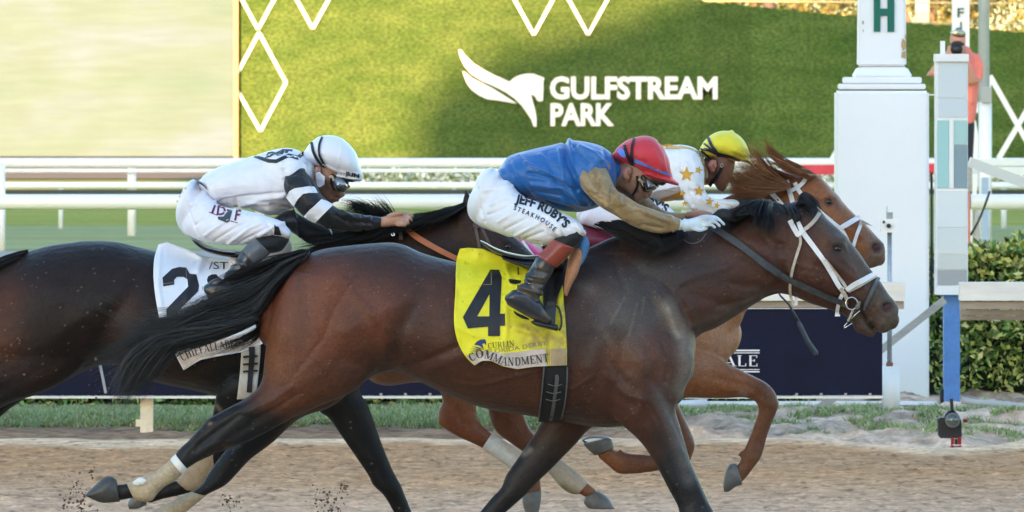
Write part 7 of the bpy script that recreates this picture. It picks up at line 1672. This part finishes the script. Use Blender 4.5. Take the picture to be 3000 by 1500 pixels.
for q in ([btA, ftA], [mir(btA), mir(ftA)]): ra.garment('boot', q, MR['boot'], [([(640, 800), (660, 820), (700, 800)], 4, -.006), ([(650, 790), (690, 780)], 4, .005), ([(620, 830), (660, 830)], 4, -.005), ([(690, 760), (730, 790)], 4, .004)], voxel=.005, post=1)
ra.skin += [loft(q, 31.3) for q in (
    [(918, 450, 1030, 480, .060), (906, 480, 1030, 512, .077), (906, 508, 1020, 540, .078), (912, 533, 1011, 558, .072), (922, 554, 1003, 576, .062), (936, 572, 990, 589, .050), (954, 587, 976, 594, .036)],
    [(880, 460, 892, 560, .075), (905, 478, 912, 560, .068), (930, 500, 935, 570, .06)],
    [(985, 550, 1008, 555, .018), (988, 562, 1012, 570, .017), (988, 573, 1005, 578, .013)])]
hA = [capsule([(1104, 651, -.19), (1128, 650, -.187), (1150, 644, -.182), (1172, 640, -.178), (1186, 640, -.175)], [15, 16, 20, 19, 13], 31.3, 18)]
for (b0, m0, t0, dz) in (((1172, 628), (1194, 626), (1209, 634), -.16), ((1176, 637), (1200, 638), (1206, 646), -.18), ((1174, 648), (1194, 650), (1197, 656), -.195), ((1166, 658), (1184, 659), (1188, 662), -.205)):
    hA.append(capsule([(*b0, dz), (*m0, dz - .005), (*t0, dz)], [7, 6.3, 5], 31.3, 10))
hA.append(capsule([(1140, 634, -.20), (1160, 626, -.205), (1182, 624, -.20)], [8, 7, 5.5], 31.3, 10))
ra.skin += hA
ra.skin.append(loft([(1080, 655, 1085, 688, .03, .10), (1120, 655, 1122, 680, .03, .09), (1150, 650, 1152, 672, .025, .07)], 31.3))
skA = (.42, .215, .145)
ra.finish_body([([(1000, 583), (985, 580)], 3, -.004), ([(992, 589)], 4, .003), ([(975, 540), (1000, 548)], 8, -.006), ([(950, 545), (975, 572)], 10, -.003), ([(1108, 634), (1112, 668)], 4, -.003), ([(1172, 625), (1182, 640), (1178, 655)], 4, .002)], skA,
    [([(930, 520), (960, 560), (985, 575)], 18, (.30, .15, .10), .7), ([(905, 480), (930, 500)], 14, (.02, .014, .012), .95), ([(980, 585), (998, 584)], 5, (.25, .08, .07), .6), ([(1130, 645), (1200, 640)], 30, (.52, .29, .20), .8), ([(1195, 636), (1210, 634)], 7, (.62, .36, .27), .6)], voxel=.0038)
v, f, e = remesh([loft([(922, 492, 940, 494, .010, -.082), (920, 503, 940, 506, .012, -.086), (924, 514, 936, 517, .009, -.080)], 31.3, n=14)], .002, 2); v = sculpt(v, f, [([(932, 502), (933, 510)], 3.5, -.005)], 31.3, -1); mk('ear', v, f, MR['skin'], ra.root, True, paint(v, (.50, .25, .18), []))
capA = [(893, 442, 900, 476, .06), (908, 420, 918, 486, .09), (935, 400, 945, 498, .112), (965, 396, 972, 510, .12), (995, 402, 1002, 520, .12), (1025, 424, 1028, 527, .108), (1045, 452, 1046, 530, .08), (1055, 485, 1057, 527, .045)]
o, tca = ra.garment('helmet', [capA, [(985, 508, 985, 520, .09), (1035, 518, 1033, 529, .08), (1062, 524, 1061, 530, .030)]], mat('white_helmet_cover', (.80, .82, .90), .4, bump=(50, .0008), spec=.4), [([(1003, 402), (1000, 440), (985, 500)], 2.5, .002), ([(940, 478), (985, 500), (1050, 512)], 2.5, .003)], voxel=.005, core=False)
strap('elastic_strap', [(912, 416), (918, 445), (932, 472), (950, 492)], 8, tca, MR['black'], o, .004)
strap('elastic_strap', [(944, 400), (935, 425), (936, 455), (954, 490)], 6, tca, MR['black'], o, .006)
strap('front_band', [(945, 482), (985, 502), (1050, 520)], 5, tca, mat('pearl_band', (.82, .80, .78), .3), o, .003)
tt = text2d('JUN', .04); decal('lettering', place2d(tt, lambda u, v: (1011 + u * 16, 513 + u * 3.2 - v * 11)), tca, M['ink'], o, .009, 5)
v, f = loft([(965, 512, 985, 512, .03, -.055), (966, 535, 1000, 524, .035, -.058), (974, 555, 1018, 534, .04, -.05), (990, 562, 1024, 542, .04, -.035), (1006, 560, 1026, 545, .03, -.02)], 31.3, n=20); gg = mk('goggles', v, f, MR['gframe'], ra.root, True)
v, f = loft([(975, 528, 1000, 522, .02, -.090), (977, 548, 1012, 532, .028, -.094), (990, 562, 1018, 545, .026, -.085), (1004, 564, 1018, 552, .015, -.07)], 31.3, n=18); mk('lens', v, f, mat('silver_lens', (.30, .31, .33), .10, metal=.8, noise=(45, .7), bump=(40, .004)), gg, True)
strap('goggle_strap', [(965, 520), (972, 516), (978, 530)], 6, ra.tree, MR['buckle'], gg, .03, fallback=31.2)
v, f = loft([(968, 508, 960, 514, .05, -.02), (1005, 520, 1000, 530, .07, -.01), (1040, 527, 1032, 534, .05, 0)], 31.3, n=16); mk('peak_lining', v, f, MR['black'], ra.root, True)
Ycl = 31.3 - .105
MB().prism([W(x, y, Ycl + d) for x, y, d in [(924, 507, .01), (935, 503, .0), (952, 518, -.012), (950, 541, -.012), (937, 549, 0), (929, 545, .01), (926, 525, .012)]][::-1], (0, .01, 0)).build('collar', m_ws, ra.root)

# ------------------------------------------------------------------ tack and rider of the chestnut
brc = empty('bridle', tuple(W(2430, 600, 32.5)), 'clean white nylon bridle on the bright chestnut horse', 'bridle')
T = hc.tree
strap('crown_strap', [(2304, 528), (2313, 560), (2322, 592), (2330, 640)], 14, T, MH['nylon'], brc, .005)
strap('cheek_strap', [(2328, 535), (2345, 565), (2372, 590), (2404, 622), (2440, 652), (2470, 680), (2492, 730)], 12, T, MH['nylon'], brc, .006)
strap('browband', [(2374, 497), (2362, 522), (2342, 545), (2311, 562)], [11, 12, 12, 11], T, MH['nylon'], brc, .010)
strap('noseband', [(2452, 674), (2480, 658), (2520, 634)], [13, 15, 14], T, MH['nylon'], brc, .006)
strap('flash_strap', [(2526, 645), (2518, 668), (2508, 695), (2498, 730)], 10, T, MH['nylon'], brc, .008)
strap('rein', [(2212, 562), (2232, 556), (2252, 560), (2268, 574), (2285, 592), (2330, 650)], [12, 15, 15, 14, 12, 12], T, MH['nylon'], brc, .02, fallback=32.3)
G = patch([(1500, 700), (1500, 800)], [(1640, 735), (1640, 820)], 16, 12)
scc = drape('saddle_cloth', patch([(1380, 770), (1385, 850), (1400, 960)], [(1640, 735), (1650, 850), (1660, 960)], 24, 20), hc.tree, mat('pink_saddle_cloth', (.62, .03, .16), .55, noise=(20, .1)), None, near=.022, smooth=20, loc=tuple(W(1560, 760, 32.3)))
tag(scc, 'bright pink saddle cloth glimpsed behind the blue silked rider', 'saddle cloth')
v, f = loft([(1500, 690, 1520, 770, .13), (1545, 702, 1550, 770, .20), (1585, 728, 1590, 790, .24), (1640, 740, 1640, 800, .24)], 32.5, n=20); mk('folded_edge', v, f, bpy.data.materials['pink_saddle_cloth'], scc, True)
MB().tube([W(1531, 706, 32.24), W(1548, 730, 32.24), W(1565, 752, 32.24)], .005, 8).build('white_binding', MH['nylon'], scc, True)
sdc = empty('saddle', tuple(W(1700, 680, 32.6)), 'maroon edged saddle seen between the blue rider and the black mane', 'saddle')
for nm, st, mm in (('seat', [(1590, 712, 1592, 730, .10), (1650, 708, 1655, 730, .13), (1720, 700, 1725, 725, .13), (1790, 690, 1795, 720, .11)], MH['saddle']), ('pad', [(1700, 655, 1695, 740, .14, -.06), (1745, 665, 1750, 740, .15, -.06), (1790, 675, 1800, 740, .15, -.05)], mat('maroon_pad', (.16, .015, .04), .5, noise=(15, .2)))):
    v, f = loft(st, 32.6, n=18); mk(nm, v, f, mm, sdc, True)
rcj = Rider(32.6, 'jockey in white silks with gold stars and yellow cap on the chestnut, mostly hidden')
m_w3 = fabric('white_star_silk', (.82, .83, .88), .5, bump=[(7, .02), (20, .008), (60, .0012)])
m_gold = fabric('gold_cloth', (.68, .36, .045), .5, bump=[(40, .003)])
torC = [(1760, 520, 1775, 600, .13), (1800, 490, 1820, 605, .16), (1860, 460, 1875, 600, .175), (1910, 438, 1925, 592, .185), (1955, 426, 1965, 588, .19), (2000, 424, 2008, 585, .19), (2036, 434, 2038, 560, .165), (2058, 456, 2058, 545, .12), (2066, 480, 2066, 530, .08)]
o, tjc = rcj.garment('silk_jacket', [torC, [(1950, 440, 1955, 560, .07, -.12), (1990, 442, 1990, 560, .07, -.17), (2030, 455, 2020, 545, .06, -.18), (2052, 475, 2045, 530, .04, -.16)]], m_w3, [([(1990, 450), (2000, 520)], 6, .005), ([(1940, 450), (1960, 540)], 6, -.004), ([(1900, 560), (2000, 540)], 6, .006), ([(2020, 470), (2050, 500)], 5, -.004)], post=1)
decal('gold_yoke', [(1938, 425), (1960, 422), (1985, 424), (2020, 431), (2046, 443), (2062, 466), (2070, 500), (2068, 540), (2058, 545), (2064, 515), (2054, 490), (2038, 466), (2010, 446), (1985, 437), (1942, 436)], tjc, m_gold, o, .004, 7)
decal('gold_panel', [(1932, 586), (1960, 574), (2000, 560), (2004, 580), (1970, 588), (1940, 592)], tjc, m_gold, o, .004, 7)
armC = [(1975, 452, 2052, 462, .06, -.175), (1980, 500, 2064, 505, .066, -.205), (1990, 545, 2063, 545, .06, -.225), (1999, 572, 2074, 572, .055, -.23), (2014, 604, 2094, 584, .05, -.23), (2044, 630, 2116, 583, .042, -.22), (2084, 634, 2132, 584, .038, -.21), (2130, 617, 2148, 583, .033, -.20), (2166, 604, 2160, 583, .026, -.19)]
o, tsc = rcj.garment('sleeve', [armC], m_w3, [([(1995, 500), (2010, 560), (2030, 600)], 5, -.006), ([(2010, 480), (2040, 540)], 5, .005), ([(2050, 580), (2100, 610)], 5, .005), ([(2080, 590), (2140, 605)], 5, -.004), ([(2020, 560), (2060, 570)], 5, -.006)])
def star(cx, cy, R, rot=0):
    return [(cx + (R if k % 2 == 0 else R * .42) * math.sin(rot + k * math.pi / 5), cy - (R if k % 2 == 0 else R * .42) * math.cos(rot + k * math.pi / 5)) for k in range(10)]
for cx, cy, R, rot in ((2011, 511, 24, .05), (2048, 559, 18, .1), (2047, 498, 13, .3), (1999, 566, 11, .2), (2079, 590, 14, .1), (2100, 602, 11, .3), (2036, 622, 14, .5), (2006, 596, 10, 0)):
    decal('gold_star', star(cx, cy, R, rot), tsc, m_gold, o, .004, 6)
rcj.garment('sleeve', [[(1990, 470, 2030, 530, .06, .17), (2040, 560, 2070, 600, .05, .2), (2110, 590, 2115, 620, .045, .16), (2160, 585, 2165, 610, .03, .12)]], m_w3, [], voxel=.008)
pelC = [(1730, 560, 1692, 612, .13), (1765, 542, 1690, 640, .16), (1800, 560, 1715, 672, .15)]
thC = [(1760, 560, 1705, 655, .11, -.09), (1810, 562, 1765, 672, .11, -.17), (1866, 573, 1835, 668, .10, -.24), (1925, 590, 1905, 668, .085, -.28), (1965, 610, 1955, 662, .072, -.31), (1984, 630, 1980, 655, .052, -.32)]
o, tbc = rcj.garment('breeches', [pelC, thC, mir(thC)], fabric('white_breeches_far', (.78, .76, .86), .5, bump=[(26, .003)]), [([(1870, 640), (1930, 620)], 4, .004)], post=1)
tt = text2d("RUBY'S", .045)
decal('lettering', place2d(tt, along([(1852, 588), (1890, 600), (1930, 614), (1972, 634)], 24, 0, .98)), tbc, M['ink'], o, .004, 6)
blC = [(1965, 640, 1995, 670, .055, -.33), (1930, 680, 1965, 705, .05, -.35), (1890, 740, 1925, 760, .045, -.36), (1860, 790, 1895, 810, .04, -.36)]; ftC = [(1800, 800, 1800, 830, .03, -.37), (1840, 790, 1830, 850, .04, -.37), (1880, 800, 1870, 875, .04, -.37), (1915, 840, 1905, 880, .03, -.37)]
for q in ([blC, ftC], [mir(blC), mir(ftC)]): rcj.garment('boot', q, MR['boot'], [], voxel=.007)
rcj.skin += [loft(q, 32.6) for q in ([(2072, 440, 2160, 450, .06), (2066, 462, 2154, 474, .076), (2068, 485, 2150, 500, .076), (2074, 508, 2144, 520, .068), (2085, 528, 2134, 542, .056), (2098, 548, 2124, 558, .040)], [(2040, 460, 2050, 545, .07), (2072, 470, 2082, 540, .06)], [(2128, 515, 2150, 518, .016), (2132, 526, 2152, 532, .014)])]
hC = [capsule([(2150, 594, -.19), (2170, 586, -.185), (2190, 576, -.18), (2204, 572, -.175)], [15, 19, 22, 15], 32.6, 18)]
for b0, m0, t0, dz in (((2186, 560), (2204, 556), (2213, 566), -.16), ((2190, 570), (2208, 568), (2214, 578), -.18), ((2188, 582), (2204, 582), (2208, 590), -.195), ((2180, 592), (2194, 594), (2198, 598), -.205)):
    hC.append(capsule([(*b0, dz), (*m0, dz - .004), (*t0, dz)], [8, 7.4, 6], 32.6, 10))
hC.append(capsule([(2160, 575, -.2), (2178, 560, -.205), (2194, 556, -.2)], [8, 8, 6], 32.6, 10))
v, f, e = remesh(hC, .003, 3); o = mk('glove', v, f, mat('black_glove', (.016, .017, .020), .6, bump=(80, .001)), rcj.root, True)
tgc = bvh(v, f); decal('glove_print', [(2159, 566), (2163, 564), (2165, 568), (2161, 572)], tgc, M['chalk'], o, .002, 5)
rcj.finish_body([([(2140, 540), (2128, 538)], 3, -.003)], (.27, .12, .08), [([(2100, 500), (2120, 540)], 20, (.17, .075, .055), .7), ([(2066, 462), (2100, 470)], 10, (.02, .012, .01), .9)], voxel=.005)
v, f, e = remesh([loft([(2078, 474, 2100, 474, .012, -.082), (2074, 487, 2100, 490, .014, -.087), (2080, 500, 2094, 503, .010, -.080)], 32.6, n=14)], .002, 2); v = sculpt(v, f, [([(2090, 486), (2092, 494)], 4, -.006)], 32.6, -1); mk('ear', v, f, MR['skin'], rcj.root, True, paint(v, (.50, .20, .15), []))
capC = [(2052, 432, 2057, 450, .05), (2064, 412, 2070, 465, .085), (2088, 392, 2092, 466, .108), (2116, 383, 2118, 467, .118), (2145, 386, 2146, 474, .118), (2168, 399, 2166, 471, .105), (2185, 421, 2183, 468, .078), (2195, 446, 2192, 464, .04)]
o, tcc = rcj.garment('cap', [capC, [(2150, 455, 2150, 470, .08), (2185, 462, 2182, 476, .07), (2205, 474, 2202, 481, .03)]], fabric('yellow_cap_cover', (.80, .70, .045), .5, bump=[(30, .003), (80, .001)]), [([(2100, 400), (2115, 440)], 3, .003), ([(2150, 440), (2180, 455)], 4, .004), ([(2140, 388), (2148, 384)], 4, .005)], voxel=.005, core=False)
for ln, wd in (([(2074, 402), (2084, 425), (2098, 445), (2108, 462), (2118, 485)], 9), ([(2050, 436), (2075, 440), (2104, 452), (2138, 460), (2168, 471)], [7, 9, 10, 9, 8]), ([(2061, 420), (2075, 430), (2090, 444)], 6), ([(2054, 442), (2068, 454), (2082, 466)], 6)):
    strap('elastic_strap', ln, wd, tcc, mat('navy_elastic', (.012, .016, .035), .5) if 'navy_elastic' not in bpy.data.materials else bpy.data.materials['navy_elastic'], o, .005)
strap('chin_strap', [(2118, 485), (2104, 510), (2090, 530), (2078, 545)], 10, rcj.tree, MR['black'], rcj.root, .006, fallback=32.5)
tubepx('goggle_buckle', [(2111, 482), (2117, 480), (2118, 488), (2112, 489), (2111, 482)], 1.2, 32.5, MR['buckle'], rcj.root, tree=rcj.tree, near=.01)
wp = empty('riding_whip', tuple(W(2290, 870, 32.2)), 'black riding whip hanging down behind the dark bay neck', 'whip')
MB().tube([W(2270, 835, 32.25), W(2286, 866, 32.22), W(2311, 892, 32.2), W(2340, 942, 32.2)], [.004, .004, .005, .006], 8).build('shaft', MH['rein'], wp, True)
MB().tube([W(2339, 940, 32.2), W(2342, 950, 32.2), W(2366, 1000, 32.2), W(2390, 1036, 32.2), W(2391, 1040, 32.2)], [.006, .010, .011, .012, .008], 10).build('grip', mat('whip_grip', (.06, .07, .08), .6, noise=(40, .3)), wp, True)
# ------------------------------------------------------------------ photographer
Yq = 85.0
ph = Rider(Yq, 'photographer in a salmon pink shirt aiming a black camera behind the mirror box')
m_sal = mat('salmon_shirt', (.85, .22, .18), .7, noise=[(6, .12), (40, .1, (1, 1, 4))])
ph.garment('shirt', [[(2775, 152, 2848, 152, .10), (2752, 175, 2872, 178, .14), (2750, 215, 2872, 215, .15), (2756, 270, 2866, 270, .15), (2760, 320, 2862, 320, .15), (2764, 358, 2856, 358, .145)], [(2850, 160, 2874, 168, .07, -.02), (2850, 190, 2882, 195, .07, -.06), (2846, 225, 2878, 235, .065, -.09)], [(2768, 162, 2746, 172, .07, -.02), (2764, 190, 2738, 195, .07, -.06), (2760, 205, 2732, 208, .06, -.09)]], m_sal, [([(2850, 200), (2845, 300)], 6, .012)], voxel=.012)
m_trs = mat('dark_trousers', (.018, .020, .035), .7)
ph.garment('trousers', [[(2766, 350, 2856, 350, .14), (2768, 375, 2855, 375, .13)], [(2812, 365, 2856, 365, .10), (2818, 430, 2853, 430, .08), (2822, 500, 2848, 500, .06), (2824, 560, 2846, 560, .05)], [(2766, 365, 2808, 365, .10), (2768, 430, 2804, 430, .08), (2770, 500, 2798, 500, .06), (2772, 560, 2796, 560, .05)]], m_trs, [], voxel=.012)
for x in (2783, 2834):
    v, f = loft([(x - 14, 562, x - 14, 574, .03, -.12), (x - 2, 555, x, 577, .05, -.04), (x + 12, 556, x + 12, 576, .05, .06)], Yq); mk('shoe', v, f, M['dark'], ph.root)
ph.skin += [loft(q, Yq) for q in ([(2790, 95, 2822, 95, .06), (2783, 108, 2829, 108, .09), (2784, 125, 2829, 125, .095), (2788, 142, 2825, 142, .085), (2796, 155, 2818, 155, .06), (2798, 168, 2818, 168, .055)],
   [(2742, 196, 2722, 215, .05, -.10), (2750, 228, 2712, 222, .052, -.20), (2772, 200, 2740, 185, .045, -.28), (2788, 165, 2768, 152, .038, -.34)], [(2850, 228, 2876, 235, .052, -.12), (2838, 250, 2868, 240, .05, -.20), (2822, 210, 2846, 195, .045, -.28), (2810, 170, 2830, 158, .036, -.34)])]
for k in range(4):
    ph.skin.append(capsule([(2776, 138 + k * 7, -.35), (2784, 136 + k * 7, -.40), (2793, 139 + k * 7, -.40)], [4.2, 3.8, 3.2], Yq, 8))
    ph.skin.append(capsule([(2828, 138 + k * 7, -.35), (2824, 136 + k * 7, -.40), (2816, 139 + k * 7, -.40)], [4.2, 3.8, 3.2], Yq, 8))
ph.finish_body([], (.55, .27, .21), [], voxel=.009)
v, f = loft([(2787, 104, 2829, 106, .10), (2790, 94, 2826, 94, .10), (2798, 86, 2818, 86, .06)], Yq, cap=.5); mk('cap', v, f, mat('dark_cap', (.02, .02, .03), .6), ph.root)
v, f = loft([(2784, 97, 2830, 99, .05, -.09), (2786, 91, 2827, 92, .05, -.085), (2796, 88, 2818, 88, .03, -.08)], Yq, cap=.3); mk('sunglasses', v, f, mat('rainbow_lens', (.42, .42, .30), .2, metal=.4, noise=(18, .9)), ph.root)
pcm = empty('photo_camera', tuple(W(2804, 145, Yq - .35)), 'black photo camera held up to the face of the man in pink', 'camera')
MB().prism([W(x, y, Yq - .38) for x, y in [(2786, 126), (2796, 120), (2814, 120), (2826, 128), (2828, 158), (2786, 158)]], (0, .10, 0)).build('body', m_cam, pcm)
MB().tube([W(2802, 144, Yq - .38), W(2802, 144, Yq - .56)], [.058, .066], 20).build('lens', m_cam, pcm, True)
st = empty('step_ladder', (xat(2810, Yq), Yq, 0), 'grey step stand under the photographer, hidden behind the mirror', 'ladder')
zt = zat(577, Yq)
MB().box(xat(2760, Yq), xat(2862, Yq), Yq - .25, Yq + .25, zt - .04, zt).build('platform', M['steel'], st)
for sx in (2764, 2858):
    for sy in (-.24, .24):
        MB().bar((xat(sx, Yq), Yq + sy, 0), (xat(sx, Yq), Yq + sy * .9, zt - .04), .04, .04).build('leg', M['steel'], st)

# ------------------------------------------------------------------ dirt thrown up by the hooves
mb = MB()
rs = np.random.default_rng(17)
cl = [((225, 1440), 40, 70), ((240, 1490), 30, 30), ((960, 1470), 50, 90), ((1010, 1430), 14, 20), ((680, 1470), 34, 40), ((270, 1380), 14, 14), ((290, 1120), 60, 18), ((60, 1040), 60, 14), ((1880, 900), 60, 0), ((190, 1490), 30, 22)]
for (cx, cy), sp_, n_c in cl:
    for k in range(n_c):
        p = W(cx + rs.normal(0, sp_ * .5), cy + rs.normal(0, sp_ * .6), 30.1 + rs.normal(0, .2)); r = abs(rs.normal(0, .0028)) + .0012
        d = rs.normal(size=(6, 3)); d /= np.linalg.norm(d, axis=1)[:, None]
        v = p + np.array([(1, 0, 0), (-1, 0, 0), (0, 1, 0), (0, -1, 0), (0, 0, 1), (0, 0, -1)]) * r * rs.uniform(.6, 1.5, (6, 1))
        mb.add(v, [(0, 2, 4), (2, 1, 4), (1, 3, 4), (3, 0, 4), (2, 0, 5), (1, 2, 5), (3, 1, 5), (0, 3, 5)])
o = mb.build('flying_dirt', mat('dark_clods', (.13, .085, .06), .9), None, False, tuple(W(600, 1400, 30.1)))
o['kind'] = 'stuff'; o['label'] = 'dark crumbs of dirt thrown into the air behind the hooves'
